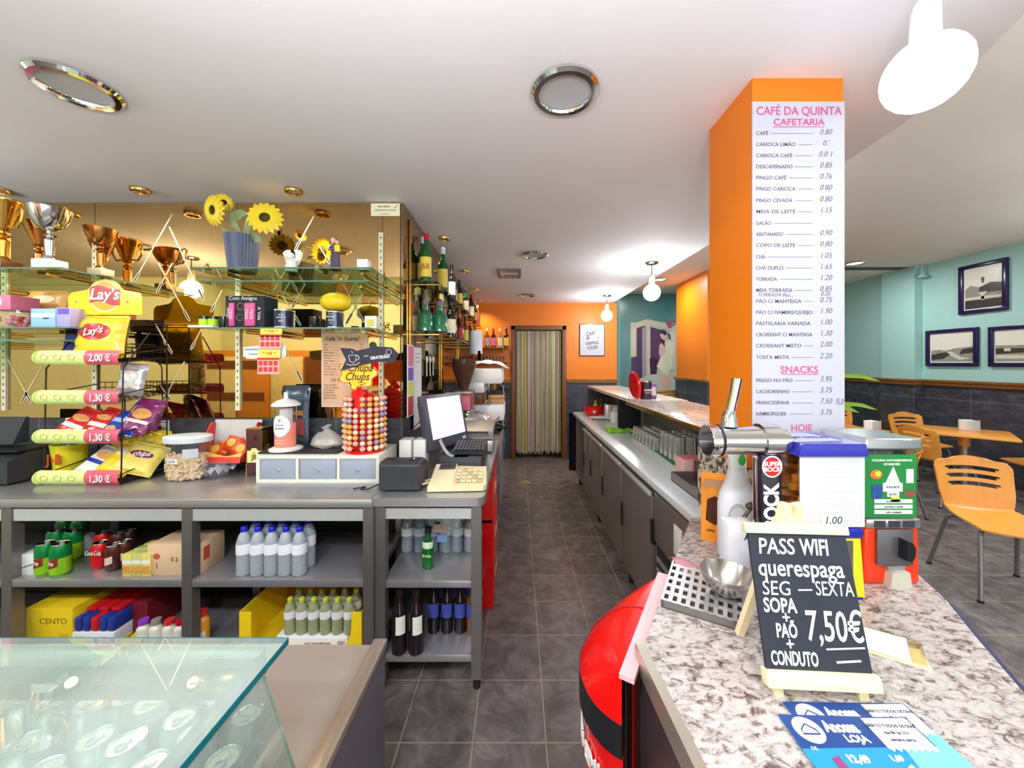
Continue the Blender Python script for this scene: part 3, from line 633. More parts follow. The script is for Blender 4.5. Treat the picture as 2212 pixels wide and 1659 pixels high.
skin = mat('painted_skin', (224, 182, 148), .5)
b = B(); b.sph((-.004, -.006, .15), .0135, (1, 1, 1.2)); b.obj('head', skin, t)
b = B(); b.sph((-.004, .002, .157), .0135, (1.05, 1, .8)); b.obj('hair', mat('brown_hair', (90, 60, 44), .7), t)
b = B(); b.lathe2([(0, 0, .09), (.016, .012, .09), (.014, .011, .125), (0, 0, .132)], (.018, -.016, 0), 12); b.obj('child_robe', petal_m, t)
b = B(); b.sph((.018, -.017, .14), .0095); b.obj('child_head', skin, t)
b = B(); b.tube([(-.022, 0, .125), (-.026, -.014, .105), (-.006, -.022, .1), (.01, -.024, .098)], [.007, .007, .006, .005], 8); b.obj('sleeve', mat('plum_robe', (0, 0, 0)), t)
B().cyl((0, 0, 0), .03, .004, 18).obj('foot_plate', wood, t)
t = thing('angel_figurine', 'white porcelain angel head with wings beside the sunflower pot', 'figurine', (PX(629, 1.96), 1.96, ZS))
b = B(); b.lathe2([(0, 0, 0), (.03, .022, 0), (.034, .025, .02), (.026, .02, .045), (.03, .024, .06), (.02, .018, .075), (0, 0, .08)], (0, 0, 0), 16); b.sph((0, -.01, .08), .022); b.obj('bust', mat('porcelain', (242, 240, 238), .3), t)
for sg in (-1, 1):
    b = B(); b.surf(lambda u, v: (sg*(.012+.042*v*(.5+.5*u)), .012+.006*math.sin(u*3), .02+.1*u*(1-.35*v*v)+.02*v), 6, 6); bmesh.ops.solidify(b.bm, geom=b.bm.faces[:], thickness=.004); b.obj('wing', MATS['porcelain'], t)
t = carton(PX(784, 1.92), 1.91, ZS, .056, .05, .056, mat('candle_wax', (244, 242, 240), .6), 'white square candle at the right end of the upper shelf', 'candle', name='candle')
B().tube([(0, .025, .055), (.001, .025, .066)], .0012, 6).obj('wick', black, t)
t = thing('ornament', 'tiny gold ornament at the left end of the sunflower shelf', 'ornament', (PX(448, 1.9), 1.9, ZS))
b = B(); b.cyl((0, 0, 0), .018, .006, 14); b.sph((0, 0, .013), .009); b.sph((0, 0, .027), .006); b.obj('body', gold, t)
B().tube([(-.012, 0, .01), (-.016, 0, .018), (-.01, 0, .022)], .002, 6).obj('handle', gold, t)

# ---------- lower right shelf ----------
YT = 1.99
lime = mat('lime_jar', (176, 220, 40), .25, 0, .1); blk = mat('gloss_black', (26, 26, 30), .18); tinm = mat('navy_tin', (36, 38, 62), .2, .3)
for k, (x, m_) in enumerate(((441, lime), (461, lime), (483, blk))):
    t = thing('small_jar', ['lime green lidded jar at the left end of the lower shelf', 'lime green lidded jar against the black one', 'small black jar left of the chalk lettered box'][k], 'jar', (PX(x, YT), YT, ZL), group='small jars on the lower shelf')
    B().lathe([(0, 0), (.021, 0), (.023, .004), (.023, .05)], n=18).obj('body', m_, t); B().lathe([(0, .05), (.024, .05), (.024, .064), (0, .064)], n=18).obj('lid', blk, t)
carton(PX(437, 1.945), 1.93, ZL, .13, .05, .012, white, 'thin white tray lying on the left end of the lower shelf', 'tray', name='tray')
mag = mat('magenta_roll', (206, 84, 140), .4, 0, .3, 60); slatebk = mat('chalk_black', (40, 40, 46), .8, 0, .15)
t = carton(PX(532, 1.96), 1.95, ZL, .205, .11, .168, slatebk, 'black chalk lettered gift box with magenta sweet rolls', 'box', txt=[('Com Amigos', -.01, .155, 1)], tm=white, ts=.028, bev=.001)
b = B(); b.text('A Vida', .026, (.075, -.001, .075), rot=M.Rotation(PI/2, 4, 'X') @ M.Rotation(-PI/2, 4, 'Z')); b.text('chega', .024, (-.09, -.001, .08), rot=M.Rotation(PI/2, 4, 'X') @ M.Rotation(PI/2, 4, 'Z')); b.obj('side_lettering', white, t)
for k, dx in enumerate((-.062, .02, .046)):
    b = B(); b.box(dx-.014, dx+.014, -.014, 0, .008, .13, .004); b.text('ROLL', .022, (dx, -.0155, .07), 1, rot=M.Rotation(PI/2, 4, 'X') @ M.Rotation(PI/2, 4, 'Z')); b.obj('sweet_roll', [mag, white], t)
b = B(); b.lathe([(0, .0015), (.017, .0015), (.019, 0)], n=20, ax='y', c=(-.023, -.001, .112)); b.lathe([(0, .0015), (.016, .0015), (.018, 0)], n=20, ax='y', c=(-.027, -.001, .055)); b.obj('face_print', mat('peach_print', (222, 176, 140), .6), t)
def tin(x, w_, h_, label, lines_, grp='navy tins'):
    t = thing('tin', label, 'tin', (PX(x, YT), YT+.02, ZL), group=grp)
    b = B(); b.lathe([(0, 0), (w_/2, 0), (w_/2, h_), (w_/2*.96, h_+.002), (0, h_+.002)], n=26)
    for (s_, dx, dz, k) in lines_: b.text(s_, .016*k, (dx, -w_/2-.001, dz), 1, sx=.8)
    b.obj('body', [tinm, white], t)
    b = B(); b.lathe([(w_/2*1.005, h_*.93), (w_/2*1.02, h_*.96), (w_/2*1.005, h_)], n=26); b.lathe([(w_/2*1.005, 0), (w_/2*1.02, .004), (w_/2*1.005, .008)], n=26); b.obj('rim', chrome, t); return t
tin(608, .108, .1, 'round navy tin right of the chalk lettered box', [('ROYAL', .02, .07, .7), ('MOMENTS', .02, .055, .8), ('HOT', .02, .037, 1)])
tin(720, .09, .092, 'round navy tin standing under the yellow squash', [('THE', 0, .075, .6), ('MOMENT', 0, .06, .9), ('HOT', 0, .042, 1), ('TT', 0, .024, 1)])
t = thing('squash', 'yellow ribbed squash resting on the navy tin', 'vegetable', (PX(722, YT), YT+.02, ZL+.0945))
b = B(); vs_ = []
def sq(u, v):
    a = 2*PI*u; q = PI*v; rr_ = .082*math.sin(q)**.75*(1+.05*abs(math.cos(4.5*a)))-.004; return (rr_*math.cos(a), rr_*.85*math.sin(a), .05-.05*math.cos(q)*(1 if math.sin(q) > .2 else .92))
b.surf(sq, 45, 14); bmesh.ops.remove_doubles(b.bm, verts=b.bm.verts[:], dist=1e-5); b.obj('flesh', mat('squash_yellow', (238, 200, 28), .4, 0, .08), t)
B().tube([(0, 0, .095), (.003, 0, .108)], [.006, .004], 7).obj('stalk', leaf_m, t)
t = thing('mug', 'small black mug left of the tin under the squash', 'mug', (PX(680, YT), YT, ZL))
B().lathe([(0, 0), (.024, 0), (.026, .003), (.026, .062), (.023, .062), (.022, .006), (0, .005)], n=20).obj('cup', blk, t); B().tube([(.025, 0, .05), (.045, 0, .048), (.046, 0, .02), (.025, 0, .014)], .004, 6).obj('handle', blk, t)
carton(PX(800, YT), YT, ZL, .062, .04, .068, white, 'white framed photo cube at the right end of the lower shelf', 'ornament', name='photo_cube', parts=[('picture', (-.021, .021, -.001, 0, .012, .05), mat('yellow_picture', (206, 190, 90), .6, 0, .5, 120))])
t = thing('ornament', 'small gold sculpture by the corner of the lower right shelf', 'ornament', (PX(836, 2.1), 2.1, ZL)); b = B(); b.cyl((0, 0, 0), .02, .008, 12); b.sph((.0, 0, .02), .013); b.sph((.01, 0, .036), .008); b.obj('body', gold, t); B().tube([(-.01, 0, .02), (-.02, 0, .035), (-.008, 0, .045)], .003, 6).obj('handle', gold, t)
# ---------- furniture across the shop floor, visible in the mirrors ----------
cream = mat('cream_panel', (236, 222, 176), .5)
t = thing('sideboard', 'wooden sideboard with cream doors across the shop, seen in the mirror', 'sideboard', (-3.88, -1.76, 0))
Bx(-1.1, 1.1, 0, .4, 0, 1.74, .004).obj('carcass', oak, t)
for k in range(4): Bx(-1.06+k*.53, -.56+k*.53, .4, .415, .1, 1.64, .003).obj('door', [cream, oak, cream, wood][k], t)
b = B()
for k in range(2): b.box(-1.0, -.1, .416, .42, .95+k*.5, 1.08+k*.5)
b.obj('slot', wood, t)
t = thing('drinks_fridge', 'red and cream drinks fridge across the shop, seen in the mirror', 'fridge', (-2.25, -1.76, 0))
Bx(-.22, .22, 0, .45, 0, 1.75, .01).obj('body', cream, t); Bx(-.18, .18, .45, .46, 1.2, 1.65).obj('sign', red, t); b = B(); b.lathe([(.05, .012), (.07, .012)], n=20, ax='y', c=(0, .474, 1.42)); b.obj('logo', cream, t)

# ---------- things hung in front of the mirrors ----------
t = thing('lottery_tickets', 'strip of red and pink scratch tickets hanging from the lower glass shelf', 'lottery tickets', (PX(586, 1.91), 1.91, ZL-.008))
tick = mat('ticket_pink', (238, 168, 158), .6, 0, .15, 60); tyel = mat('ticket_yellow', (232, 220, 90), .6, 0, .4, 80); tred = mat('ticket_red', (206, 60, 70), .6, 0, .2)
for k, (z0, z1, m_) in enumerate(((0, -.03, tyel), (-.03, -.105, tick), (-.108, -.15, tyel), (-.15, -.235, tick))):
    dx = -.004*k; p = Bx(dx-.056, dx+.056, -.0015*k-.001, -.0015*k, z1, z0).obj('ticket', m_, t)
    b = B()
    if k % 2:
        for i in range(4):
            for j in range(2): b.box(dx-.05+i*.026, dx-.05+i*.026+.02, -.0015*k-.0016, -.0015*k-.001, z1+.012+j*.032, z1+.036+j*.032)
        b.box(dx-.056, dx+.056, -.0015*k-.0016, -.0015*k-.001, z0-.012, z0)
    else: b.text('* 10€ *', .022, (dx, -.0015*k-.0014, (z0+z1)/2))
    b.obj('print', [tred if k % 2 else red], p)
t = thing('note', 'white handwritten paper note behind the scratch tickets', 'note', (PX(571, 1.93), 1.93, PZ(775, 1.93)))
b = B(); b.prism([(-.11, .01), (-.095, .01), (-.095, 0), (.1, 0), (.1, .012), (.112, .012), (.112, .07), (.1, .07), (.1, .082), (-.11, .06)], 0, .001); b.obj('sheet', paper, t)
b = B(); b.text('comunicado', .02, (-.06, -.001, .05), shear=.3); b.text('2 euros', .016, (-.06, -.001, .025), shear=.3); b.obj('handwriting', ink, t)
t = thing('paper_menu', 'peach paper price list taped to the mirror right of the tickets', 'menu', (PX(745, YF), YF-.004, PZ(878, YF)))
Bx(-.137, .137, 0, .003, 0, .444).obj('sheet', mat('peach_paper', (240, 190, 156), .6, 0, .03), t)
b = B()
for a in ((-.139, -.135, 0, .446), (.135, .139, 0, .446)): b.box(a[0], a[1], -.001, 0, a[2], a[3])
b.box(-.139, .139, -.001, 0, -.002, .002); b.box(-.139, .139, -.001, 0, .442, .446); b.obj('border', paper, t)
br = mat('brown_ink', (112, 74, 60), .7); b = B(); b.text('Café "A Quinta"', .032, (-.01, -.001, .408), bold=.0004)
items = ['Café', 'Pão', 'Pingo', 'Meia de leite', 'Galão claro', 'Torrada', 'Sumo natural', 'Água', 'Cerveja', 'Croissant misto', 'Prego no pão', 'Tosta mista']
for k, s_ in enumerate(items):
    z_ = .375-k*.0165; b.text(s_+' '+'.'*(34-2*len(s_)), .012, (-.125, -.001, z_), align='LEFT'); b.text('%d.%02d' % (1+k % 3, (k*35) % 100), .012, (.1, -.001, z_), shear=.3)
b.text('Os Snacks', .026, (-.03, -.001, .16), shear=.3)
for k in range(6):
    z_ = .13-k*.0155; b.text(['Prego no prato', 'Cachorro especial', 'Hambúrguer', 'Francesinha', 'Omelete mista', 'Salada de atum'][k]+' ....', .012, (-.125, -.001, z_), align='LEFT'); b.text('%d.50' % (3+k), .012, (.05, -.001, z_), shear=.3)
b.text('Obrigado', .012, (.02, -.001, .03)); b.obj('lettering', br, t)
t = thing('small_sign', 'small white sign stuck on the mirror corner just below the ceiling', 'sign', (PX(833, YF), YF-.004, PZ(467, YF)))
Bx(-.087, .087, 0, .004, 0, .075).obj('plate', mat('pale_yellow_sign', (242, 240, 206), .5), t)
b = B(); b.text('Garrafeira', .018, (-.01, -.001, .057), shear=.3); b.text('EXPERIMENTE AS NOSSAS', .011, (0, -.001, .034)); b.text('sugestões da casa', .007, (0, -.001, .012)); b.tube([(.05, -.001, .052), (.058, -.001, .047), (.072, -.001, .064)], .0015, 5); b.obj('lettering', ink, t)
t = thing('wall_socket', 'white double wall socket on the slate strip beside the crisp rack', 'socket', (PX(354, YF), YM-.012, PZ(938, YM)))
Bx(-.033, .033, 0, .013, 0, .084, .004).obj('plate', mat('ivory_plastic', (232, 226, 212), .4), t); b = B(); b.lathe([(.02, 0), (.022, .006), (0, .006)], n=18, ax='y', c=(0, .004, .042)); b.obj('outlet', white, t); Bx(-.03, -.005, -.03, 0, .03, .055, .004).obj('plug', black, t)

# ---------- crisp rack ----------
RX0, RX1, RY = -2.45, -2.05, 1.905
t = thing('crisp_rack', 'black wire crisp rack with a yellow header and four price strips', 'display rack', (-2.25, RY, ZT))
wirem = mat('black_wire', (44, 32, 30), .4, .4); o = t.location
zs = [P(0, y, RY).z-ZT for y in (1047, 958, 873, 787)]     # strip bottoms
b = B(); r_ = .0035; D = .26
for x in (-.2, .2):
    b.tube([(x, .01, .0), (x, .02, .6), (x, .16, .8)], r_, 6); b.tube([(x, D, 0), (x, D, .85)], r_, 6); b.tube([(x, 0, .006), (x, D, .006)], r_, 6)
    for z in zs: b.tube([(x, .008, z+.05), (x, D, z+.09)], r_*.8, 6)
b.tube([(-.2, D, .85), (.2, D, .85)], r_, 6)
b.obj('side_frame', wirem, t)
for i, z in enumerate(zs):
    b = B()
    for k in range(9): y = .01+k*(D-.02)/8; b.tube([(-.2, y, z+.008+y*.12), (.2, y, z+.008+y*.12)], .0018, 5)
    for k in range(11): x = -.2+k*.04; b.tube([(x, .005, z+.05), (x, .006, z+.008), (x, D, z+.035), (x, D, z+.1)], .0018, 5)
    b.tube([(-.2, D, z+.1), (.2, D, z+.1)], .0025, 5); b.tube([(-.2, D, z+.07), (.2, D, z+.07)], .0025, 5); b.obj('basket', wirem, t)
    # curved price strip
    green = mat('strip_green', (220, 236, 150), .35, 0, .06); pink = mat('strip_pink', (224, 92, 112), .35, 0, .06)
    def strip(x0, x1):
        def f(u, v): a = (v-.5)*2.2; return (x0+(x1-x0)*u, .022-.034*math.cos(a), z+.035+.037*math.sin(a)/math.sin(1.1))
        return f
    b = B(); b.surf(strip(-.215, .03), 2, 8, 0); b.surf(strip(.03, .205), 2, 8, 1)
    b.lathe([(0, -.002), (.036, -.002), (.036, .002), (0, .002)], n=18, ax='x', c=(-.215, .01, z+.035), mi=0)
    b.text('2,00 €' if i == 3 else '1,30 €', .05, (.115, -.0145, z+.032), 2, bold=.001, sx=.85, th=.001)
    b.obj('price_strip', [green, pink, white], t)
    b = B()
    for k, x in enumerate((-.17, -.1, -.03)): b.tube([(x-.02, -.0135, z+.04), (x-.005, -.0135, z+.05), (x+.02, -.0135, z+.042), (x+.008, -.0135, z+.022), (x-.018, -.0135, z+.028)], .0012, 5, closed=True)
    b.obj('strip_print', mat('faint_print', (196, 170, 110), .6), t)
hz = PZ(680, 2.0)-ZT; hx = PX(227, 2.0)+2.25; hy = 2.0-RY
pts = [(-.2, 0), (.2, 0), (.2, .095), (.185, .12)]+[(.1+.0, .135)]+[(.088*math.cos(a), .125+.068*math.sin(a)) for a in [PI*k/10 for k in range(1, 10)]]+[(-.1, .135), (-.185, .12), (-.2, .095)]
b = B(); b.prism([(x+hx, z+hz) for x, z in pts], hy, hy+.006); hd = b.obj('header_sign', mat('header_yellow', (250, 226, 30), .25, 0, .03, coat=.3), t)
b = B(); b.lathe2([(0, 0, 0)], (0, 0, 0)) if False else None
def disc_xz(b, cx, y, cz, rx, rz, mi=0, n=32, a0=0, a1=2*PI):
    b.add([(cx, y, cz)]+[(cx+rx*math.cos(a0+(a1-a0)*k/n), y, cz+rz*math.sin(a0+(a1-a0)*k/n)) for k in range(n+1)], [(0, k+1, k+2) for k in range(n)], mi)
b = B(); cz_ = hz+.1; disc_xz(b, hx, hy-.001, cz_, .085, .085, 0); disc_xz(b, hx, hy-.0016, cz_, .078, .078, 1)
b.surf(lambda u, v: (hx+(u-.5)*.16, hy-.0022, cz_+(v-.45)*.085+.012*math.sin(u*5.5)), 14, 2, 2)
b.text("Lay's", .083, (hx-.002, hy-.003, cz_+.008), 3, shear=.2, bold=.002, th=.001)
b.obj('header_logo', [mat('logo_white', (250, 240, 220), .4), mat('logo_orange', (246, 178, 40), .35), mat('logo_red', (206, 50, 60), .35), white], hd)
b = B(); b.sph((hx-.155, hy-.002, hz+.07), .006, (1, .4, 1)); b.sph((hx+.12, hy-.002, hz+.07), .006, (1, .4, 1)); b.obj('rivet', steel, hd)
redf = mat('red_film', (206, 34, 34), .25, 0, .15, coat=.4); bluef = mat('blue_film', (44, 60, 168), .25, 0, .2, coat=.4); purf = mat('purple_film', (128, 36, 96), .25, 0, .25, coat=.4); silf = mat('silver_film', (206, 206, 214), .2, .6, .1)
whf = mat('white_film', (226, 222, 214), .3, 0, .15); lred = MATS['logo_red']
def rk(x, y, i): return V((PX(x, y), y, ZT+zs[i]+.025+(y-RY)*.12))
G = 'packets in the crisp rack'
def pk(px, y, i, w_, h_, m_, lab, seed, tilt=-.35, rz=0, blob=None, txt=None, band=None, roll=0, d=.045):
    q = rk(px, y, i); return packet(q.x, q.y, q.z, w_, h_, d, m_, lab, G, tilt, rz, seed, blob, txt, band, roll=roll)
pk(214, 1.98, 3, .27, .225, yel, 'big yellow crisp packet with a red logo in the top basket under the header', 11, -.15, 0, (lred, .6, .32, .2), "Lay's", d=.09)
pk(172, 2.04, 3, .2, .2, mat('royal_blue_film', (52, 56, 150), .3, 0, .2), 'blue crisp packet mostly hidden behind the big yellow one', 12, -.1)
pk(278, 2.02, 2, .13, .165, silf, 'silver crisp packet standing alone in the third basket', 13, -.1, .25, (white, .62, .3, .16), '', roll=.12)
pk(135, 1.95, 1, .13, .17, redf, 'red nut packet at the left of the second basket', 14, -.75, 0, (crust, .62, .36, .12), None, (whf, .26, .14), roll=.35)
pk(192, 1.95, 1, .12, .17, redf, 'second red nut packet from the left in the second basket', 15, -.75, 0, (crust, .62, .34, .1), None, (whf, .28, .14), roll=.22)
pk(233, 1.95, 1, .1, .15, bluef, 'short blue packet between the red and purple packets', 16, -.75, 0, (crust, .2, .3, .14), None, (mat('sky_print', (150, 190, 236), .4), .5, .16), roll=.15)
pk(262, 1.98, 1, .12, .2, bluef, 'tall blue packet with a brown print in the second basket', 17, -.6, 0, (crust, .68, .3, .16), None, (mat('sky_print', (0, 0, 0)), .3, .14), roll=.25)
pk(280, 1.985, 1, .13, .19, purf, 'purple biscuit packet beside the tall blue packet', 18, -.55, .2, (crust, .58, .36, .16), None, (whf, .3, .1), roll=.28)
pk(309, 2.06, 1, .12, .17, purf, 'purple biscuit packet at the right end of the second basket', 19, -.4, .5, (crust, .3, .3, .14), roll=.2)
pk(180, 1.95, 0, .14, .17, whf, 'pale packet with a blue band at the left of the bottom basket', 20, -.8, 0, (crust, .7, .3, .12), None, (bluef, .4, .12), roll=.35)
pk(232, 1.955, 0, .17, .19, yel, 'yellow crisp packet lying at the front of the bottom basket', 21, -.8, 0, (mat('cream_print2', (240, 214, 180), .5), .68, .3, .12), "Lay's", roll=.15, d=.06)
pk(280, 1.98, 0, .19, .17, mat('pale_yellow_film', (240, 218, 110), .3, 0, .15), 'pale yellow packet with purple lettering at the right of the bottom basket', 22, -.7, .25, (purf, .6, .3, .12), 'chips', roll=.3, d=.06)
pk(262, 2.09, 0, .2, .17, mat('mustard_film', (214, 196, 60), .35, 0, .2), 'mustard yellow packet behind the front packets in the bottom basket', 23, -.3, 0, (crust, .7, .2, .08))
pk(300, 2.1, 0, .17, .2, yel, 'yellow packet with brown lettering at the back right of the bottom basket', 24, -.45, .4, (yel, .7, .2, .1), 'lan', roll=.2)

# ---------- things on the left work counter ----------
t = thing('ice_bucket', 'yellow lettered bucket with a green bottle neck, behind the price strips', 'bucket', (PX(123, 2.03), 2.09, ZT))
B().lathe([(0, 0), (.06, 0), (.075, .17), (.077, .175), (.07, .175), (.055, .01), (0, .01)], n=22).obj('bucket', mat('yellow_label', (240, 222, 50), .35, 0, .1), t)
b = B(); b.text('J', .075, (-.03, -.076, .1), 0, bold=.003, sx=.8); b.text('B', .075, (.025, -.076, .1), 0, bold=.003, sx=.8); b.text('&', .03, (-.004, -.078, .1), 1); b.obj('lettering', [mat('rust_ink', (190, 84, 30), .5), red], t)
b = B(); b.lathe([(0, .02), (.035, .02), (.037, .18), (.02, .23), (.014, .25), (.014, .3), (0, .3)], n=16); nk = b.obj('bottle_neck', mat('green_glass', (30, 96, 50), .1, 0, .1, spec=.7), t); B().cyl((0, 0, .29), .017, .03, 12).obj('cap', white, nk)
t = thing('weighing_scale', 'black electronic scale with a screen at the left edge of the counter', 'scale', (PX(-18, 1.93), 1.9, ZT)); t.scale = (1, .68, 1)
b = B(); b.prism([(-.02, .01), (.24, .01), (.24, .16), (.1, .16), (-.02, .12)], -.25, .14, 'yz'); b.obj('body', dgrey, t)
b = B(); b.prism([(-.024, .02), (-.02, .02), (-.02, .115), (-.024, .115)], -.24, .06, 'yz'); b.obj('screen', mat('screen_glass', (150, 180, 200), .15), t)
Bx(-.26, .15, .02, .25, .165, .175, .003).obj('plate', black, t); Bx(.06, .1, -.0225, -.019, .075, .1).obj('sticker', mat('sticker', (180, 176, 150), .5), t); b = B(); b.prism([(.14, .19), (.24, .19), (.24, .33), (.22, .33)], -.24, .02, 'yz'); b.obj('display_arm', dgrey, t)
for x in (-.22, .1):
    for y in (.02, .2): B().cyl((x, y, 0), .012, .012, 10).obj('foot', black, t)
t = thing('peanut_tub', 'clear oval tub of peanuts with a white lid', 'jar', (PX(389, 1.98), 2.03, ZT))
ov = lambda rx, ry, z: (rx, ry, z)
B().lathe2([(0, 0, 0), (.105, .07, 0), (.11, .075, .01), (.112, .077, .2)], (0, 0, 0), 26).obj('tub', jar_pl, t)
B().lathe2([(.118, .082, .2), (.12, .084, .205), (.12, .084, .228), (.112, .076, .234), (.05, .04, .236), (0, 0, .235)], (0, 0, 0), 26).obj('lid', mat('frosted_lid', (226, 232, 238), .4), t)
nutm = mat('peanut_shell', (238, 208, 164), .7, 0, .12, 90, bump=.25); b = B()
def nut(b, p, q, s_=1):
    keep = b.mx; b.mx = M.Translation(p) @ q.to_matrix().to_4x4()
    b.lathe([(0, -.017*s_), (.0065*s_, -.013*s_), (.0078*s_, -.008*s_), (.0058*s_, 0), (.0078*s_, .008*s_), (.006*s_, .014*s_), (0, .017*s_)], n=8); b.mx = keep
from mathutils import Euler
for k in range(420):
    if k < 230: a = R.uniform(PI*1.0, PI*2.0); q = R.uniform(.88, .96); z = R.uniform(.012, .12)
    else: a = R.uniform(0, 2*PI); q = R.uniform(0, .93)**.6; z = R.uniform(.1, .128)
    nut(b, V((q*.1*math.cos(a), q*.067*math.sin(a), z)), Euler((R.uniform(0, 6), R.uniform(0, 6), R.uniform(0, 6))).to_quaternion())
b.lathe2([(0, 0, .005), (.08, .05, .005), (.084, .054, .1), (0, 0, .1)], (0, 0, 0), 20)
stuff(b.obj('peanuts', nutm, t))
c_ = B(); c_.surf(lambda u, v: ((u-.5)*.06-.02, -.0775*math.sqrt(1-(((u-.5)*.06-.02)/.112)**2)-.001, .095+.026*v), 6, 1); c_.text('3,76', .02, (-.02, -.079, .108), 1, shear=.2); c_.obj('price_label', [paper, ink], t)
c_ = B(); c_.surf(lambda u, v: (.03+(u)*.06, -.0775*math.sqrt(1-((.03+u*.06)/.112)**2)+.004, .12+.05*v), 6, 1); c_.obj('scoop_card', mat('milky', (228, 228, 236), .5), t)
t = thing('plastic_bowl', 'clear plastic bowl of folded papers in front of the red snack box', 'bowl', (PX(458, 2.02), 2.05, ZT))
B().lathe2([(0, 0, .003), (.055, .045, .003), (.062, .052, .01), (.085, .07, .095), (.088, .073, .097), (.083, .068, .095), (.058, .048, .012)], (0, 0, 0), 24).obj('bowl', jar_pl, t)
for k in range(4):
    b = B(); b.surf(lambda u, v: (-.045+.03*k+.035*u, -.03+.02*k+.03*v, .014+.02*k*.6+.018*math.sin(3*u+k)+.02*v), 5, 3); b.obj('paper', [paper, paper, mat('lilac_paper', (206, 180, 200), .6), paper][k], t)
b = B(); b.text('7€ kg', .018, (.03, -.073, .085), shear=.2); b.obj('lettering', ink, t)
t = thing('snack_box', 'red and orange open snack display box with a pouch inside', 'box', (PX(485, 2.1), 2.1, ZT))
B().lathe([(0, 0), (.07, 0), (.05, .03), (.05, .075), (0, .075)], n=20).obj('riser', jar_pl, t)
boxr = mat('red_card', (214, 56, 50), .4, 0, .2, 8); boxo = mat('orange_card', (240, 178, 70), .4, 0, .25, 9)
b = B(); b.prism([(-.06, .076), (.1, .076), (.1, .09), (-.05, .09)], -.15, .13, 'yz'); b.prism([(-.06, .076), (-.05, .078), (-.04, .105), (-.05, .108)], -.15, .13, 'yz'); b.obj('tray', [boxr], t)
b = B(); b.surf(lambda u, v: (-.145+.27*u, -.052+.02*v-.0012, .082+.04*v+.012*math.sin(7*u)), 10, 2); b.obj('front_print', boxo, t)
for x in (-.15, .122):
    b = B(); b.prism([(-.05, .09), (.1, .09), (.125, .27), (.09, .28), (.0, .15)], x, x+.008, 'yz'); b.obj('side_wall', boxr, t)
b = B(); b.prism([(.09, .09), (.1, .09), (.13, .29), (.12, .29)], -.15, .13, 'yz'); b.obj('back_wall', mat('grey_card', (196, 194, 194), .6), t)
for k, (x, y, z, rl) in enumerate(((.0, .03, .12, .2), (-.05, .02, .09, -.5), (.05, .02, .09, .4))):
    b = B(); b.mx = M.Translation((x, y, z)) @ M.Rotation(-.5, 4, 'X') @ M.Rotation(rl, 4, 'Y'); f = pillow(.1, .09, .03, 30+k); b.surf(f(-1), 8, 8); b.surf(f(1), 8, 8); p = b.obj('pouch', mat('orange_pouch', (214, 74, 30), .3, 0, .25), t)
    b = B(); b.mx = M.Translation((x, y, z)) @ M.Rotation(-.5, 4, 'X') @ M.Rotation(rl, 4, 'Y'); disc_xz(b, 0, -.018, .05, .026, .024); b.obj('pouch_print', boxo, p)
dkb = mat('maroon_card', (74, 34, 38), .35, 0, .1)
t = carton(PX(549, 2.06), 2.06, ZT, .088, .09, .262, dkb, 'tall maroon whisky gift box with a yellow label', 'gift box', name='gift_box')
b = B()
for x in (-.045, .041): b.box(x, x+.004, -.001, .091, 0, .262)
b.box(-.045, .045, -.001, .091, .255, .264); b.obj('gold_edge', gold, t)
b = B(); b.prism([(-.038, .075), (.038, .075), (.038, .14), (.02, .142), (.012, .155), (-.012, .155), (-.02, .142), (-.038, .14)], -.0015, 0); b.text('JB', .04, (0, -.002, .105), 1, bold=.001, sx=.8); b.text('J&B', .008, (0, -.002, .13), 1); b.obj('label', [mat('pale_yellow_label', (246, 230, 150), .5), mat('dark_gold_ink', (90, 70, 20), .5)], t)
b = B(); b.lathe([(.008, .001), (.011, .001), (.012, 0)], n=16, ax='y', c=(0, -.001, .21)); b.obj('seal', gold, t)
# drawer box
t = thing('drawer_box', 'low white wooden box with three blue grey drawers', 'drawer box', ((PX(553, 1.927)+PX(819, 1.927))/2, 1.927, ZT)); w2 = (PX(819, 1.927)-PX(553, 1.927))/2; H_ = .146
cw = mat('cream_wood', (226, 222, 212), .5)
b = B(); b.box(-w2, w2, 0, .29, 0, .022, .002); b.box(-w2, w2, 0, .29, H_-.018, H_, .002)
for x in (-w2, -w2/3-.007, w2/3-.007, w2-.018): b.box(x, x+.018 if x in (-w2, w2-.018) else x+.014, 0, .29, .02, H_-.016)
b.box(-w2, w2, .28, .29, 0, H_); b.obj('carcass', cw, t)
for k in range(3):
    x0 = -w2+.018+k*(2*w2-.02)/3; x1 = x0+(2*w2-.02)/3-.02
    d = Bx(x0+.001, x1, .006, .26, .024, H_-.02, .001).obj('drawer', mat('blue_grey_drawer', (156, 164, 180), .5), t)
    b = B(); b.lathe([(0, .028), (.012, .026), (.015, .02), (.013, .012), (.007, .006), (.007, -.008)], n=18, ax='y', c=((x0+x1)/2, 0, .07)); b.obj('knob', mat('pale_knob', (216, 220, 224), .35), d)
ZD = ZT+H_
Bx_ = carton(PX(652, 2.0), 1.96, ZD, .42, .2, .01, mat('black_tray', (36, 36, 44), .4), 'flat black tray on top of the drawer box', 'tray', name='tray')
t = thing('straw_dispenser', 'white topped clear straw dispenser with a coral label', 'straw dispenser', (PX(618, 2.03), 2.03, ZD+.01))
B().lathe([(0, 0), (.082, 0), (.083, .008), (.07, .014), (.055, .02), (0, .02)], n=28).obj('base', white, t)
B().lathe([(.054, .02), (.054, .24)], n=26).obj('clear_tube', jar_pl, t)
b = B(); b.lathe([(.0548, .022), (.0548, .13), (.0548, .15)], n=26, a0=-PI, a1=0); b.obj('coral_label', mat('coral', (242, 138, 116), .4), t)
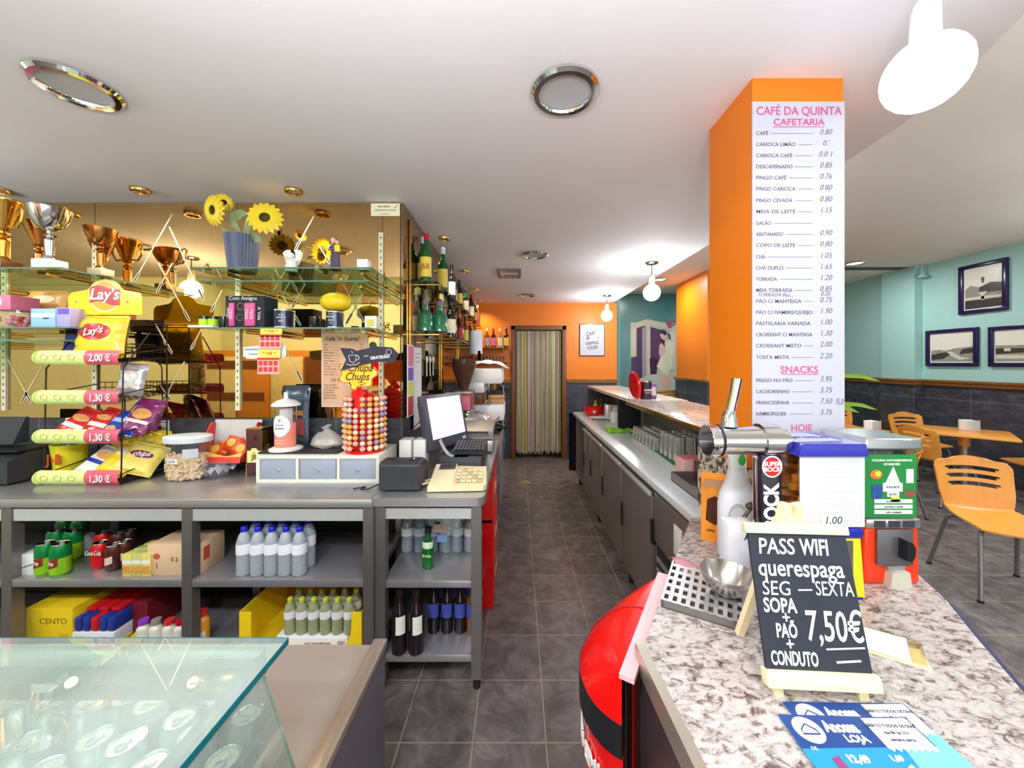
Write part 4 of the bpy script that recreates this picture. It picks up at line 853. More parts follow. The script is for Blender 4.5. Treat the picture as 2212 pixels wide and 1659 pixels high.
b = B(); b.surf(lambda u, v: (lambda rr_, a: (.046*rr_*math.cos(a), -.0562*math.sqrt(max(0, 1-(.046*rr_*math.cos(a)/.058)**2))-.0005, .135+.058*rr_*math.sin(a)))(u, 2*PI*v), 5, 28); b.obj('oval_label', paper, t)
b = B(); b.text('C', .016, (0, -.0575, .165), 1, bold=.001); b.text('RUA DAS', .01, (0, -.0575, .14), 0); b.text('FLORES', .014, (0, -.0575, .122), 0); b.text('dispensador', .01, (0, -.0575, .06), 2); b.text('de palhinhas', .009, (0, -.0575, .045), 2); b.obj('lettering', [ink, red, white], t)
b = B()
for k in range(16): a = 2*PI*k/16; b.tube([(.03*math.cos(a), .03*math.sin(a), .025), (.026*math.cos(a), .026*math.sin(a), .225)], .005, 6)
b.obj('straws', mat('straw_white', (236, 226, 220), .4), t)
B().lathe([(.055, .238), (.072, .24), (.07, .25), (.045, .268), (.012, .278), (.01, .3), (.012, .312), (0, .314)], n=26).obj('lid', white, t)
t = packet(PX(634, 2.14), 2.15, ZD+.01, .18, .335, .05, mat('dark_foil', (66, 78, 92), .22, .3, .25, 8), 'dark foil drinks bag with orange lettering behind the straw dispenser', None, -.05, -.12, 41, name='foil_bag', cat='bag')
b = B(); b.text('boss', .055, (.035, -.034, .19), 0, bold=.0015, sx=.75); b.box(-.085, .085, -.012, -.008, .29, .315, mi=1); b.obj('lettering', [mat('orange_ink', (240, 150, 40), .4), black], t)
b = B(); b.prism([(.0, .06), (.085, .06), (.08, .15), (.02, .16)], -.034, -.033); b.obj('people_print', mat('crowd_print', (150, 60, 60), .6, 0, .6, 60), t)
t = thing('plastic_bag', 'knotted clear plastic bag of bread beside the lollipop stand', 'bag', (PX(708, 2.1), 2.09, ZD+.01))
b = B(); b.lathe2([(0, 0, 0), (.075, .05, .002), (.09, .06, .02), (.085, .055, .05), (.05, .035, .08), (.018, .014, .095), (.012, .01, .1), (.03, .02, .118), (0, 0, .112)], (0, 0, 0), 22)
for v in b.bm.verts: v.co += V((math.sin(40*v.co.z+9*v.co.x)*.004, math.sin(50*v.co.x)*.003, math.sin(70*v.co.x+50*v.co.y)*.006))
b.obj('film', mat('cloudy_film', (222, 220, 220), .12, 0, .1, alpha=.4), t)
b = B()
for k in range(9): a = k*.7; b.sph((.045*math.cos(a), .028*math.sin(a), .022), .024, (1.2, .8, .7), 10)
b.obj('bread', mat('pale_bread', (222, 206, 184), .7, 0, .1), t)
# lollipop stand
t = thing('lollipop_stand', 'red lollipop stand with an orange flower shaped sign', 'display stand', (PX(789, 2.04), 2.04, ZD)); redp = mat('stand_red', (210, 24, 22), .3)
B().lathe([(0, 0), (.1, 0), (.1, .012), (.075, .02), (.072, .3), (.05, .315), (.02, .32), (.014, .335), (0, .335)], n=24).obj('core', redp, t)
for k in range(10):
    b = B(); z = .03+k*.029; b.lathe([(.07, z-.003), (.088, z-.003), (.088, z), (.07, z)], n=24); b.obj('ring', redp, t)
b = B()
b.mx = M.Translation((0, 0, .3)); b.prism([(-.018, -.09), (.018, -.09), (.018, .0), (.04, .02), (0, .075), (-.04, .02), (-.018, .0)], -.092, -.087); b.obj('arrow', red, t)
fl = lambda s_, n=7: [(s_*(1+.12*math.cos(n*a+.0))*math.cos(a)*1.18, s_*(1+.12*math.cos(n*a))*math.sin(a)) for a in [2*PI*k/84 for k in range(84)]]
b = B(); sz = .43
b.prism([(x, z+sz) for x, z in fl(.083)], -.095, -.09, mi=0); b.prism([(x, z+sz) for x, z in fl(.075)], -.0965, -.095, mi=1); b.prism([(x, z+sz) for x, z in fl(.068)], -.098, -.0965, mi=2)
sg_ = b.obj('flower_sign', [mat('sign_orange', (240, 120, 20), .3), mat('sign_cream', (255, 230, 150), .3), mat('sign_yellow', (255, 204, 50), .3)], t)
b = B(); b.text('Chupa', .058, (.012, -.0985, sz+.026), shear=.3, bold=.0012, sx=.85); b.text('Chups', .058, (-.004, -.0985, sz-.02), shear=.3, bold=.0012, sx=.85); b.tube([(-.0, -.099, sz-.052), (.02, -.099, sz-.045), (.045, -.099, sz-.055), (.01, -.099, sz-.062)], .002, 5); b.obj('sign_lettering', mat('sign_ink', (120, 60, 20), .5), sg_)
b = B(); b.lathe([(0, .002), (.014, .002), (.015, 0)], n=18, ax='y', c=(-.035, -.0985, sz-.055)); b.obj('sign_badge', mat('badge_cream', (240, 226, 200), .4), sg_); Bx(-.075, -.02, -.1, -.0985, sz+.02, sz+.05).obj('blank_sticker', paper, sg_)
b = B(); b.tube([(0, -.088, .36), (0, -.09, .34), (0, -.08, .32)], .01, 6); b.obj('sign_stalk', redp, t)
lc = [mat('lolly_orange', (246, 166, 84), .3, 0, .3, 120), mat('lolly_pink', (240, 170, 160), .3, 0, .25, 120), mat('lolly_blue', (150, 144, 180), .3, 0, .4, 120), mat('lolly_cream', (244, 214, 170), .3, 0, .25, 120)]
lm = []
for m_ in lc:
    b = B(); b.lathe([(0, -.016), (.006, -.0125), (.0128, -.006), (.0145, 0), (.0128, .007), (.007, .0125), (.003, .014), (.006, .019), (0, .018)], n=10, ax='y'); o_ = b.obj('wrapped_ball', m_); C.objects.unlink(o_); lm.append(o_.data); bpy.data.objects.remove(o_)
L0 = t.location.copy(); NC = 22; n_ = 0; rows = ['lowest', 'second', 'third', 'fourth', 'fifth', 'sixth', 'seventh', 'eighth', 'ninth', 'top']
for k in range(10):
    for j in range(NC):
        a = -PI-.25+(PI+.5)*j/(NC-1)*1.0
        if j % 2: continue
        if k in (0, 8, 9) and abs(a+PI/2) < .2: continue
        ci = R.choice([0, 0, 0, 0, 1, 1, 1, 3, 3, 2]) if k else R.choice([1, 1, 3]); p = (L0.x+.103*math.cos(a), L0.y+.103*math.sin(a), L0.z+.03+k*.029)
        q = bpy.data.objects.new('lollipop', lm[ci]); C.objects.link(q); q.location = p; q.rotation_euler = (0, 0, a+PI/2)
        tag(q, '%s wrapped lollipop in the %s row of the red stand, %s from the left' % (['orange', 'pink', 'blue', 'cream'][ci], rows[k], ORD[j//2]), 'lollipop', 'lollipops in the red stand')
# arrow sign propped on the lollipop sign
t = thing('arrow_sign', 'black arrow shaped sign with a white coffee cup drawing above the lollipops', 'sign', (PX(800, 1.93), 1.925, PZ(772, 1.93)), 0); t.rotation_euler = (0, -.1, 0)
b = B(); b.prism([(-.15, .065), (-.09, .055), (-.065, .04), (.035, .055), (.12, .04), (.15, .0), (.12, -.04), (.02, -.025), (-.09, -.04), (-.16, -.055), (-.125, .0)], 0, .005); b.obj('board', mat('navy_board', (48, 44, 60), .7), t)
b = B(); b.lathe([(0, .004), (.018, .004), (.02, 0)], n=18, ax='y', c=(.02, .004, .06)); b.obj('knob', mat('navy_board', (0, 0, 0)), t)
b = B(); cup = [(-.11, .02), (-.105, -.01), (-.09, -.02), (-.075, -.01), (-.07, .02)]
b.tube([(x, -.001, z) for x, z in cup], .0018, 5, closed=True); b.tube([(-.07+.014*math.sin(a), -.001, .005+.012*math.cos(a)) for a in [PI*k/8 for k in range(9)]], .0018, 5); b.tube([(-.125, -.001, -.02), (-.11, -.001, -.03), (-.07, -.001, -.03), (-.055, -.001, -.02)], .0018, 5); b.tube([(-.092, -.001, .028), (-.086, -.001, .036), (-.094, -.001, .042)], .0014, 5)
b.text('GRATIDÃO', .022, (.052, -.001, -.005), bold=.0008, sx=.9); b.text('com', .014, (-.02, -.001, .01), shear=.4); b.tube([(.1+.014*math.cos(a), -.001, .018+.014*math.sin(a)) for a in [2*PI*k/16 for k in range(16)]], .0012, 5, closed=True)
b.obj('chalk_drawing', white, t)
B().tube([(0, .003, .02), (0, .02, -.06), (-.02, .05, -.115)], .003, 6).obj('prop', black, t)
# ---------- till corner ----------
t = thing('receipt_printer', 'black receipt printer at the corner of the short counter', 'printer', (PX(862, 1.8), 1.8, ZT))
b = B(); b.prism([(0, .006), (.17, .006), (.17, .11), (.1, .145), (.02, .145), (0, .13)], -.1, .1, 'yz'); ob = b.obj('housing', dgrey, t)
bv = ob.modifiers.new('bevel', 'BEVEL'); bv.width = .008; bv.segments = 3
Bx(.04, .085, .03, .09, .1445, .149).obj('lid_button', black, t); b = B(); b.lathe2([(.006, .012, .149), (.004, .01, .152), (0, 0, .152)], (.055, .06, 0), 12); b.obj('lever', chrome, t)
b = B(); b.tube([(-.1, .05, .03), (-.16, .02, .008), (-.2, .03, .004), (-.19, .07, .004), (-.23, .02, .01)], .003, 6); b.obj('cable', black, t)
bc = mat('beige_plastic', (238, 222, 180), .45, 0, .03)
t = thing('calculator', 'beige printing desk calculator at the front corner of the short counter', 'calculator', (PX(985, 1.85), 1.8, ZT), .06)
b = B(); b.prism([(-.13, 0), (.14, 0), (.155, .02), (.155, .24), (.13, .27), (-.07, .27), (-.13, .22)], .004, .03, 'xy'); b.obj('base', bc, t)
b = B(); b.surf(lambda u, v: (-.125+.275*u, .005+.26*v, .03+.02*v+.012*(1-u)*v), 8, 8); b.box(-.125, .15, .004, .264, .028, .031); b.prism([(.01, .03), (.255, .03), (.255, .07), (.16, .058), (.01, .032)], -.125, -.01, 'yz'); b.obj('top_case', bc, t)
b = B(); b.prism([(.18, .063), (.245, .0705), (.245, .072), (.18, .0645)], -.1, -.015, 'yz'); b.obj('display', black, t)
for j in range(4):
    for i in range(5):
        x, y = .0+i*.028, .03+j*.05; zz = .036+.017*y/.26
        b = B(); b.box(x, x+.022, y, y+.036, zz, zz+.008, .003); b.text('789+C456-%123x=00./'[j*5+i-1 if j*5+i else 0], .014, (x+.011, y+.018, zz+.0085), 1, rot=M.Identity(4)); b.obj('key', [bc if (i+j) % 4 else mat('tan_key', (196, 178, 140), .5), ink], t)
for dx in (0, .035): B().tube([(-.13, .1+dx*1.4, .02), (-.18, .06+dx*1.4, .02)], .011, 8, flat=.5).obj('paper_arm', bc, t)
t = thing('cash_drawer', 'black cash drawer under the till keyboard', 'cash drawer', (-.325, 2.08, ZT))
Bx(-.12, .125, 0, .4, 0, .1, .004).obj('housing', mat('charcoal_metal', (44, 42, 52), .4), t); Bx(-.112, .117, -.004, 0, .01, .09, .002).obj('front', dgrey, t); B().lathe([(.008, .004), (.009, 0), (.0, .006)], n=12, ax='y', c=(.08, -.004, .05)).obj('lock', chrome, t)
t = thing('till_keyboard', 'black keyboard lying on the cash drawer', 'keyboard', (-.285, 2.12, ZT+.1)); t.scale = (.75, .95, 1)
b = B(); b.prism([(0, .004), (.2, .012), (.2, .045), (0, .022)], -.12, .13, 'yz'); b.obj('case', black, t)
kc = mat('key_grey', (74, 72, 78), .5)
for j in range(5):
    b = B()
    for i in range(9): x = -.112+i*.026; y = .016+j*.036; z = .024+.023*y/.2; b.box(x, x+.022, y, y+.03, z, z+.01, .002, seg=1)
    b.obj('key_row', kc, t)
t = thing('till_screen', 'tilted touch screen till monitor facing the aisle', 'monitor', (-.41, 2.31, ZT+.1), 1.1); t.scale = (1.12, 1.12, 1.2)
B().cyl((0, .085, 0), .05, .012, 22).obj('foot', black, t); B().tube([(0, .085, .01), (0, .085, .1), (0, .085, .14)], .02, 10).obj('neck', black, t)
tl = M.Translation((0, 0, .014)) @ M.Rotation(-.22, 4, 'X')
b = B(); b.mx = tl; b.box(-.17, .17, 0, .045, 0, .275, .008); b.box(-.15, .15, .04, .07, .03, .25, .01); sc_ = b.obj('housing', mat('slate_bezel', (74, 72, 84), .35), t)
b = B(); b.mx = tl; b.box(-.145, .145, -.0015, 0, .05, .255); b.obj('screen', mat('lit_screen', (214, 208, 222), .4, 0, .05, emit=.28), sc_)
b = B(); b.mx = tl; b.box(.11, .14, -.0015, 0, .015, .03); b.obj('sticker', mat('cyan_sticker', (150, 210, 220), .4), sc_)
b = B(); b.surf(lambda u, v: (-.52+.16*u+.02*v, 2.135+.01*v-.02*u, ZT+.104+.09*(1-u)**3*1.0+.0*v), 10, 2)
t = thing('receipt', 'curled white receipt lying between the till screen and the keyboard', 'receipt', (-.41, 2.1, ZT+.1))
b = B(); b.surf(lambda u, v: (.16*u-.03, -.03+.06*v+.01*u, .003+.1*max(0, .45-u)**2*4.5), 12, 3); bmesh.ops.solidify(b.bm, geom=b.bm.faces[:], thickness=.0008); b.obj('paper', paper, t)
for k, (x, m_) in enumerate(((-.648, 'white square power unit behind the printer, with a small logo'), (-.566, 'white router box between the power unit and the till screen'))):
    t = thing('router', m_, 'router', (x, 2.13, ZT), group='white boxes behind the printer')
    Bx(-.035, .035, 0, .1, 0, .185, .006).obj('case', white, t)
    if not k: Bx(-.012, .012, -.001, 0, .05, .062).obj('logo', ink, t)
t = thing('cable_bundle', 'loop of black cables behind the white boxes', 'cables', (-.6, 2.26, ZT))
b = B(); b.tube([(-.08, 0, .02), (-.06, -.02, .2), (0, 0, .27), (.04, .0, .2), (.05, .02, .08)], .004, 6); b.tube([(-.1, -.06, .02), (-.09, -.05, .12), (-.03, -.05, .17), (.06, -.05, .16)], .003, 6); b.obj('cable', black, t)
# papers on the aisle wall
def wallpaper(y0, y1, z0, z1, m, label, prints=None, name='wall_notice', cat='notice'):
    t = thing(name, label, cat, (XM+.03, (y0+y1)/2, z0)); d = (y1-y0)/2
    Bx(-.002, .002, -d, d, 0, z1-z0).obj('sheet', m, t)
    for (a, c, e, f_, mm) in (prints or []): Bx(.002, .003, -d+2*d*a, -d+2*d*c, (z1-z0)*e, (z1-z0)*f_).obj('print', mm, t)
    return t
wallpaper(2.27, 2.4, 1.2, 1.65, paper, 'colourful strip of lottery adverts on the aisle wall edge', [(.1, .9, .7, .98, pinkm), (.1, .9, .5, .68, purple), (.1, .9, .3, .48, tyel), (.1, .9, .02, .28, tred)])
wallpaper(2.42, 2.6, 1.1, 1.64, paper, 'long white notice with tear lines on the aisle wall', [(.1, .9, .82, .825, ink), (.1, .9, .87, .875, ink), (.1, .9, .92, .925, ink), (.55, .95, .0, .12, cream)])
t = thing('utensil_rail', 'white utensils hanging on the wall below the lower bottle shelf', 'utensils', (XM+.04, 2.75, 1.56))
B().tube([(0, -.12, 0), (0, .2, 0)], .005, 6).obj('bar', brass, t)
for k in range(3): b = B(); b.tube([(.01, -.08+k*.1, 0), (.012, -.08+k*.1, -.12)], .004, 6); b.sph((.012, -.08+k*.1, -.0), .018, (.5, 1, 1.6), 10); b.obj('utensil', white, t)

# ---------- machines along the aisle counter ----------
t = thing('meat_slicer', 'chrome domed slicer behind the till screen with a paper cup on it', 'slicer', (-.4, 2.98, ZT))
Bx(-.22, .16, -.1, .2, 0, .09, .02).obj('base', black, t); b = B(); b.lathe2([(.2, .13, 0), (.2, .13, .05), (.17, .12, .11), (.1, .08, .15), (0, 0, .165)], (0, .04, .09), 24); b.obj('dome', chrome, t); Bx(-.2, .12, -.102, -.1, .03, .07).obj('front_plate', steel, t)
B().tube([(.16, .05, .1), (.26, -.02, .2)], .008, 8).obj('handle', chrome, t)
t = thing('paper_cup', 'octagonal white paper tub on the slicer behind the till', 'cup', (PX(973, 2.86), 2.93, ZT+.255)); B().lathe([(0, 0), (.045, 0), (.052, .14), (.048, .14), (.042, .006), (0, .005)], n=8).obj('tub', paper, t)
t = thing('biscuit_tin', 'red biscuit box behind the paper tub', 'box', (-.52, 3.2, ZT)); Bx(-.12, .12, 0, .12, 0, .36, .006).obj('body', mat('dull_red', (150, 40, 44), .4), t); Bx(.03, .11, -.002, 0, .2, .34).obj('label', pinkm, t)
t = thing('coffee_grinder', 'coffee grinder with a smoky brown conical hopper', 'grinder', (-.5, 3.36, ZT+.0)); smoke = mat('smoky_plastic', (96, 62, 50), .12, 0, .1, alpha=.8)
Bx(-.09, .09, -.02, .2, 0, .38, .015).obj('body', steel_d, t); B().lathe([(.04, .38), (.05, .42), (.11, .59), (.112, .65), (.1, .65), (.045, .43)], n=22, c=(0, .09, 0)).obj('hopper', smoke, t); B().lathe([(.114, .65), (.114, .665), (0, .675)], n=22, c=(0, .09, 0)).obj('lid', smoke, t); B().tube([(.085, .05, .2), (.15, .04, .18)], .012, 8).obj('handle', black, t)
t = thing('contact_grill', 'grey steel contact grill with a sloping lid behind the keyboard', 'grill', (-.33, 2.66, ZT))
Bx(-.14, .16, -.08, .2, .01, .09, .008).obj('base', steel, t); b = B(); b.prism([(-.09, .1), (.2, .1), (.2, .19), (.1, .2), (-.06, .15)], -.14, .16, 'yz'); b.obj('lid', steel_d, t); b = B()
for k in range(6): b.box(.161, .164, -.04+k*.03, -.025+k*.03, .11, .16)
b.obj('ribs', black, t); B().tube([(-.1, -.1, .14), (-.1, -.15, .16), (.12, -.15, .16), (.12, -.1, .14)], .008, 8).obj('handle', black, t)
t = thing('serving_trays', 'steel trays stacked behind the contact grill', 'trays', (-.44, 3.02, ZT+.0)) if False else None
t = thing('frying_pan', 'black pan with a rim beside the contact grill', 'pan', (-.25, 3.36, ZT)); B().lathe([(0, .02), (.1, .02), (.125, .06), (.13, .06), (.105, .012), (0, .01)], n=24).obj('pan', blk, t); B().lathe([(.13, .058), (.132, .064), (.126, .064)], n=24).obj('rim', chrome, t); B().tube([(.1, -.05, .055), (.16, -.13, .075)], .008, 8).obj('handle', black, t)
t = thing('cutting_board', 'white cutting board near the edge of the aisle counter', 'board', (-.28, 2.82, ZT)); Bx(-.13, .1, -.1, .12, 0, .012, .004).obj('board', white, t)
t = thing('lemon', 'half yellow lemon on the white cutting board', 'fruit', (-.3, 2.84, ZT+.012)); B().sph((0, 0, .03), .03, (1.15, 1, 1), 14).obj('fruit', mat('lemon_skin', (226, 220, 90), .45), t)
t = thing('tumbler', 'small glass with a dark drink beside the lemon', 'glass', (-.3, 2.7, ZT+.012)) if False else None
t = thing('espresso_machine', 'white and steel espresso machine near the far end of the aisle counter', 'coffee machine', (-.335, 3.92, ZT))
wm = mat('machine_white', (236, 234, 236), .3, 0, .02)
b = B(); b.box(-.2, .195, -.2, .32, .05, .21, .02); b.obj('drip_base', wm, t); b = B(); b.box(-.2, -.02, -.16, .32, .2, .36, .01); b.obj('back_panel', wood, t); b = B(); b.box(-.21, -.0, -.2, .34, .33, .44, .012); b.obj('boiler', wm, t); b = B(); b.box(-.2, .18, -.2, .34, .42, .575, .02); b.obj('head', wm, t)
for y in (-.08, .14): g = B().lathe([(.03, .36), (.035, .425), (0, .425)], n=14, c=(.1, y, 0)).obj('group_head', brass, t); B().tube([(.1, y, .37), (.2, y-.02, .35), (.26, y-.03, .33)], .011, 8).obj('portafilter', black, g)
B().tube([(.14, -.16, .43), (.19, -.17, .4), (.2, -.18, .28)], .006, 8).obj('steam_wand', chrome, t); Bx(.02, .19, -.17, .3, .21, .222).obj('drip_grid', steel, t)
for y in (-.15, .27):
    for x in (-.2, .16): B().cyl((x, y, 0), .015, .055, 10).obj('foot', black, t)
B().tube([(.05, -.19, .2), (.05, -.19, .43)], .006, 8).obj('stay', chrome, t)
t = thing('tea_towel', 'striped white tea towel folded on the espresso machine', 'towel', (-.33, 3.9, ZT+.575))
b = B(); b.surf(lambda u, v: (-.2+.44*u, -.15+.34*v, .004+.085*math.sin(PI*min(1, max(0, u*1.05)))**.5*(.6+.4*math.sin(PI*v))+.006*math.sin(20*u+9*v)), 22, 12); b.obj('cloth', ramp_mat('striped_cloth', [(.47, (226, 230, 238)), (.5, (120, 130, 150)), (.53, (226, 230, 238))], .9, 3, 0, 0, (16, 1, 1)), t)
t = thing('knock_box', 'wooden handled knock box on the espresso machine tray', 'box', (-.24, 3.86, ZT+.222)); Bx(-.06, .1, -.08, .08, 0, .075, .004).obj('box', mat('light_wood', (206, 160, 110), .5), t); B().tube([(-.05, -.09, .06), (.1, -.09, .06)], .008, 8).obj('handle', oak, t)

# ---------- spirit bottles on the aisle wall ----------
gg = mat('green_bottle', (36, 104, 44), .06, 0, .25, 6, spec=.8, trans=.35); gd = mat('dark_green_bottle', (24, 52, 30), .06, 0, .2, spec=.8, trans=.2); gt = mat('sea_green_bottle', (44, 132, 92), .06, 0, .25, 8, spec=.8, trans=.35)
ga = mat('amber_bottle', (150, 84, 26), .06, 0, .2, spec=.8, trans=.4); gk = mat('black_bottle', (30, 22, 26), .06, 0, .2, spec=.8); gc = mat('clear_bottle', (206, 206, 200), .06, 0, .15, spec=.8, trans=.75); gr = mat('ruby_bottle', (96, 14, 24), .06, 0, .2, spec=.8, trans=.2)
yl = mat('yellow_paper', (238, 206, 84), .5); wl = mat('cream_paper', (240, 232, 206), .5); rl = mat('red_paper', (180, 40, 40), .5); ll = mat('lilac_label', (190, 170, 214), .5)
ru = mat('rust_print', (170, 70, 30), .5); cr = mat('red_cap', (190, 20, 44), .3); cw_ = mat('white_cap', (236, 234, 236), .35); ck = mat('dark_cap', (30, 30, 34), .35); cg = mat('green_cap', (20, 84, 52), .35)
GB = 'spirit bottles on the upper aisle shelf'; GL = 'spirit bottles on the lower aisle shelf'
def bt(px, Y, z, top, r, *a, **k):
    x = PX(px, Y); h = PZ(top, Y)-z
    return bottle(max(XM+.05, min(x, XM+.17)), Y, z, r, h, *a, **k)
U = 2.06; W = 1.742
bt(921, 2.42, U, 505, .042, gg, cr, yl, 'green whisky bottle with a red cap and yellow label, nearest on the upper shelf', GB, txt='J&B', txc=ru, lz=(.1, .5), ts=.05)
bt(912, 2.56, U, 512, .038, gg, mat('lilac_cap', (206, 200, 226), .4), yl, 'green bottle with a pale lilac cap just behind the yellow labelled whisky', GB)
bt(957, 2.8, U, 536, .043, gg, cw_, yl, 'green bottle with a white cap, second along the upper shelf', GB, lz=(.12, .52))
ups = [(3.1, gk, ck, wl, 'dark bottle with a cream label behind the white capped green one'), (3.36, ga, cr, wl, 'amber whisky bottle with a red cap and a cream label'), (3.5, gd, cg, yl, 'slim dark green bottle with a green cap'), (3.72, ga, brass, rl, 'amber bottle with a brass cap and a red label'), (3.95, gd, ck, wl, 'dark green bottle with a white label in the middle section'), (4.15, gc, ck, ll, 'clear bottle with a lilac label in the middle section'),
       (4.42, gr, cr, wl, 'ruby wine bottle with a bright red capsule, farther along'), (4.58, gr, cr, wl, 'ruby wine bottle with a red capsule beside its twin'), (4.78, ga, brass, yl, 'amber bottle with a yellow label in the far section'), (4.95, gk, ck, wl, 'black bottle with a cream label near the end'), (5.1, ga, cw_, rl, 'amber bottle with a white cap at the end of the upper shelf'), (5.22, gc, brass, wl, 'clear bottle at the very end of the upper shelf')]
for k, (Y, g_, c_, l_, lab) in enumerate(ups): bottle(XM+.155-.03*(k % 2), Y, U, .038, .3-.02*(k % 3), g_, c_, l_, lab, GB, lz=(.14, .5))
bottle(PX(919, 2.43), 2.43, W, .05, .205, gt, mat('grape_cap', (110, 90, 110), .4), None, 'squat green gin bottle, left of the pair on the lower shelf', GL, sh=.5, nr=.36)
bottle(PX(950, 2.5), 2.5, W, .052, .21, gt, mat('grape_cap', (0, 0, 0)), None, 'squat sea green gin bottle, right of the pair on the lower shelf', GL, sh=.5, nr=.36)
los = [(2.7, ga, brass, None, .04, .3, 'amber cognac bottle without label behind the green gin pair'), (2.92, gc, cw_, wl, .036, .33, 'slim clear bottle with a cream label after the gin pair'), (3.12, gk, ck, wl, .055, .32, 'round black liqueur bottle with a cream seal'), (3.4, gc, ck, wl, .05, .3, 'clear square shouldered bottle in the middle of the lower shelf'), (3.58, gr, cr, rl, .045, .27, 'ruby bottle with a red label on the lower shelf'), (3.78, gc, brass, pinkm, .045, .3, 'clear bottle with a pink label on the lower shelf'),
       (4.0, ga, ck, yl, .042, .3, 'amber bottle with a yellow label on the lower shelf'), (4.18, gc, cw_, rl, .04, .29, 'clear bottle with a red label on the lower shelf'), (4.42, gr, cr, wl, .042, .28, 'ruby bottle with a cream label in the far lower section'), (4.66, ga, brass, wl, .042, .28, 'amber bottle with a cream label in the far lower section'), (4.9, gc, ck, ll, .042, .28, 'clear bottle with a lilac label in the far lower section'), (5.12, gd, cg, wl, .042, .28, 'dark green bottle at the end of the lower shelf')]
for k, (Y, g_, c_, l_, r_, h_, lab) in enumerate(los): bottle(XM+.14-.03*(k % 2), Y, W, r_, h_, g_, c_, l_, lab, GL, lz=(.14, .5), square=(k == 3))
t = thing('paper_towel', 'roll of white patterned paper hanging below the far bottles', 'paper towel', (XM+.25, 4.05, 1.64)); B().lathe([(.012, 0), (.07, 0), (.072, .01), (.07, .25), (.012, .25)], n=20).obj('roll', mat('towel_print', (226, 230, 238), .8, 0, .12, 30), t); b = B(); b.surf(lambda u, v: (.03+.03*u, -.07, -.07+.1*v), 2, 2); bmesh.ops.solidify(b.bm, geom=b.bm.faces[:], thickness=.001); b.obj('loose_sheet', MATS['towel_print'], t); B().tube([(0, 0, -.01), (0, 0, .28), (-.17, 0, .28)], .006, 6).obj('holder', chrome, t)
# back wall shelves
YBk = 5.83
for z, lab in ((1.785, 'brass edged wall shelf with four bottles left of the doorway'), (1.565, 'lower wall shelf with small glasses left of the doorway')):
    t = thing('wall_shelf', lab, 'shelf', (-.4, YB, z)); Bx(-.27, .26, -.22, 0, -.014, 0, .002).obj('board', mat('amber_shelf', (170, 100, 40), .25), t); b = B(); b.tube([(.17, -.11, -.014), (.17, -.11, -.05), (.17, -.02, -.06)], .01, 8); b.obj('bracket', brass, t)
for k, (px, g_, c_, l_, lab) in enumerate(((1052, ga, cw_, ll, 'amber bottle with a lilac label, first on the shelf left of the doorway'), (1066, gr, cr, pinkm, 'ruby bottle with a pink label, second on the shelf left of the doorway'), (1080, gc, cw_, wl, 'pale bottle with a cream label, third on the shelf left of the doorway'), (1094, gk, ck, yl, 'dark bottle with a gold label, nearest the doorway frame'))):
    bottle(PX(px, YBk), YBk, 1.785, .04, .3, g_, c_, l_, lab, 'bottles left of the doorway', lz=(.1, .52))
b = B(); b.lathe([(0, .002), (.018, 0), (.022, .002), (.026, .09), (.024, .09), (.019, .008), (0, .008)], n=12); gl0 = b.obj('small_glass', mat('orange_tinted_glass', (240, 206, 180), .05, 0, .05, trans=.8, spec=.8)); C.objects.unlink(gl0)
for k in range(9):
    q = bpy.data.objects.new('small_glass', gl0.data); C.objects.link(q); q.location = (-.62+.052*k, YBk, 1.565); tag(q, '%s small glass from the left on the lower shelf beside the doorway' % ORD[k], 'glass', 'small glasses left of the doorway')
# ---------- goods under the long counter ----------
ZM, ZB = .53, .165
g1 = mat('can_lime', (150, 212, 40), .3, .2, .1); g2 = mat('can_green', (10, 128, 62), .3, .2, .1); rbadge = mat('badge_maroon', (140, 50, 40), .4)
G = 'green lemonade cans on the middle shelf'
for k, (px, Y, lab) in enumerate(((99, 1.765, 'front left green can'), (131, 1.76, 'front right green can'), (122, 1.9, 'green can behind the front pair'), (158, 1.9, 'large badged green can behind the pair'), (140, 2.03, 'green can in the rear row, left'), (172, 2.03, 'green can in the rear row, right'))):
    can(PX(px, Y), Y, ZM, .036, .15, g1, g2, lab+' of the lemonade cans on the middle shelf', G, rbadge, '7up')
cc = mat('can_red', (214, 30, 34), .3, .2, .1); kd = mat('can_dark', (84, 40, 36), .3, .3, .35, 60)
G = 'cola cans on the middle shelf'
can(PX(217, 1.82), 1.82, ZM, .033, .125, cc, cc, 'red cola can in front of its row, beside the green cans', G, None)
t = can(PX(222, 1.93), 1.93, ZM, .033, .125, cc, cc, 'red cola can behind the first red one', G)
for k, (px, Y) in enumerate(((246, 1.8), (268, 1.83), (256, 1.92), (279, 1.95))): can(PX(px, Y), Y, ZM, .031, .125, kd, kd, 'dark brown can %s of the four beside the red cans' % ['front left', 'front right', 'back left', 'back right'][k], 'dark brown cans', mat('cream_badge', (222, 200, 180), .4))
b = B(); b.text('Coca-Cola', .03, (0, 0, 0), shear=.3, sx=.6, bold=.0005); q = [o for o in C.objects if o.get('label', '').startswith('red cola can in front')][0]; ob = b.obj('lettering', white, q); ob.location = (.0, -.034, .085)
t = thing('pallet_tray', 'flat dark tray under the four brown cans', 'tray', (PX(262, 1.87), 1.87, ZM)) if False else None
jm = [mat('juice_yellow', (222, 208, 110), .4, 0, .35, 70), mat('juice_green', (196, 200, 120), .4, 0, .35, 70), mat('juice_blue', (70, 140, 200), .4, 0, .35, 70)]
k = 0
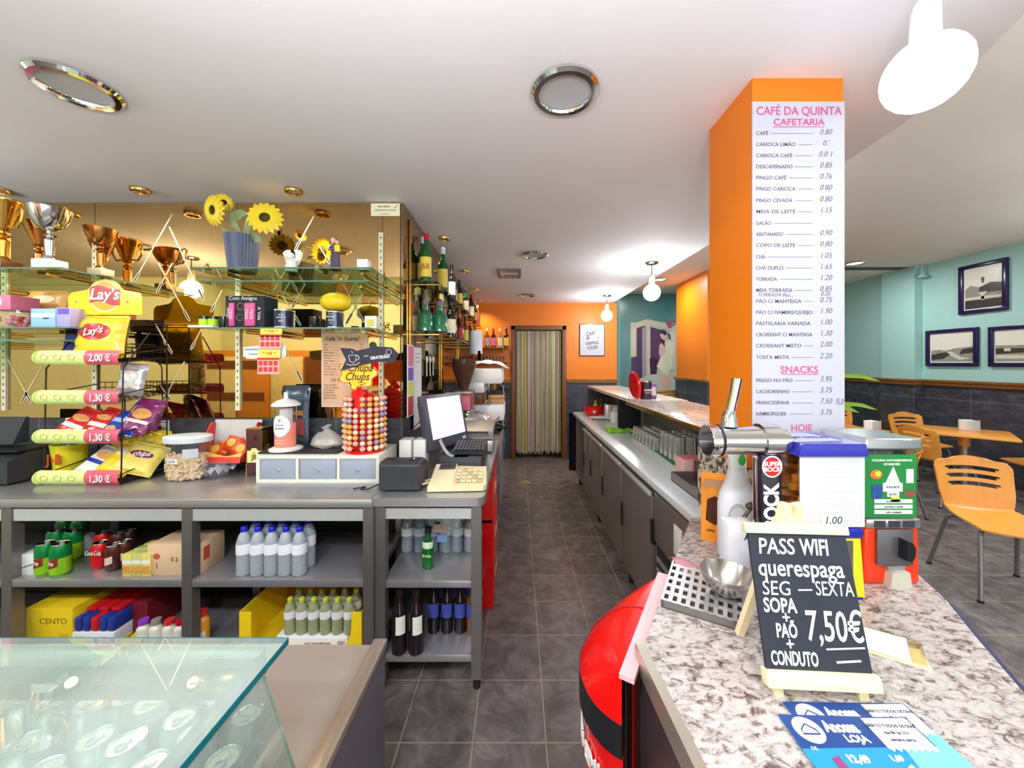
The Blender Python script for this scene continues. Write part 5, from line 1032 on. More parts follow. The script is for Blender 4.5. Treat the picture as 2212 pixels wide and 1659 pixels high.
for j in range(3):
    for i in range(3):
        px = 272+i*20; Y = 1.74+j*.05
        carton(-1.837+i*.045+.02*j*0, Y, ZM, .043, .045, .105, jm[2 if i == 2 and j else (i+j) % 2], 'small juice carton, %s column from the left, %s row, beside the cardboard box' % (ORD[i], ['front', 'middle', 'back'][j]), 'juice carton', 'small juice cartons', 'juice_carton', parts=[('print', (-.018, .018, -.001, 0, .015, .05), mat('juice_print', (236, 150, 70), .5, 0, .5, 80)), ('band', (-.021, .021, -.001, 0, .06, .075), paper)]); k += 1
kraft = mat('kraft_card', (222, 188, 152), .7, 0, .05)
t = thing('cardboard_box', 'brown cardboard box behind the middle post on the middle shelf', 'box', (-1.63, 1.75, ZM)); Bx(-.12, .12, 0, .16, 0, .145, .002).obj('body', kraft, t)
b = B(); disc_xz(b, -.075, -.001, .09, .016, .014, 0, 20); b.text('I', .04, (-.075, -.001, .045), 0); b.text('S 2', .026, (.01, -.001, .075), 1, bold=.0008); b.obj('print', [mat('red_stamp', (200, 84, 60), .6), mat('brown_stamp', (160, 90, 60), .6)], t)
b = B(); b.surf(lambda u, v: (.1205, .05+.06*u, .06+.07*v), 1, 1); p_ = b.obj('side_stamp', MATS['red_stamp'], t); p_.scale = (1, .6, .9)
t = thing('cardboard_flap', 'white carton lying on its side left of the green cans', 'carton', (PX(66, 1.76), 1.75, ZM)); Bx(-.05, .045, 0, .24, 0, .1, .002).obj('body', paper, t); b = B(); b.tube([(-.045, -.001, .03), (.04, -.001, .06)], .002, 4); b.obj('crease', ink, t)
# water bottles
wat = mat('water_bottle', (216, 222, 238), .08, 0, .25, 60, spec=.8, trans=.45, bump=.35, stretch=(1, 1, 3)); bcap = mat('blue_cap', (16, 34, 190), .3); wlab = mat('water_label', (240, 238, 242), .5, 0, .03)
def water(x, y, z, h, label, grp, cap=bcap, r=.033, body=None):
    t = thing('water_bottle', label, 'bottle', (x, y, z), group=grp)
    prof = [(0, .004), (r*.8, 0), (r, .01)]+[(r*(1-.05*(k % 2)), .014+k*.0075*h/.2) for k in range(11)]+[(r, h*.48), (r, h*.66), (r*.93, h*.72), (r*.7, h*.83), (r*.4, h*.89), (r*.38, h*.94), (0, h*.94)]
    B().lathe(prof, n=18).obj('body', body or wat, t)
    B().lathe([(0, h*.9), (r*.46, h*.9), (r*.46, h*.985), (r*.38, h), (0, h)], n=14).obj('cap', cap, t)
    B().lathe([(r*1.015, h*.46), (r*1.015, h*.67)], n=18).obj('label', wlab, t); return t
for j in range(2):
    for i in range(5):
        x = -1.3+i*.066; water(x, 1.762+j*.075, ZM, .228 if not j else .235, '%s blue capped water bottle from the left in the %s row' % (ORD[i], ['front', 'back'][j]), 'blue capped water bottles')
# bottom shelf
ybx = mat('yellow_card', (250, 214, 30), .5, 0, .05)
carton(PX(112, 1.8), 1.79, ZB, .225, .32, .185, ybx, 'closed yellow cardboard box at the left of the bottom shelf', 'box', txt=[('CENTO', .02, .12, 1.5)], tm=mat('olive_ink', (150, 120, 20), .6), ts=.026, parts=[('crate_print', (.05, .09, -.001, 0, .02, .06), mat('ochre_print', (226, 180, 40), .6)), ('tape', (-.112, .112, .1, .16, .185, .187), mat('olive_tape', (140, 120, 30), .5))])
t = thing('snack_carton', 'red blue and white carton of bars beside the yellow box', 'carton', (PX(208, 1.79), 1.775, ZB)); Bx(-.1, .1, 0, .38, 0, .075, .002).obj('carton', paper, t); Bx(-.105, .105, -.002, .4, -.0, .02).obj('tray', ybx, t)
b = B(); b.text('delicias', .024, (-.055, -.001, .05), 0, shear=.2); b.text('da cozinha', .012, (.03, -.001, .05), 1); b.text('INGREDIENTES', .01, (0, -.0035, .01), 1); b.obj('lettering', [mat('violet_ink', (110, 60, 110), .5), ink], t)
bars = [mat('bar_blue', (40, 60, 150), .35, 0, .4, 50), mat('bar_red', (210, 30, 36), .35, 0, .1)]
for k in range(5): Bx(-.098+k*.0395, -.098+k*.0395+.036, .004, .37, .076, .145, .01).obj('bar_row', bars[1 if k == 2 else 0], t)
for k in range(3): Bx(-.09+k*.06, -.04+k*.06, .05, .36, .145, .165, .006).obj('bar_row', bars[1], t)
carton(PX(275, 1.8), 1.86, ZB, .075, .3, .17, mat('maroon_box', (120, 24, 34), .5, 0, .2), 'narrow maroon box right of the carton of bars', 'box'); t = thing('display_tray', 'yellow folded display tray end on the bottom shelf', 'tray', (PX(285, 1.77), 1.76, ZB)); b = B(); b.prism([(-.06, 0), (.05, 0), (.05, .1), (.035, .1)], 0, .004); b.obj('card', ybx, t)
capc = [mat('cap_purple', (150, 60, 190), .4), mat('cap_grey', (150, 140, 130), .4), mat('cap_red2', (214, 50, 50), .4), MATS['red_cap']]
milk = mat('juice_bottle', (222, 218, 206), .25, 0, .25, 40, spec=.6)
for k, px in enumerate((311, 338, 366, 391)): bottle(PX(px, 1.765), 1.765, ZB, .028, .15, milk, capc[k], mat('fruit_label', (216, 210, 196), .5, 0, .4, 70), 'small juice bottle with a %s cap, on the bottom shelf left of the post' % ['purple', 'grey', 'red', 'deep red'][k], 'small juice bottles', nr=.6, sh=.7)
bottle(PX(437, 1.8), 1.8, ZB, .03, .17, mat('orange_juice', (222, 150, 50), .2, 0, .15), capc[2], mat('fruit_label', (0, 0, 0)), 'red capped orange juice bottle alone right of the post', 'small juice bottles', nr=.6, sh=.7)
t = thing('shelf_ready_box', 'open yellow cardboard tray holding the lemon water bottles', 'box', (PX(652, 1.75), 1.74, ZB)); tw = (PX(783, 1.75)-PX(521, 1.75))/2
b = B(); b.box(-tw, tw, 0, .36, 0, .004); b.box(-tw, tw, 0, .003, 0, .038); b.obj('base_and_lip', ybx, t)
for sg in (-1, 1):
    b = B(); b.prism([(0, 0), (.36, 0), (.36, .205), (0, .2)], sg*tw-.002, sg*tw+.002, 'yz'); b.obj('side_wall', ybx, t)
    b = B(); q = [(sg*tw, 0), (sg*(tw-.055), .0), (sg*(tw-.055), .2), (sg*tw, .2)] if sg < 0 else [(sg*tw, 0), (sg*(tw-.14), .03), (sg*(tw-.07), .05), (sg*(tw-.05), .1), (sg*(tw-.045), .2), (sg*tw, .2)]; b.prism(q, -.002, .001); b.obj('corner_flap', ybx, t)
Bx(-tw, tw, .357, .36, 0, .2).obj('back_wall', mat('kraft_dark', (170, 110, 50), .7), t); b = B(); b.text('MANZANILLA', .026, (-.03, -.0012, .018), bold=.0006); b.obj('lettering', MATS['olive_ink'], t)
t = carton(PX(676, 1.78), 1.765, ZB+.004, .345, .2, .055, paper, 'low white carton around the lemon water bottles', 'carton', txt=[('com ingredientes', .03, .03, 1)], ts=.018, parts=[('barcode', (.125, .16, -.001, 0, .01, .04), mat('grey_bars', (170, 164, 160), .6))])
lemw = mat('lemon_water', (196, 206, 160), .08, 0, .25, 50, spec=.8, trans=.4); ycap = mat('yellow_cap', (226, 220, 60), .35)
for j in range(2):
    for i in range(6):
        t = water(-1.105+i*.0575, 1.80+j*.075, ZB+.06, .17, '%s lemon water bottle from the left in the %s row of the yellow tray' % (ORD[i], ['front', 'back'][j]), 'lemon water bottles', ycap, .027, lemw)
        t.name = 'lemon_water_bottle'
# ---------- short counter ----------
ZN, ZO = .51, .161
bottle(PX(925, 1.86), 1.86, ZN, .029, .2, mat('soda_green', (30, 120, 50), .06, 0, .2, spec=.8, trans=.35), ck, mat('pale_leaf_label', (216, 236, 206), .4), 'green soda bottle standing alone on the short counter shelf', None, sh=.5, nr=.5, lz=(.52, .68), txt=None)
q = [o for o in C.objects if o.get('label', '').startswith('green soda bottle')][0]; b = B(); b.text('fruta', .022, (0, -.03, .07), bold=.0006); b.obj('embossing', mat('pale_green', (170, 220, 170), .3), q)
cb = mat('pack_bottle', (196, 204, 216), .1, 0, .2, 50, spec=.8, trans=.5)
for j in range(2):
    for i in range(6): water(-.6+i*.068, 2.02+j*.07, ZN, .2, '%s bottle from the left in the %s row of the wrapped water pack' % (ORD[i], ['front', 'back'][j]), 'bottles in the wrapped water pack', white, .033, cb)
t = thing('shrink_wrap', 'clear shrink wrap around the pack of water bottles', 'shrink wrap', (-.43, 1.983, ZN)); b = B(); b.lathe2([(.208, .075, .002), (.215, .08, .03), (.215, .08, .17), (.19, .06, .205), (.1, .03, .21)], (0, .072, 0), 20)
b.obj('film', pane('wrap_film', (232, 238, 244), .9, .12), t); b = B(); b.box(-.02, .06, -.01, -.008, .12, .165, mi=0); b.box(.0, .055, -.01, -.008, .07, .11, mi=1); b.obj('label', [mat('wrap_label', (216, 190, 180), .5, 0, .3, 60), mat('wrap_blue', (130, 160, 210), .5, 0, .3, 60)], t)
wine_l = mat('wine_label', (232, 234, 220), .5, 0, .12, 40)
for k, px in enumerate((863, 899)): t = bottle(PX(px, 1.765), 1.765, ZO, .036, .3, gk, gk, None, '%s dark wine bottle with a white label at the front of the bottom shelf' % ['left', 'right'][k], 'dark wine bottles', sh=.62, nr=.38); b = B(); b.lathe([(.0366, .1), (.0366, .185)], n=10, a0=-PI/2-.2, a1=-PI/2+1.1); b.obj('label', wine_l, t)
bl = mat('blue_label', (70, 80, 170), .45, 0, .2, 50)
for k, px in enumerate((937, 966, 994, 1020)): bottle(PX(px, 1.9), 1.9, ZO, .031, .28, gk if k < 3 else ga, white, bl, '%s blue labelled beer bottle from the left behind the wine bottles' % ORD[k], 'blue labelled beer bottles', sh=.55, lz=(.3, .55))
for k in range(3): bottle(PX(950+k*29, 2.06), 2.06, ZO, .031, .28, gk, white, bl, '%s blue labelled beer bottle from the left in the hidden rear row' % ORD[k], 'blue labelled beer bottles', sh=.55, lz=(.3, .55))
# red crates at the aisle side
def crate(x0, x1, y0, y1, z0, z1, label):
    t = thing('bottle_crate', label, 'crate', ((x0+x1)/2, (y0+y1)/2, z0), group='red bottle crates'); a, c, h = (x1-x0)/2, (y1-y0)/2, z1-z0
    b = B(); b.box(-a, a, -c, c, 0, .012)
    for s_ in (-1, 1): b.box(-a, a, s_*c-.006, s_*c+.006, 0, h); b.box(s_*a-.006, s_*a+.006, -c, c, 0, h)
    b.obj('crate', red, t); b = B()
    for k in range(1, 4): b.box(-a+2*a*k/4-.003, -a+2*a*k/4+.003, -c, c, .012, h*.7); b.box(-a, a, -c+2*c*k/4-.003, -c+2*c*k/4+.003, .012, h*.7)
    b.obj('divider', mat('crate_dark', (96, 10, 14), .5), t); b = B(); b.mx = M.Translation((a+.007, 0, h*.5)) @ M.Rotation(PI/2, 4, 'Z'); b.text('Cola', .1, (0, 0, 0), shear=.3); b.obj('lettering', mat('crate_cream', (236, 190, 150), .5), t); return t
crate(-.47, -.155, 2.32, 2.78, 0, .26, 'lowest red bottle crate on the floor by the aisle'); crate(-.47, -.155, 2.3, 2.76, .265, .54, 'middle red bottle crate in the stack by the aisle'); crate(-.47, -.16, 2.3, 2.76, .56, .83, 'top red bottle crate under the aisle counter')
for k, (y, m_, lab) in enumerate(((3.02, mat('bag_green', (150, 190, 110), .4, 0, .3), 'green vegetable bag on the open rack'), (3.2, whf, 'white bread bag on the open rack'), (3.36, mat('bag_pink', (206, 130, 120), .4, 0, .3), 'pinkish bag at the back of the open rack'))): packet(-.27, y, .5, .15, .28, .1, m_, lab, 'bags on the open rack', 0, PI/2, 60+k, name='food_bag', cat='bag')
# ---------- glass vitrine in the left foreground ----------
ZV = .668
t = thing('display_case', 'steel display counter with a slab glass cover over standing cans, left foreground', 'display case', (-1.4, .7, 0))
dk = mat('deck_steel', (142, 131, 126), .42, .3, .08, 20)
B().prism([(-1.1, -.45), (.97, -.45), (.97, .436), (-1.1, .436)], ZV-.03, ZV, 'xy').obj('deck', dk, t)
Bx(-1.1, .96, -.44, .42, .08, ZV-.03).obj('body', steel_d, t)
e_ = Bx(.966, 1.0, -.45, .42, .05, .672, .002).obj('end_panel', mat('end_panel_grey', (74, 72, 78), .45), t)
Bx(.962, 1.004, -.45, .43, .672, .694, .004).obj('end_cap', mat('cap_steel', (168, 152, 142), .3, .7, .08), e_)
vg = pane('vitrine_glass', (226, 242, 236), 1.0, .004, .19); edgeg = mat('slab_edge', (16, 104, 112), .08, 0, .2, 8, spec=.8)  # haze puts the ceiling's whitish reflection into the glass colour
X_ = -.4693+1.4; Yb = .757-.7; zt = .97
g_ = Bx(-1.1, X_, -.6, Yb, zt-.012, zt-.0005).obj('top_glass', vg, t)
b = B(); b.box(X_, X_+.0015, -.6, Yb, zt-.012, zt); b.box(-1.1, X_, Yb, Yb+.0015, zt-.012, zt); b.obj('polished_edge', edgeg, g_)
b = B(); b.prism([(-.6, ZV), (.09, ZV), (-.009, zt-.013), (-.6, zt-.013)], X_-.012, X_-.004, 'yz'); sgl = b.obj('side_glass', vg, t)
b = B(); b.add([(X_-.012, .0901, ZV), (X_-.004, .0901, ZV), (X_-.004, -.0085, zt-.013), (X_-.012, -.0085, zt-.013)], [(0, 1, 2, 3)]); b.obj('side_edge', mat('pale_glass_edge', (190, 214, 208), .1), sgl)
Bx(-1.1, X_-.04, Yb-.035, Yb-.005, zt-.05, zt-.014, .002).obj('rear_rail', mat('rail_alu', (214, 212, 212), .35, .6), t)
Bx(-1.1, X_-.045, Yb-.075, Yb-.036, zt-.06, zt-.03).obj('rear_seal', steel_d, t)
Bx(X_-.045, X_-.022, -.6, Yb-.03, zt-.045, zt-.014, .002).obj('side_rail', steel_d, t)
c_ = Bx(X_-.14, X_-.05, Yb-.1, Yb-.05, zt-.03, zt-.016, .004).obj('clamp', brass, t); B().cyl((X_-.09, Yb-.075, zt-.016), .011, .003, 14).obj('screw', chrome, c_)
cl_ = mat('can_silver', (216, 220, 222), .25, .75, .06)
b = B(); r, h = .033, .116
b.lathe([(0, .004), (r*.72, 0), (r*.8, .006), (r, .014), (r, h*.87), (r*.82, h*.97), (r*.84, h), (r*.78, h*.99), (r*.74, h*.965), (0, h*.965)], n=28); cbody = b.obj('body', cl_); C.objects.unlink(cbody)
b = B(); b.lathe2([(.006, .0075, h*.967), (.0065, .008, h*.985), (0, 0, h*.985)], (0, .006, 0), 14); b.tube([(.0085*math.cos(a), -.006+.007*math.sin(a), h*.985) for a in [2*PI*k/14 for k in range(14)]], .0016, 6, closed=True); b.lathe2([(.014, .008, h*.966), (.014, .008, h*.968), (.012, .006, h*.9665)], (0, .012, 0), 16); ctab = b.obj('pull_tab', steel_l); C.objects.unlink(ctab)
cans = [(54, 1507), (120, 1511), (196, 1517), (268, 1505), (323, 1517), (389, 1550), (457, 1507), (416, 1464), (362, 1457), (233, 1460), (171, 1460), (35, 1464), (206, 1593), (268, 1604), (50, 1604), (420, 1581), (338, 1643), (535, 1542), (482, 1639), (-20, 1545), (125, 1650), (100, 1463), (300, 1459)]
used = []
for k, (px, py) in enumerate(cans):
    Y = (EYE-.784)*800/(py-CY); x = PX(px, Y)
    for (ux, uy) in used:
        d_ = math.hypot(x-ux, Y-uy)
        if d_ < .068: x -= (.068-d_)*.9*(1 if ux > x else -1); Y += (.068-d_)*.6*(1 if Y > uy else -1)
    if x > -.51: x = -.51
    used.append((x, Y))
    q = thing('drink_can', 'silver can lid under the glass, %s' % ('%s in the row from the back, %s column' % (ORD[int(max(0, 8-(Y-.62)*22)) % 16], ORD[k % 16]) if False else 'seen from above near the %s of the case, %s can counted from its left' % ('back' if Y > .85 else 'middle' if Y > .76 else 'front', ORD[k % 16])), 'can', (x, Y, ZV), R.uniform(-.6, .3), 'cans under the vitrine glass')
    for m_ in (cbody, ctab): o2 = m_.copy(); C.objects.link(o2); o2.parent = q
def rank_cans():
    cs = [o for o in C.objects if o.get('group') == 'cans under the vitrine glass']
    rows = {}
    for o in cs: rows.setdefault('back' if o.location.y > .85 else 'middle' if o.location.y > .765 else 'front', []).append(o)
    for rn, l in rows.items():
        l.sort(key=lambda o: -o.location.x)
        for i, o in enumerate(l): o['label'] = 'silver drink can under the glass cover, %s row, %s from the side glass' % (rn, ORD[i])
rank_cans()
t = thing('metal_ring', 'metal ring cap lying on the display deck by the side glass', 'ring', (PX(533, .86), .78, ZV)); B().lathe([(.008, 0), (.014, 0), (.013, .006), (.009, .006), (.008, 0)], n=18).obj('ring', chrome, t)

# ---------- red bin ----------
A_, B_ = V((.228, .812)), V((.438, 1.165)); ch = (B_-A_); hl = ch.length/2; du = ch.normalized(); nn = V((-du.y, du.x)); mid = (A_+B_)/2
def dpoly(s=1.0, bul=.155, off=0): return [tuple(mid+du*(hl*s*math.cos(a))+nn*(off+bul*s*math.sin(a))) for a in [PI*k/28 for k in range(29)]]
t = thing('waste_bin', 'red half round waste bin with a domed lid tucked against the granite counter', 'bin', (mid.x, mid.y, 0))
def loc(p): return [(x-mid.x, y-mid.y) for x, y in p]
B().prism(loc(dpoly(.95, .15)), .02, .70, 'xy').obj('body', red, t)
B().prism(loc(dpoly(1.0, .16)), .66, .735, 'xy').obj('rim', black, t)
b = B(); nu = 28
def lid(u, v):
    a = PI*u; s_ = 1-v; q = mid+du*(hl*.99*math.cos(a)*(s_+(1-s_)*1.0))+nn*(.158*math.sin(a)*s_*1.0)
    return (q.x-mid.x, q.y-mid.y, .735+.125*math.sin(PI/2*v)**.8)
b.surf(lid, 28, 8); b.obj('lid', red, t)
b = B(); q0, q1 = mid+du*hl*.1, None; b.tube([(lid(.45, v)[0], lid(.45, v)[1], lid(.45, v)[2]+.0015) for v in [k/10 for k in range(11)]], .0025, 5); b.obj('lid_seam', mat('seam_red', (150, 10, 10), .4), t)
b = B(); p0, p1 = A_-du*.02, B_+du*.02
b.prism(loc([tuple(p0), tuple(p1), tuple(p1-nn*.032), tuple(p0-nn*.032)]), .855, .866, 'xy'); b.obj('rear_flap', mat('pink_panel', (236, 176, 180), .4), t)
b = B(); c0 = A_+du*.02-nn*.002
b.prism(loc([tuple(c0), tuple(c0+du*.05), tuple(c0+du*.05-nn*.004), tuple(c0-nn*.004)]), .03, .85, 'xy'); b.obj('black_strip', black, t)
b = B(); c0 = A_+du*.075-nn*.002; b.prism(loc([tuple(c0), tuple(B_), tuple(B_-nn*.006), tuple(c0-nn*.006)]), .03, .855, 'xy'); b.obj('back_board', red, t)
b = B(); wl_ = mat('bin_white', (246, 236, 232), .4)
def onbody(s_, z, off=.003): a = PI-s_; q = mid+du*(hl*.95*math.cos(a))+nn*((.15)*math.sin(a)); n2 = (du*math.cos(a)*.15/hl+nn*math.sin(a)).normalized(); q = q+n2*off; return V((q.x-mid.x, q.y-mid.y, z))
for k, s_ in enumerate('ALIMENTAR'):
    a = .12+.14*k; p = onbody(a, .575); p2 = onbody(a+.02, .575); d = (p2-p).normalized(); rot = M(((d.x, 0, d.y, 0), (d.y, 0, -d.x, 0), (0, 1, 0, 0), (0, 0, 0, 1)))
    b.text(s_, .055, p, 0, rot=rot, sx=.8, bold=.001, th=.002)
for off in (0, 1):
    b.tube([onbody(.1+.55*(1-math.cos(q))*(.9-.3*off), .45+(.14-.06*off)*math.sin(2.2*q)-.1*q*.6) for q in [k*.1 for k in range(-2, 20)]], .009-.002*off, 6)
b.obj('lettering', wl_, t)

# ---------- on the granite counter ----------
def gp(x, y, z=ZG): Y = (EYE-z)*800/(y-CY); return V((PX(x, Y), Y, z))
# drip tray
a0 = gp(1428, 1295, .91); a1 = gp(1605, 1348, .91); rz = math.atan2(a1.y-a0.y, a1.x-a0.x)
t = thing('drip_tray', 'perforated steel drip tray in front of the beer tap', 'drip tray', (a0.x, a0.y, ZG), rz); W_, D_ = (a1-a0).length+.005, .235
b = B(); b.box(0, W_, 0, .006, 0, .02); b.box(0, W_, D_-.006, D_, 0, .02); b.box(0, .006, 0, D_, 0, .02); b.box(W_-.006, W_, 0, D_, 0, .02); b.box(0, W_, 0, D_, 0, .003); b.obj('pan', steel_d, t)
b = B(); nx, ny = 9, 6; sx_, sy_ = W_/nx, D_/ny
for j in range(ny+1): y = j*sy_; b.box(0, W_, max(0, y-.0075), min(D_, y+.0075), .019, .022)
for i in range(nx+1): x = i*sx_; b.box(max(0, x-.005), min(W_, x+.005), 0, D_, .0191, .0219)
b.obj('grid', mat('grid_steel', (216, 218, 222), .22, .75, .04), t)
t = thing('metal_bowl', 'small brushed steel bowl standing on the drip tray', 'bowl', (.565, 1.0, ZG+.022))
B().lathe([(0, .002), (.028, 0), (.032, .002), (.052, .02), (.066, .05), (.0675, .058), (.0655, .058), (.05, .022), (.03, .005), (0, .004)], n=34).obj('bowl', mat('bowl_steel', (188, 182, 178), .25, .9, .08, 30), t)
t = thing('cleaning_cloth', 'pink cleaning cloth crumpled behind the drip tray', 'cloth', (.66, 1.17, ZG)); b = B()
b.surf(lambda u, v: (-.17+.25*u, -.06+.1*v-.07*u, .006+.022*abs(math.sin(5*u+2*v))*math.sin(PI*v)+.004*math.sin(17*u)), 18, 8); bmesh.ops.solidify(b.bm, geom=b.bm.faces[:], thickness=.002); b.obj('cloth', mat('pink_cloth', (240, 178, 186), .9, 0, .05), t)
# orange carton
ocm = mat('orange_carton', (248, 156, 50), .35, 0, .06)
t = thing('juice_box', 'orange carton with a torn window standing left of the white bottle', 'carton', (PX(1535, 1.36), 1.33, ZG), -.5)
b = B(); b.prism([(0, 0), (.1, 0), (.1, .2), (.05, .235), (0, .2)], -.045, .045, 'yz'); b.obj('body', ocm, t)
b = B(); b.prism([(-.03, .075), (.0, .06), (.02, .08), (.025, .15), (.0, .165), (-.025, .15)], -.001, 0); b.obj('window', mat('dark_hole', (80, 34, 14), .6), t); b = B(); disc_xz(b, .027, -.0012, .17, .009, .009, 0, 18); b.text('delta', .014, (-.015, -.0015, .04), 1, shear=.3, bold=.0004)
for k in range(5): b.box(.0455, .046, .02, .02+.02+.012*(k % 3), .05+k*.03, .055+k*.03, mi=0)
b.obj('print', [paper, mat('olive_print', (140, 100, 20), .6)], t); b = B(); b.prism([(-.044, .2), (-.03, .188), (-.01, .196), (.01, .185), (.03, .2), (.044, .2), (.03, .225), (-.03, .225)], -.0012, 0); b.obj('torn_opening', mat('torn_card', (196, 150, 110), .8), t)
# detergent bottle
t = thing('detergent_bottle', 'big white detergent bottle with a green cap and a round window', 'bottle', (PX(1592, 1.24), 1.24, ZG))
wpl = mat('bottle_white', (232, 230, 238), .35, 0, .03)
B().lathe2([(0, 0, 0), (.058, .042, 0), (.062, .046, .012), (.062, .046, .17), (.055, .042, .21), (.034, .03, .255), (.03, .026, .28), (.026, .024, .3), (0, 0, .3)], (0, 0, 0), 26).obj('body', wpl, t)
B().lathe([(.024, .295), (.028, .297), (.027, .345), (.018, .35), (0, .35)], n=18).obj('cap', mat('white_cap2', (236, 240, 236), .35), t); b = B(); disc_xz(b, 0, -.029, .325, .012, .018, 0, 18); b.obj('leaf_mark', mat('logo_green', (70, 186, 90), .4), t)
b = B(); b.surf(lambda u, v: (-.03+.06*u, -.048-.001, .05+.05*v), 1, 1, 0); disc_xz(b, -.025, -.048, .15, .03, .04, 1, 24); disc_xz(b, -.025, -.0485, .145, .025, .033, 2, 24); disc_xz(b, -.02, -.049, .125, .016, .014, 3, 14); b.text('eco', .02, (.03, -.05, .1), 3); b.obj('label', [paper, mat('label_grey', (196, 198, 206), .4), mat('label_pale', (222, 226, 234), .4), mat('logo_green', (0, 0, 0))], t)
b = B(); b.lathe2([(.032, .014, 0), (.032, .014, .012)], (.05, -.02, .01), 4) if False else None
t = thing('ladle', 'dark wooden ladle leaning across the white bottle', 'ladle', (PX(1556, 1.15), 1.15, ZG+.1)); b = B(); b.tube([(0, 0, -.06), (.02, 0, .0), (.09, -.005, .09)], [.006, .006, .005], 8); b.sph((.1, -.005, .1), .022, (1.2, .6, .6), 12); b.obj('ladle', mat('ladle_brown', (74, 54, 40), .4), t)
t = thing('white_canister', 'plain white canister in front of the detergent bottle beside the chalkboard', 'canister', (PX(1602, 1.1), 1.12, ZG)); Bx(-.045, .045, -.03, .03, 0, .17, .012).obj('body', wpl, t); b = B(); b.prism([(0.0, .12), (.02, .135), (.03, .155), (.012, .15)], -.0315, -.0305); b.obj('leaf_print', ink, t)
# beer tap
Yt = 1.05; tx = PX(1651, Yt)
t = thing('beer_tap', 'chrome beer tap tower with a long handle and a badge on its column', 'beer tap', (tx, Yt, ZG))
hz_ = PZ(951, Yt)-ZG
B().lathe([(.05, 0), (.05, .012), (.03, .02), (.028, .03), (.028, hz_-.05), (0, hz_-.05)], n=24).obj('column', chrome, t)
Bx(-.0285, .0285, -.031, -.012, .08, hz_-.034, .004).obj('panel', mat('tap_black', (34, 26, 40), .2), t)
b = B(); b.lathe([(0, -.165), (.043, -.165), (.046, -.155), (.046, -.13), (.04, -.128), (.04, -.02), (.047, -.018), (.047, .03), (.038, .034), (.038, .052), (0, .052)], n=32, ax='x', c=(0, 0, hz_)); b.obj('barrel', chrome, t)
B().lathe([(.0465, -.14), (.0475, -.136), (.0465, -.132)], n=32, ax='x', c=(0, 0, hz_)).obj('seal_ring', black, t)
hb = V((-.1, 0, hz_+.04)); B().tube([hb, hb+V((0.0, 0, .03)), hb+V((.003, 0, .045))], [.022, .018, .014], 14).obj('handle_socket', chrome, t)
B().tube([hb+V((.002, 0, .035)), hb+V((.012, -.002, .085)), hb+V((.02, -.004, .135))], [.0125, .0125, .014], 14).obj('handle', chrome, t)
b = B(); disc_xz(b, 0, -.0325, hz_-.066, .028, .03, 0, 28); disc_xz(b, 0, -.0328, hz_-.066, .024, .026, 1, 28); b.text('SUPER', .017, (0, -.0335, hz_-.059), 0, bold=.0005); b.text('BOCK', .017, (0, -.0335, hz_-.074), 0, bold=.0005); b.text('BOCK', .055, (0, -.0325, .247), 0, rot=M.Rotation(PI/2, 4, 'X') @ M.Rotation(PI/2, 4, 'Z'), bold=.002, th=.001, sx=.82)
b.obj('badge', [mat('badge_white', (246, 244, 240), .4), mat('badge_red', (200, 30, 36), .35)], t)
# vending machines
blue = mat('machine_blue', (38, 40, 160), .25, 0, .06, coat=.3); yy_ = mat('machine_yellow', (246, 216, 30), .3, 0, .05, coat=.3)
x0, x1 = .756, .934; Yv = .996
t = thing('snack_vending_machine', 'small coin snack machine with a blue lid and a blank price sheet', 'vending machine', ((x0+x1)/2, Yv, ZG)); hw = (x1-x0)/2
Bx(-hw+.02, hw+.005, .01, .16, .0, .012).obj('foot_plate', blue, t)
b = B(); b.prism([(-hw+.0, .012), (hw-.0, .012), (hw-.012, .17), (-hw+.012, .17)], .0, .15); b.obj('base', yy_, t)
Bx(-hw+.0, hw, -.004, .155, .168, .2, .012).obj('collar', blue, t); Bx(-hw+.02, hw-.035, -.004, .0, .06, .165).obj('coin_plate', mat('coin_plate', (120, 116, 112), .35, .7), t); b = B(); b.lathe([(0, .03), (.018, .03), (.02, 0)], n=18, ax='y', c=(-.0, -.004, .11)); b.obj('coin_knob', chrome, t)
zt_ = PZ(980, Yv)-ZG; zb_ = .2
Bx(-hw, hw, 0, .15, zb_, zt_, .004).obj('hopper', pane('hopper_glass', (226, 222, 216), .6, .02), t)
b = B()
for k in range(70):
    b.sph((R.uniform(-hw+.02, hw-.02), R.uniform(.03, .13), zb_+.02+.15*R.random()**1.3), R.uniform(.012, .02), (1.3, .8, .7), 7, mi=k % 2)
stuff(b.obj('snacks', [mat('snack_tan', (214, 160, 80), .6, 0, .2), mat('snack_amber', (226, 140, 50), .6, 0, .2)], t))
s_ = Bx(-hw+.002, hw-.002, -.002, 0, zb_+.002, zt_-.006).obj('price_sheet', mat('grey_sheet', (206, 203, 206), .6, 0, .03), t)
b = B()
for k in range(9): b.box(-hw+.03+.01*(k % 3), hw-.03-.012*(k % 4), -.0025, -.002, zt_-.025-k*.019, zt_-.0235-k*.019)
b.obj('faint_lines', mat('faint_grey', (206, 202, 206), .7), s_)
b = B(); b.box(-.028, .028, -.0035, -.0025, zb_+.006, zb_+.034, mi=0); b.text('1,00', .028, (0, -.0038, zb_+.02), 1, shear=.15); b.obj('price_tag', [paper, ink], s_)
b = B(); b.prism([(-hw-.006, zt_-.006), (hw+.004, zt_-.006), (hw-.004, zt_+.028), (-hw+.006, zt_+.028)], -.008, .16); b.obj('lid', blue, t)
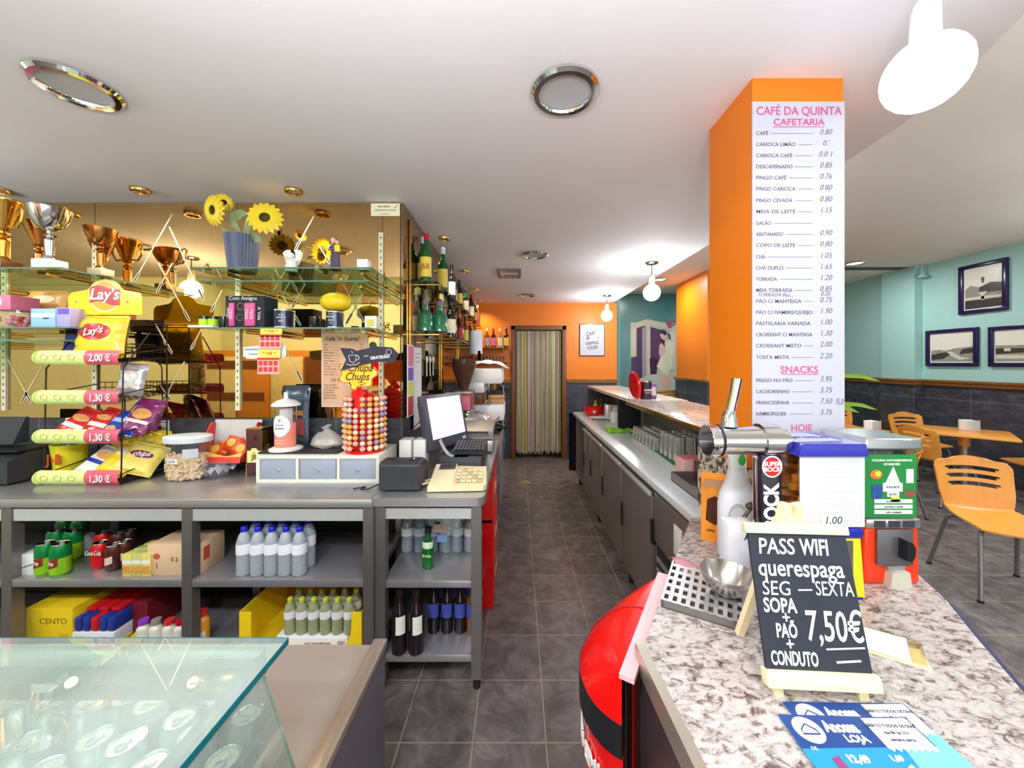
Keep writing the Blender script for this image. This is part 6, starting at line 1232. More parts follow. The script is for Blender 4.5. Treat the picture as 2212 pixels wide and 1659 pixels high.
b = B(); b.quad((-hw+.0, .012, zt_+.0285), (hw-.03, .03, zt_+.0285), (hw-.045, .15, zt_+.0285), (-hw+.03, .15, zt_+.0285), 0); b.text('promo', .04, (0, .08, zt_+.029), 1, rot=M.Identity(4)); b.obj('lid_sheet', [mat('lid_print', (176, 180, 206), .4), mat('navy_ink', (60, 56, 120), .5)], t)
rx0, rx1 = PX(1866, 1.075), PX(1988, 1.075); Yr = 1.075
t = thing('nut_vending_machine', 'red coin nut machine with a green ingredients panel beside the blue lidded one', 'vending machine', ((rx0+rx1)/2, Yr, ZG)); hw = (rx1-rx0)/2
rd = mat('machine_red', (238, 58, 16), .25, 0, .04, coat=.3)
b = B(); b.prism([(-hw, .0), (hw, .0), (hw-.004, .165), (-hw+.004, .165)], .0, .15); ob = b.obj('base', rd, t); bv = ob.modifiers.new('bevel', 'BEVEL'); bv.width = .008; bv.segments = 3
Bx(-hw+.002, hw-.002, -.006, .15, .163, .192, .006).obj('collar', mat('collar_steel', (190, 188, 190), .2, .8), t)
b = B()
for k in (-1, 0, 1): b.box(k*.042-.016, k*.042+.016, -.0075, -.006, .168, .187)
b.obj('collar_slots', dgrey, t)
cpl = Bx(-.05, .055, -.008, .0, .058, .162, .003).obj('coin_plate', mat('coin_plate2', (112, 110, 114), .4, .6), t); b = B(); b.lathe([(0, .02), (.011, .02), (.013, 0)], n=16, ax='y', c=(.0, -.008, .118)); b.obj('coin_hub', chrome, cpl); b = B(); b.prism([(-.016, -.036), (.004, -.042), (.018, -.02), (.02, .012), (.008, .03), (-.014, .038)], -.042, -.012); b.mx = M.Identity(4); ob = b.obj('coin_handle', blk, cpl); ob.location = (.02, 0, .112); ob.scale = (.7, .8, .75)
b = B(); b.prism([(-.026, .0), (.036, .0), (.03, .045), (-.02, .045)], -.022, .0); b.obj('chute_flap', mat('flap_grey', (196, 190, 176), .4), t); Bx(-.022, .028, -.01, .0, .044, .058).obj('chute_bar', steel, t)
zt_ = PZ(968, Yr)-ZG
Bx(-hw-.004, hw-.002, .0, .15, .192, zt_, .012).obj('hopper', pane('hopper_glass2', (216, 226, 216), .6, .02), t)
pn = B(); pn.box(-hw, hw-.014, -.003, .001, .196, zt_-.018); pn.box(-hw-.006, -hw-.004, .01, .13, .196, zt_-.018); pn = pn.obj('ingredients_panel', mat('panel_green', (32, 132, 62), .35, 0, .06, 6), t)
b = B(); zc = .2; wp = 2*hw
b.text('MÁQUINA DOS PASSATEMPOS', .0085, (-.004, -.0035, zt_-.035), 0, bold=.0003); b.text('DE SABORES', .0085, (-.004, -.0035, zt_-.046), 0, bold=.0003)
b.prism([(-.025, zt_-.105), (.022, zt_-.105), (.0, zt_-.052)], -.0042, -.003, mi=0); b.box(-.03, .026, -.0045, -.003, zt_-.125, zt_-.1, mi=1); b.text('IOGURTE', .009, (-.002, -.005, zt_-.112), 2); b.box(-.018, .016, -.0045, -.003, zt_-.14, zt_-.126, mi=1); b.text('JOTA', .009, (-.002, -.005, zt_-.133), 2)
disc_xz(b, -.05, -.0042, zt_-.075, .018, .014, 3, 14); disc_xz(b, -.045, -.0045, zt_-.073, .009, .008, 4, 12); b.box(-.062, -.034, -.0042, -.003, zt_-.145, zt_-.105, mi=5); b.box(.038, .058, -.0042, -.003, zt_-.1, zt_-.06, mi=1); disc_xz(b, .048, -.0042, zt_-.13, .018, .012, 6, 14); disc_xz(b, .006, -.0042, zt_-.147, .014, .009, 4, 16)
for k in range(3): b.box(-.055, .055, -.0042, -.003, .206+k*.0155, .217+k*.0155, mi=1); b.text(['escolha o sabor', 'introduza a moeda', 'rode o manípulo'][2-k], .007, (0, -.0048, .2115+k*.0155), 2)
b.obj('panel_print', [mat('cone_white', (226, 222, 214), .5, 0, .2, 90), paper, ink, mat('fruit_orange', (216, 120, 60), .5, 0, .4, 90), mat('lime_yellow', (214, 226, 60), .5), mat('pack_blue', (40, 80, 150), .5, 0, .4, 60), mat('cookie_brown', (130, 80, 60), .6, 0, .4, 90)], pn)
b = B(); b.prism([(-hw-.008, zt_-.004), (hw+.004, zt_-.004), (hw-.004, zt_+.03), (-hw+.004, zt_+.03)], -.008, .16); ob = b.obj('lid', mat('lid_steel', (196, 198, 200), .18, .85), t); bv = ob.modifiers.new('bevel', 'BEVEL'); bv.width = .006; bv.segments = 2
# easel chalkboard
t = thing('chalkboard_easel', 'small black chalkboard menu on a pale wooden easel, handwritten in white', 'chalkboard', (.582, .703, ZG), -.06)
ln = -.265; tlm = M.Rotation(ln, 4, 'X')
b = B(); b.mx = tlm; b.box(-.098, .098, 0, .006, .03, .298); bd = b.obj('board', mat('chalkboard', (44, 46, 56), .85, 0, .25, 12), t)
b = B(); b.mx = tlm; b.box(-.104, .104, -.012, .014, .02, .048, .003); b.obj('ledge', pine, t)
b = B(); b.mx = tlm; b.box(-.104, .104, -.006, .012, .292, .312, .003); b.obj('top_bar', pine, t)
for x in (-.078, .078):
    b = B(); b.mx = tlm; b.box(x-.009, x+.009, .004, .016, -.002, .3, .002); b.obj('leg', pine, t)
for sg in (-1, 1): B().tube([(sg*.012, .092, .34), (sg*.07, .165, .004)], .0105, 4).obj('rear_leg', pine, t)
b = B(); b.mx = tlm; b.box(-.018, .018, .012, .026, .3, .352, .003); b.obj('hinge_block', pine, t)
chalk = mat('chalk', (238, 236, 236), .8, 0, .05); b = B(); b.mx = tlm
for (s_, sz, x, z, ft, sk, bo) in (('PASS', .043, -.046, .266, .073, .12, .0004), ('WIFI', .043, .03, .266, .056, .1, .0009), ('querespaga', .046, -.004, .226, .168, .05, .0005), ('SEG', .037, -.058, .188, .055, .1, .0), ('SEXTA', .037, .055, .19, .073, .1, .0), ('SOPA', .036, -.056, .157, .064, .05, .0008), ('+', .03, -.047, .136, .014, 0, .0004), ('PAÕ', .034, -.05, .113, .04, .05, .0008), ('+', .03, -.047, .09, .014, 0, .0004), ('CONDUTO', .033, -.043, .066, .088, .05, .0008), ('7,50€', .075, .041, .122, .108, .12, .0006)):
    b.text(s_, sz, (x, -.0008, z), 0, shear=sk, fit=ft, bold=bo)
for (xa, za, xb, zb, r_) in ((-.015, .187, .012, .188, .0016), (.02, .085, .092, .09, .0016), (.035, .064, .08, .068, .002)): b.tube([(xa, -.0006, za), (xb, -.0006, zb)], r_, 5)
b.obj('chalk_writing', chalk, bd)
# note holder behind the easel
t = thing('card_holder', 'clear acrylic card holder with paper slips lying behind the chalkboard', 'card holder', (gp(1905, 1400).x, gp(1905, 1400).y, ZG), -.55)
b = B(); b.prism([(-.03, 0), (.03, 0), (.01, .035)], -.055, .065, 'yz'); b.obj('wedge', pane('acrylic', (240, 232, 206), .8, .05), t); b = B(); b.mx = M.Rotation(-.0, 4, 'X'); b.quad((-.04, -.028, .004), (.04, -.028, .004), (.04, .005, .034), (-.04, .005, .034)); b.obj('slip', paper, t); Bx(-.06, .07, -.034, .034, 0, .003).obj('base', pine, t)
# leaflets
navy = mat('leaflet_navy', (32, 66, 128), .35, 0, .1, 3); sky = mat('leaflet_blue', (40, 140, 206), .35, 0, .12, 4); aqua = mat('leaflet_aqua', (120, 196, 236), .35, 0, .15, 5)
def leaflet(x, y, z, rz, label):
    t = thing('leaflet', label, 'leaflet', (x, y, z), rz, 'blue supermarket leaflets')
    b = B(); b.box(0, .225, -.3, 0, 0, .0012); b.obj('sheet', sky, t)
    I4 = M.Identity(4); z1 = .0015
    b = B(); b.quad((0, -.06, z1), (.225, -.05, z1), (.225, 0, z1), (0, 0, z1), 0); b.quad((.12, -.3, z1), (.225, -.3, z1), (.225, -.05, z1), (.17, -.05, z1), 1); b.obj('colour_blocks', [navy, aqua], t)
    b = B(); b.add([(.034, -.028, z1+.0004)]+[(.034+.024*math.cos(a), -.028+.024*math.sin(a), z1+.0004) for a in [2*PI*k/24 for k in range(25)]], [(0, k+1, k+2) for k in range(24)], 0)
    b.tube([(.02, -.036, z1+.001), (.022, -.028, z1+.001), (.034, -.018, z1+.001), (.046, -.028, z1+.001), (.048, -.036, z1+.001)], .0012, 4, mi=1, closed=True); b.obj('round_logo', [white, navy], t)
    b = B(); b.text('Anossa', .027, (.064, -.022, z1+.0004), 0, 'LEFT', I4, bold=.0012, sx=.72); b.text('LOJA', .017, (.085, -.042, z1+.0004), 0, 'LEFT', I4, bold=.0006); b.text('DE', .008, (.015, -.06, z1+.0004), 0, 'LEFT', I4); b.text('12,49', .016, (.06, -.075, z1+.0004), 0, 'LEFT', I4, bold=.0008); b.text('1,69', .012, (.13, -.072, z1+.0004), 0, 'LEFT', I4, bold=.0006); b.obj('lettering', white, t)
    b = B(); q = [(.142, -.004), (.222, -.002)]+[(.222-.08*k/14, -.056-(.006 if k % 2 else 0)) for k in range(15)]; b.add([(x_, y_, z1+.0008) for x_, y_ in q], [tuple(range(len(q)))[::-1]], 0)
    for k in range(3): b.text(['ABERTO TODOS OS DIAS', 'das 8h às 21h', 'sempre perto'][k], .0075, (.18, -.018-k*.012, z1+.0012), 1, 'CENTER', I4)
    b.obj('torn_coupon', [paper, ink], t)
    b = B(); b.lathe2([(.03, .026, 0), (.0, .0, .0004)], (.1, -.115, z1+.0004), 9, 0); b.quad((.04, -.13, z1+.0005), (.055, -.13, z1+.0005), (.05, -.07, z1+.0005), (.036, -.075, z1+.0005), 1); b.quad((.15, -.13, z1+.0005), (.165, -.125, z1+.0005), (.155, -.08, z1+.0005), (.145, -.085, z1+.0005), 2); b.obj('product_print', [mat('cake_white', (226, 226, 232), .5, 0, .2, 60), mat('pack_plum', (140, 60, 110), .5), mat('pack_peach', (236, 180, 120), .5)], t); return t
leaflet(.5, .7, ZG+.0006, -.02, 'blue leaflet with a round white logo, half covered, just below the easel'); leaflet(.472, .672, ZG+.003, -.03, 'blue leaflet with a round white logo on top, nearest the camera')

# ---------- on the steel counter right of the aisle ----------
ZK = .9
def kp(x, y): Y = (EYE-ZK)*800/(y-CY); return (PX(x, Y), Y, ZK)
t = thing('cooking_pot', 'red enamel pot near the far end of the bar counter', 'pot', (.94, 4.55, ZK)); B().lathe([(0, 0), (.105, 0), (.112, .01), (.115, .1), (.108, .105), (.1, .1), (.1, .012), (0, .012)], n=26).obj('pot', red, t); b = B(); disc_xz(b, -.02, -.114, .055, .02, .018, 0, 16); b.obj('badge', white, t)
for k, (x, y, r_, lab) in enumerate(((.925, 4.25, .1, 'white plate stacked in front of the red pot'), (1.06, 4.42, .09, 'white saucer beside the red pot'), (1.03, 4.2, .08, 'small white saucer next to the sugar pot'))):
    t = thing('plate', lab, 'plate', (x, y, ZK), group='white plates by the red pot')
    for q in range(3): B().lathe([(0, q*.008), (r_*.55, q*.008), (r_, q*.008+.014), (r_, q*.008+.017), (r_*.55, q*.008+.005), (0, q*.008+.005)], n=24).obj('plate_layer', white, t) if q < 1 else None
t = thing('sugar_pot', 'white sugar pot full of sachets on the bar counter', 'pot', (1.06, 3.98, ZK)); B().lathe([(0, 0), (.055, 0), (.062, .01), (.058, .1), (.064, .12), (.058, .12), (.052, .02), (0, .02)], n=22).obj('pot', white, t); b = B()
for k in range(7): b.box(-.03+k*.009, -.024+k*.009, -.02, .025, .08, .15+.01*(k % 3))
b.obj('sachets', paper, t)
for k, (x, y, r_, h_, m_, lab) in enumerate(((1.0, 4.74, .03, .16, yy_, 'yellow mustard bottle behind the red pot'), (1.07, 4.72, .028, .2, gg, 'green oil bottle beside the yellow one'), (1.13, 4.7, .026, .2, ga, 'brown sauce bottle beside the green one'))): bottle(x, y, ZK, r_, h_, m_, cr if k else yy_, None, lab, 'sauce bottles')
t = thing('steel_container', 'tall steel container behind the sugar pot', 'container', (1.08, 4.32, ZK)); Bx(-.06, .08, -.05, .05, 0, .16, .004).obj('body', steel_l, t); Bx(-.055, .075, -.045, .045, .16, .162).obj('inside', black, t)
t = thing('dish_cloth', 'lime green cloth folded on the edge of the bar counter', 'cloth', (.94, 3.45, ZK)); b = B(); b.surf(lambda u, v: (-.12+.25*u, -.11+.2*v+.04*u, .008+.035*math.sin(PI*v)*(.5+.5*math.sin(4*u+1))+.005*math.sin(14*u)), 16, 10); bmesh.ops.solidify(b.bm, geom=b.bm.faces[:], thickness=.003); b.obj('cloth', mat('lime_cloth', (176, 236, 80), .9), t)
t = thing('bar_mat', 'green rubber mat under the upturned glasses', 'mat', (0, 0, ZK)); b = B(); b.prism([(.97, 2.3), (1.215, 2.3), (1.215, 3.5), (1.03, 3.5)], 0, .006, 'xy'); b.obj('mat', mat('green_rubber', (10, 120, 70), .6), t)
gm = mat('bar_glass', (240, 244, 242), .04, 0, .02, trans=.78, spec=.8)
b = B(); b.lathe([(0, .158), (.024, .158), (.026, .15), (.034, 0), (.032, 0), (.0235, .146), (0, .148)], n=16); tg = b.obj('tall_glass', gm); C.objects.unlink(tg)
b = B(); b.lathe([(0, .09), (.026, .09), (.028, .085), (.036, 0), (.034, 0), (.026, .08), (0, .082)], n=16); sg2 = b.obj('short_glass', gm); C.objects.unlink(sg2)
for j in range(4):
    for i in range(3):
        q = bpy.data.objects.new('tall_glass', tg.data); C.objects.link(q); q.location = (1.03+i*.074, 2.36+j*.076, ZK+.006); tag(q, 'upturned tall beer glass, %s row on the green mat, %s from the aisle' % (ORD[j], ORD[i]), 'glass', 'tall glasses on the green mat')
for j in range(7):
    for i in range(3):
        q = bpy.data.objects.new('short_glass', sg2.data); C.objects.link(q); q.location = (1.02+i*.078, 2.69+j*.08, ZK+.006); tag(q, 'upturned short glass behind the tall ones, %s row, %s from the aisle' % (ORD[j], ORD[i]), 'glass', 'short glasses on the green mat')
b = B(); disc_xz(b, 0, -.0345, .1, .012, .014, 0, 16); q = [o for o in C.objects if o.get('label', '').endswith('first row on the green mat, third from the aisle') and o.name.startswith('tall')][0]; b.obj('red_crest', mat('crest_red', (190, 40, 40), .4), q)
carton(1.0, 2.08, ZK, .13, .12, .09, mat('pink_green_print', (216, 170, 166), .5, 0, .35, 30), 'pink and green patterned box at the front of the green mat', 'box', parts=[('lid_print', (-.06, .06, .01, .11, .09, .091), pinkm)])
carton(1.02, 1.86, ZK, .14, .14, .11, mat('brown_box', (96, 44, 34), .45, 0, .1), 'brown tea box with a white card beside the patterned box', 'box', parts=[('white_card', (-.068, .0, -.003, 0, .02, .115), paper), ('lid_print', (-.065, .065, .01, .13, .11, .111), mat('brown_lid', (150, 90, 80), .5, 0, .3))])
t = thing('cutlery_tray', 'long steel cutlery tray at the near end of the bar counter', 'tray', (.93, 1.75, ZK)); b = B(); b.box(-.1, .12, -.18, .25, 0, .004); b.box(-.1, -.096, -.18, .25, 0, .05); b.box(.116, .12, -.18, .25, 0, .05); b.box(-.1, .12, -.18, -.176, 0, .05); b.box(-.1, .12, .246, .25, 0, .05); b.obj('tray', steel_d, t)
for k in range(5): b = B(); b.tube([(-.06+k*.035, -.12, .012), (-.05+k*.03, .08, .016)], .006, 6); b.sph((-.05+k*.03, .1, .016), .014, (.9, 1.8, .4), 10); b.obj('spoon', blk if k % 2 else steel_l, t)
# open bay at the far end of the counter
carton(.9, 4.3, .14, .2, .25, .42, mat('bay_card', (176, 122, 70), .7, 0, .1), 'brown cardboard box in the open bay at the far end of the bar counter', 'box', rz=-.2)
packet(.83, 4.22, .14, .14, .3, .07, whf, 'white paper sack leaning in the open bay beside the cardboard box', None, 0, -PI/2, 77, name='paper_sack', cat='sack')
t = thing('apron', 'black apron hanging at the far end of the bar counter by the doorway', 'apron', (.74, 4.9, 0)); b = B(); b.surf(lambda u, v: (-.06+.14*u, .015*math.sin(9*u), .12+.76*v), 10, 6); bmesh.ops.solidify(b.bm, geom=b.bm.faces[:], thickness=.012); b.obj('cloth', mat('navy_black_cloth', (30, 24, 40), .9), t); B().tube([(.01, .0, .88), (.02, -.01, .9), (.04, -.05, .885)], .008, 6).obj('strap', MATS['navy_black_cloth'], t)
# ---------- on the raised bar ----------
ZR = 1.24
t = thing('round_tray', 'red round tray standing on edge on the raised bar', 'tray', (PX(1374, 3.05), 3.06, ZR)); b = B(); b.mx = M.Rotation(-1.5, 4, 'Z') @ M.Rotation(.12, 4, 'X'); b.lathe([(0, .0), (.1, .0), (.112, .012), (.115, .012), (.104, -.006), (0, -.006)], n=32, ax='y', c=(0, 0, .114)); b.obj('dish', red, t)
t = thing('tin', 'dark coffee tin with white lettering on the raised bar', 'tin', (PX(1396, 3.04), 3.05, ZR)); b = B(); b.lathe([(0, 0), (.045, 0), (.045, .145), (0, .145)], n=24); b.text('COFFEE', .022, (0, -.046, .075), 1, bold=.0005, sx=.8); b.text('moments', .016, (0, -.046, .055), 1, sx=.8); b.obj('body', [mat('tin_dark', (50, 38, 52), .25, .2), white], t); B().lathe([(.0455, .14), (.046, .148), (.043, .15)], n=24).obj('rim', chrome, t)
carton(PX(1413, 3.04), 3.05, ZR, .05, .03, .125, mat('purple_card', (120, 80, 150), .4, 0, .1), 'purple framed card standing beside the coffee tin', 'card', name='card', parts=[('picture', (-.018, .018, -.001, 0, .03, .1), mat('card_picture', (216, 190, 190), .5, 0, .5, 60))])
# ---------- doorway bead curtain ----------
b = B(); bc_ = [(214, 206, 90), (190, 186, 120), (214, 196, 206), (178, 160, 140), (224, 214, 150), (196, 150, 120), (160, 170, 110), (232, 224, 190)]
bm_ = [mat('bead_%s' % n_, c_, .5, 0, .15, 60) for n_, c_ in zip(('lime', 'sage', 'lilac', 'tan', 'straw', 'clay', 'olive', 'ivory'), bc_)]
for k in range(120):
    x = DX0+.05+(DX1-DX0-.1)*(k+.5*R.random())/120; zb = .08+R.uniform(-.02, .05); y = YB+.05+R.uniform(-.02, .02); ph = R.uniform(0, 6); am = R.uniform(.002, .008)
    b.tube([(x+am*math.sin(ph+3*q)*q, y, DZ-.05-(DZ-.05-zb)*q) for q in [i/7 for i in range(8)]], .0042, 4, R.choice([0, 1, 2, 2, 3, 3, 4, 5, 6, 7]))
q = tag(b.obj('bead_curtain', bm_), 'long multicoloured bead strand curtain filling the doorway', 'curtain'); stuff(q)
# framed print on the orange wall
t = thing('framed_print', 'framed white lettering print on the orange wall right of the doorway', 'picture', (PX(1279, 5.95), YB, PZ(769, 5.95)))
Bx(-.203, .203, -.02, 0, 0, .515, .003).obj('frame', mat('purple_black_frame', (70, 44, 56), .3), t); Bx(-.192, .192, -.022, -.018, .01, .505).obj('glass', mat('gloss_paper', (196, 194, 200), .06, 0, .01), t)
b = B()
for s_, sz, x, z, r_ in (('CARRY', .085, -.0, .36, 0), ('BE', .07, -.07, .285, 0), ('U', .07, .09, .31, 0), ('KEEPING', .07, .0, .205, 0), ('YOURS', .075, .0, .13, 0)): b.text(s_, sz, (x, -.0226, z), shear=.25, sx=.75, rot=M.Rotation(PI/2, 4, 'X') @ M.Rotation(.12, 4, 'Z'), bold=.0012)
b.tube([(-.14, -.0228, .25), (-.15, -.0228, .3), (-.12, -.0228, .33), (-.02, -.0228, .33)], .0016, 4); b.tube([(.02, -.0228, .33), (.13, -.0228, .37), (.15, -.0228, .3), (.04, -.0228, .28)], .0016, 4, closed=True); b.obj('lettering', ink, t)
# floor drain
t = thing('floor_drain', 'round metal drain cover set in the aisle floor', 'drain', (PX(1137, 4.78), 4.78, 0)); B().lathe([(0, .003), (.062, .003), (.07, .001), (.07, 0)], n=28).obj('cover', mat('drain_metal', (168, 158, 130), .4, .6), t)
# ---------- mural ----------
YMu = 7.765
t = thing('wall_mural', 'large photo mural of a woman in a pale dress on the teal wall', 'mural', (2.9, YMu, 1.05))
o = t.location
mw = [mat('mural_sky', (170, 178, 176), .2, 0, .06), mat('mural_wall', (186, 186, 168), .2, 0, .08), mat('mural_navy', (60, 56, 92), .2, 0, .1), mat('mural_plum', (88, 64, 96), .2, 0, .1), mat('mural_lilac', (150, 140, 150), .2, 0, .1), mat('mural_ground', (176, 186, 172), .2, 0, .08), mat('mural_dress', (206, 208, 180), .25, 0, .05), mat('mural_skin', (206, 172, 156), .25, 0, .05), mat('mural_hair', (60, 50, 70), .25), mat('mural_red', (176, 60, 88), .25), mat('mural_dark', (66, 40, 66), .25)]
Bx(2.37-o.x, 3.9-o.x, .0, .004, -.25, 1.35).obj('print_sheet', mw[0], t)
b = B(); kk = [0]
def mp(pts, mi):
    kk[0] += 1; b.prism([(PX(x, YMu)-o.x, PZ(y, YMu)-o.z) for x, y in pts], -.0008*kk[0]-.0005, 0, mi=mi)
mp([(1363, 700), (1396, 690), (1396, 850), (1363, 850)], 1); mp([(1375, 709), (1393, 703), (1393, 815), (1375, 822)], 2); mp([(1363, 772), (1375, 770), (1375, 850), (1363, 850)], 2); mp([(1387, 708), (1396, 706), (1396, 812), (1387, 815)], 4); mp([(1396, 690), (1404, 690), (1404, 812), (1396, 812)], 1); mp([(1405, 706), (1440, 716), (1440, 780), (1405, 800)], 3)
mp([(1363, 826), (1396, 812), (1480, 800), (1480, 870), (1363, 870)], 5); mp([(1398, 700), (1480, 722), (1480, 706), (1400, 690)], 1); mp([(1440, 716), (1480, 724), (1480, 800), (1440, 800)], 1)
mp([(1403, 775), (1408, 771), (1418, 773), (1421, 778), (1418, 808), (1405, 808)], 10)
mp([(1422, 800), (1436, 806), (1440, 842), (1434, 842), (1428, 820)], 7); mp([(1434, 805), (1448, 812), (1444, 842), (1439, 842)], 7)
mp([(1437, 733), (1450, 739), (1458, 742), (1456, 760), (1452, 775), (1452, 792), (1442, 811), (1432, 806), (1418, 792), (1424, 778), (1432, 760)], 6)
mp([(1424, 745), (1430, 740), (1437, 750), (1436, 764), (1426, 772), (1423, 762)], 7); mp([(1455, 742), (1462, 745), (1462, 780), (1458, 778), (1457, 758)], 7); mp([(1427, 734), (1435, 738), (1436, 750), (1430, 742)], 10)
mp([(1425, 719), (1431, 713), (1438, 716), (1441, 726), (1437, 736), (1430, 733), (1426, 727)], 7); mp([(1424, 720), (1429, 712), (1437, 714), (1440, 722), (1436, 725), (1430, 721)], 8); mp([(1441, 718), (1447, 722), (1449, 734), (1444, 732)], 8)
mp([(1438, 697), (1450, 693), (1453, 702), (1449, 709), (1444, 709)], 9); b.tube([V((PX(x, YMu)-o.x, -.02, PZ(y, YMu)-o.z)) for x, y in ((1451, 695), (1457, 694), (1457, 700), (1453, 704))], .01, 6, mi=9)
b.obj('mural_print', mw, t)
# ---------- price list poster on the pillar ----------
t = thing('price_list', 'tall white price list poster on the front orange pillar', 'poster', (.966, 1.268, 1.26)); YP = 1.262
X0, X1_ = PX(1626, YP)-.966, PX(1825, YP)-.966
Bx(X0, X1_, -.005, -.001, 0, PZ(219, YP)-1.26).obj('sheet', mat('poster_paper', (192, 190, 204), .45, 0, .015), t)
pk_ = mat('poster_pink', (206, 84, 134), .6); pgr = mat('poster_grey', (104, 98, 116), .6); yp = -.0055
def pz(y): return PZ(y, YP)-1.26
def px_(x): return PX(x, YP)-.966
b = B(); b.text('CAFÉ DA QUINTA', .04, (px_(1726), yp, pz(240)), fit=.291, bold=.0004); b.text('CAFETARIA', .031, (px_(1726), yp, pz(264)), fit=.175, bold=.0004); b.box(px_(1670), px_(1781), yp-.0004, yp, pz(274.5), pz(273))
b.text('SNACKS', .034, (px_(1727), yp, pz(799)), fit=.128, bold=.0004); b.box(px_(1687), px_(1768), yp-.0004, yp, pz(809), pz(807.5)); b.text('HOJE', .034, (px_(1732), yp, pz(925)), sx=.95); b.obj('headings', pk_, t)
rows_ = [('CAFÉ', '0.80', 288), ('CARIOCA LIMÃO', "0.'", 312), ('CARIOCA CAFÉ', '0.0 1', 336), ('DESCAFEINADO', '0.85', 360), ('PINGO CAFÉ', '0.76', 384), ('PINGO CARIOCA', '0.80', 408), ('PINGO CEVADA', '0.80', 433), ('MEIA DE LEITE', '1.15', 457), ('GALÃO', '', 482), ('ABATANADO', '0.90', 506), ('COPO DE LEITE', '0.80', 530), ('CHÁ', '1.05', 555), ('CHÁ DUPLO', '1.65', 579), ('TORRADA', '1.20', 603), ('MEIA TORRADA', '0.85', 627), ('PÃO C/ MANTEIGA', '0.75', 651), ('PÃO C/ FIAMBRE/QUEIJO', '1.90', 675), ('PASTELARIA VARIADA', '1.00', 699), ('CROISSANT C/ MANTEIGA', '1.30', 723), ('CROISSANT MISTO', '2.00', 747), ('TOSTA MISTA', '2.20', 772), ('PREGO NO PÃO', '3.95', 822), ('CACHORRINHO', '3.75', 846), ('FRANCESINHA', '7.50', 870), ('HAMBURGUER', '3.75', 894)]
b = B()
for s_, p_, y in rows_:
    w_ = min(len(s_)*.0103, .192); b.text(s_, .0175, (px_(1633), yp, pz(y)), align='LEFT', fit=w_, bold=.0001); xe = px_(1633)+w_+.01
    if xe < px_(1756)-.006: b.box(xe, px_(1756), yp-.0003, yp, pz(y)-.0008, pz(y)+.0004)
    if p_: b.text(p_, .027, (px_(1784), yp, pz(y-3)), shear=.25, sx=.9, bold=-.0003)
b.text('TORRADA Biju....', .017, (px_(1636), yp, pz(637)), align='LEFT', shear=.3, bold=-.0002); b.text('0.35', .019, (px_(1783), yp, pz(635)), shear=.3, bold=-.0002); b.text('/5,0', .03, (px_(1814), yp, pz(868)), shear=.1, sx=.6, bold=-.0003); b.obj('price_lines', pgr, t)
# ---------- pictures on the aqua wall ----------
XW = XR-.0
frm = mat('navy_frame', (30, 26, 66), .25, 0, .1)
def picture(px0, px1, yt, yb, label, scene):
    Xs = 6.035; Ya, Yc = Xs*800/(px0-CX), Xs*800/(px1-CX); zt_ = EYE-(yt-CY)/800*Ya; zb_ = EYE-(yb-CY)/800*Ya; h = zt_-zb_; wd = Ya-Yc
    t = thing('framed_photo', label, 'picture', (XR, (Ya+Yc)/2, zb_), -PI/2, 'framed black and white photos on the aqua wall')
    b = B(); f_ = .05
    for a in ((-wd/2, wd/2, 0, f_), (-wd/2, wd/2, h-f_, h), (-wd/2, -wd/2+f_, f_, h-f_), (wd/2-f_, wd/2, f_, h-f_)): b.box(a[0], a[1], -.035, 0, a[2], a[3], .006)
    b.obj('frame', frm, t)
    Bx(-wd/2+f_*.9, wd/2-f_*.9, -.012, 0, f_*.9, h-f_*.9).obj('mount', mat('photo_mount', (232, 230, 218), .4, 0, .02), t)
    b = B(); sc_ = (wd/2-f_*1.3, h-f_*2.6); 
    for pts, mi in scene: b.prism([(x*sc_[0], f_*1.3+z*sc_[1]) for x, z in pts], -.0125-.0006*mi, -.011, mi=mi)
    b.obj('photo_print', [mat('photo_sky', (216, 214, 200), .3, 0, .05), mat('photo_mid', (140, 138, 128), .3, 0, .4, 30), mat('photo_dark', (60, 58, 54), .3, 0, .5, 30), mat('photo_light', (196, 192, 176), .3, 0, .2, 30)], t); return t
S_ = [([(-1, 0), (1, 0), (1, 1), (-1, 1)], 0)]
picture(2069, 2175, 578, 681, 'framed photo of a fountain and garden, highest on the aqua wall', S_+[([(-1, .1), (1, .1), (1, .58), (.4, .62), (-.2, .52), (-.7, .6), (-1, .5)], 1), ([(-1, 0), (1, 0), (1, .2), (-1, .22)], 2), ([(-.2, .52), (.5, .6), (1, .56), (1, .36), (-.2, .38)], 2), ([(-1, .22), (1, .22), (1, .28), (-1, .3)], 3), ([(-.12, .2), (.12, .2), (.06, .3), (.25, .4), (-.25, .4), (-.06, .3)], 3), ([(-.05, .62), (.05, .62), (.1, .76), (-.1, .76)], 2)])
picture(1998, 2111, 715, 791, 'framed photo of a road through fields, lower left on the aqua wall', S_+[([(-1, 0), (1, 0), (1, .52), (.3, .48), (-.3, .4), (-.6, .44), (-1, .4)], 1), ([(-1, .25), (-.3, .34), (.1, .3), (-.4, .1), (-1, .06)], 2), ([(-.2, .36), (.0, .36), (.5, .16), (.9, .1), (.4, .06), (.0, .2)], 3), ([(.4, .26), (1, .3), (1, .48), (.5, .42)], 2)])
picture(2133, 2262, 707, 792, 'framed photo of a village, lower right on the aqua wall', S_+[([(-1, 0), (1, 0), (1, .52), (-1, .54)], 1), ([(-1, .25), (.2, .28), (1, .3), (1, .42), (-1, .44)], 2), ([(-.6, .34), (-.3, .34), (-.3, .44), (-.6, .44)], 3), ([(-1, .1), (1, .08), (1, .2), (-1, .22)], 3)])
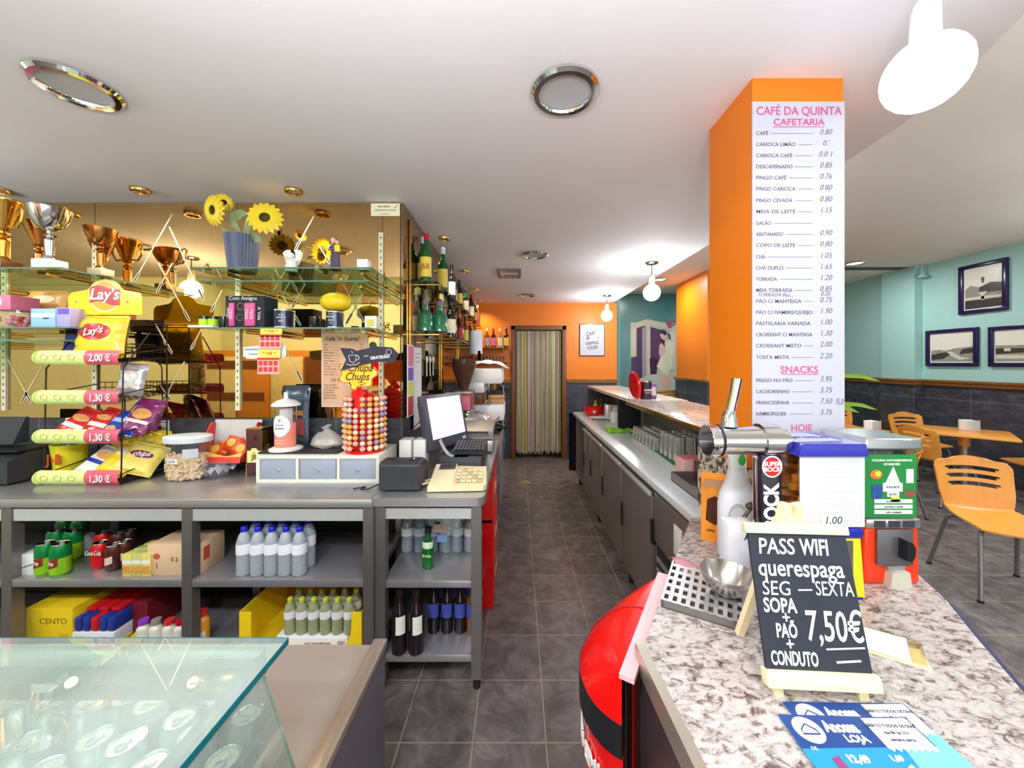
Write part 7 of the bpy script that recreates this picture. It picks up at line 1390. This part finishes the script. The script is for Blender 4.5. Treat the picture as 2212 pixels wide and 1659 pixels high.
t = thing('wall_fixture', 'small pale glass fixture hanging in the aqua wall corner', 'fixture', (5.985, 5.48, ZH)); B().tube([(0, 0, 0), (0, 0, -.14)], .008, 6).obj('stem', mint, t); B().lathe([(.008, -.1), (.02, -.14), (.06, -.175), (.062, -.19), (.03, -.2), (0, -.2)], n=18).obj('dish', mat('pale_glass_dish', (170, 206, 196), .15), t)
# ---------- chairs and tables ----------
def shell(u, v):
    """plywood shell: v 0 front of seat -> 1 top of back"""
    x = (u-.5)*2
    if v < .45: q = v/.45; y = -.2+.36*q; z = .455-.02*math.sin(PI*q); z += -.03*(1-q)**4
    elif v < .6: q = (v-.45)/.15; a = q*1.4; y = .16+.06*math.sin(a)*1.0; z = .455+.06*(1-math.cos(a))
    else: q = (v-.6)/.4; y = .219+.075*q; z = .505+.335*q
    w_ = .205-.02*math.sin(PI*max(0, min(1, (v-.3)/.45)))**2+.012*max(0, (v-.75)/.25)
    if v > .9: w_ *= math.sqrt(max(.12, 1-((v-.9)/.1)**2*.7))
    q = max(0, min(1, (v-.42)/.26)); q = q*q*(3-2*q); z += .02*x*x*(1-q); y += -.03*x*x*q
    if v > .97: z += -.02*x*x
    return V((x*w_, y, z))
def make_chair(label, loc, rz):
    t = thing('chair', label, 'chair', loc, rz, 'plywood cafe chairs'); b = B(); NU, NV = 26, 60
    sm = lambda a, c, v: (lambda q: q*q*(3-2*q))(max(0, min(1, (v-a)/(c-a))))
    bow = lambda x, v: .028*(1-x*x)*sm(.6, .7, v)*(1-sm(.88, 1, v))
    vs_ = [[b.bm.verts.new(shell(i/NU, j/NV+bow(i/NU*2-1, j/NV)-.012*sm(.6, .7, j/NV)*(1-sm(.88, 1, j/NV)))) for i in range(NU+1)] for j in range(NV+1)]
    for j in range(NV):
        for i in range(NU):
            if j in (44, 45, 48, 49, 52, 53) and abs((i+.5)/NU*2-1) < (.7 if j in (45, 49, 53) else .64): continue
            f = b.bm.faces.new((vs_[j][i], vs_[j][i+1], vs_[j+1][i+1], vs_[j+1][i])); f.smooth = True
    bmesh.ops.delete(b.bm, geom=[v for v in b.bm.verts if not v.link_faces], context='VERTS'); bmesh.ops.recalc_face_normals(b.bm, faces=b.bm.faces[:]); bmesh.ops.solidify(b.bm, geom=b.bm.faces[:], thickness=.011); b.obj('seat_shell', oak, t, ang=50)
    cm = mat('grey_tube', (128, 126, 124), .35, .6)
    for sx in (-1, 1):
        for sy in (-1, 1):
            l = B().tube([(sx*.1, sy*.08, .425), (sx*.17, sy*.14, .42), (sx*.185, sy*.16, .39), (sx*.235, sy*.25, .012)], .0125, 8); l = l.obj('leg', cm, t); B().cyl((sx*.235, sy*.25, 0), .016, .014, 10).obj('foot_cap', black, l)
    B().box(-.1, .1, -.085, .085, .418, .43).obj('seat_bracket', cm, t); return t
c0 = make_chair('golden plywood chair in the right foreground, seat facing the camera', (3.28, 2.52, 0), -.38)
for loc_, rz_, lab in (((4.72, 4.15, 0), PI/2, 'golden plywood chair drawn up to the left side of the square table'), ((5.5, 5.05, 0), -.15, 'golden plywood chair behind the square table against the slate wall'), ((5.68, 4.0, 0), -PI/2-.15, 'golden plywood chair at the right edge, on the near right of the square table'), ((5.55, 6.2, 0), -.1, 'golden plywood chair farthest away, beside the price list poster'), ((3.7, 3.75, 0), PI+.5, 'golden plywood chair hidden behind the red nut machine, only a leg showing')): dup(c0, loc_, lab, rz_)
def table(x, y, rz, label, s_=.36):
    t = thing('table', label, 'table', (x, y, 0), rz, 'square cafe tables'); Bx(-s_, s_, -s_, s_, .722, .75, .006).obj('table_top', oak, t)
    B().lathe([(0, 0), (.2, 0), (.2, .012), (.04, .03), (.035, .03), (.035, .72), (0, .72)], n=22).obj('pedestal', mat('pedestal_grey', (150, 146, 138), .35, .6), t); B().lathe([(.04, .58), (.045, .6), (.045, .7), (.04, .72)], n=16).obj('pedestal_sleeve', oak, t); return t
table(5.16, 4.28, .75, 'square golden table against the slate wall with a napkin holder'); table(4.0, 4.5, .3, 'square golden table mostly hidden behind the red nut machine', .28)
def napkins(x, y, rz, label):
    t = thing('napkin_holder', label, 'napkin holder', (x, y, .75), rz, 'steel napkin holders'); Bx(-.07, .07, -.045, .045, 0, .004).obj('base', chrome, t)
    for s_ in (-1, 1): Bx(-.07, .07, s_*.045-.002, s_*.045+.002, 0, .125, .001).obj('plate', steel_l, t)
    Bx(-.066, .066, -.04, .04, .004, .12).obj('napkins', paper, t)
napkins(5.28, 4.33, -.1, 'steel napkin holder on the square table by the wall'); napkins(4.1, 4.28, .3, 'steel napkin holder beside the green nut machine panel')
# plant behind the pillar
t = thing('potted_plant', 'plant with long arching green leaves behind the price list pillar', 'potted plant', (1.78, 2.3, 0)); B().lathe([(0, 0), (.12, 0), (.15, .9), (.155, 1.0), (.14, 1.0), (.13, .9), (0, .88)], n=22).obj('planter', mat('grey_planter', (110, 108, 110), .6), t)
lg = mat('long_leaf', (150, 190, 70), .4, 0, .15)
for k, (tx_, ty_, tz_) in enumerate(((1902, 824, 1.45), (1897, 886, 1.37), (1857, 892, 1.3), (1700, 840, 1.5), (1650, 900, 1.45))):
    p = P(tx_, ty_, 2.2)-t.location; b = B(); leaf(b, [V((0, 0, .95)), V((p.x*.35, p.y*.3, max(p.z, 1.2)+.04)), V((p.x*.75, p.y*.8, p.z+.035)), p], .03); b.obj('leaf', lg, t)
t = thing('wicker_chair', 'wicker chair with a rolled back beyond the raised bar, before the mural', 'chair', (PX(1440, 7.36), 7.36, 0)); wk = mat('wicker', (176, 130, 70), .6, 0, .3, 60, bump=.4)
for z in (.86, .93, .99): B().tube([(-.22, -.05, z-.02), (-.14, -.14, z+.01), (0, -.17, z+.02), (.14, -.14, z+.01), (.22, -.05, z-.02)], .032, 8).obj('back_roll', wk, t)
B().lathe2([(.2, .18, 0), (.24, .22, .4), (.26, .24, .45), (0, 0, .46)], (0, 0, 0), 20).obj('seat', wk, t); Bx(-.2, .2, -.17, -.13, .42, .88, .01).obj('backrest', wk, t)
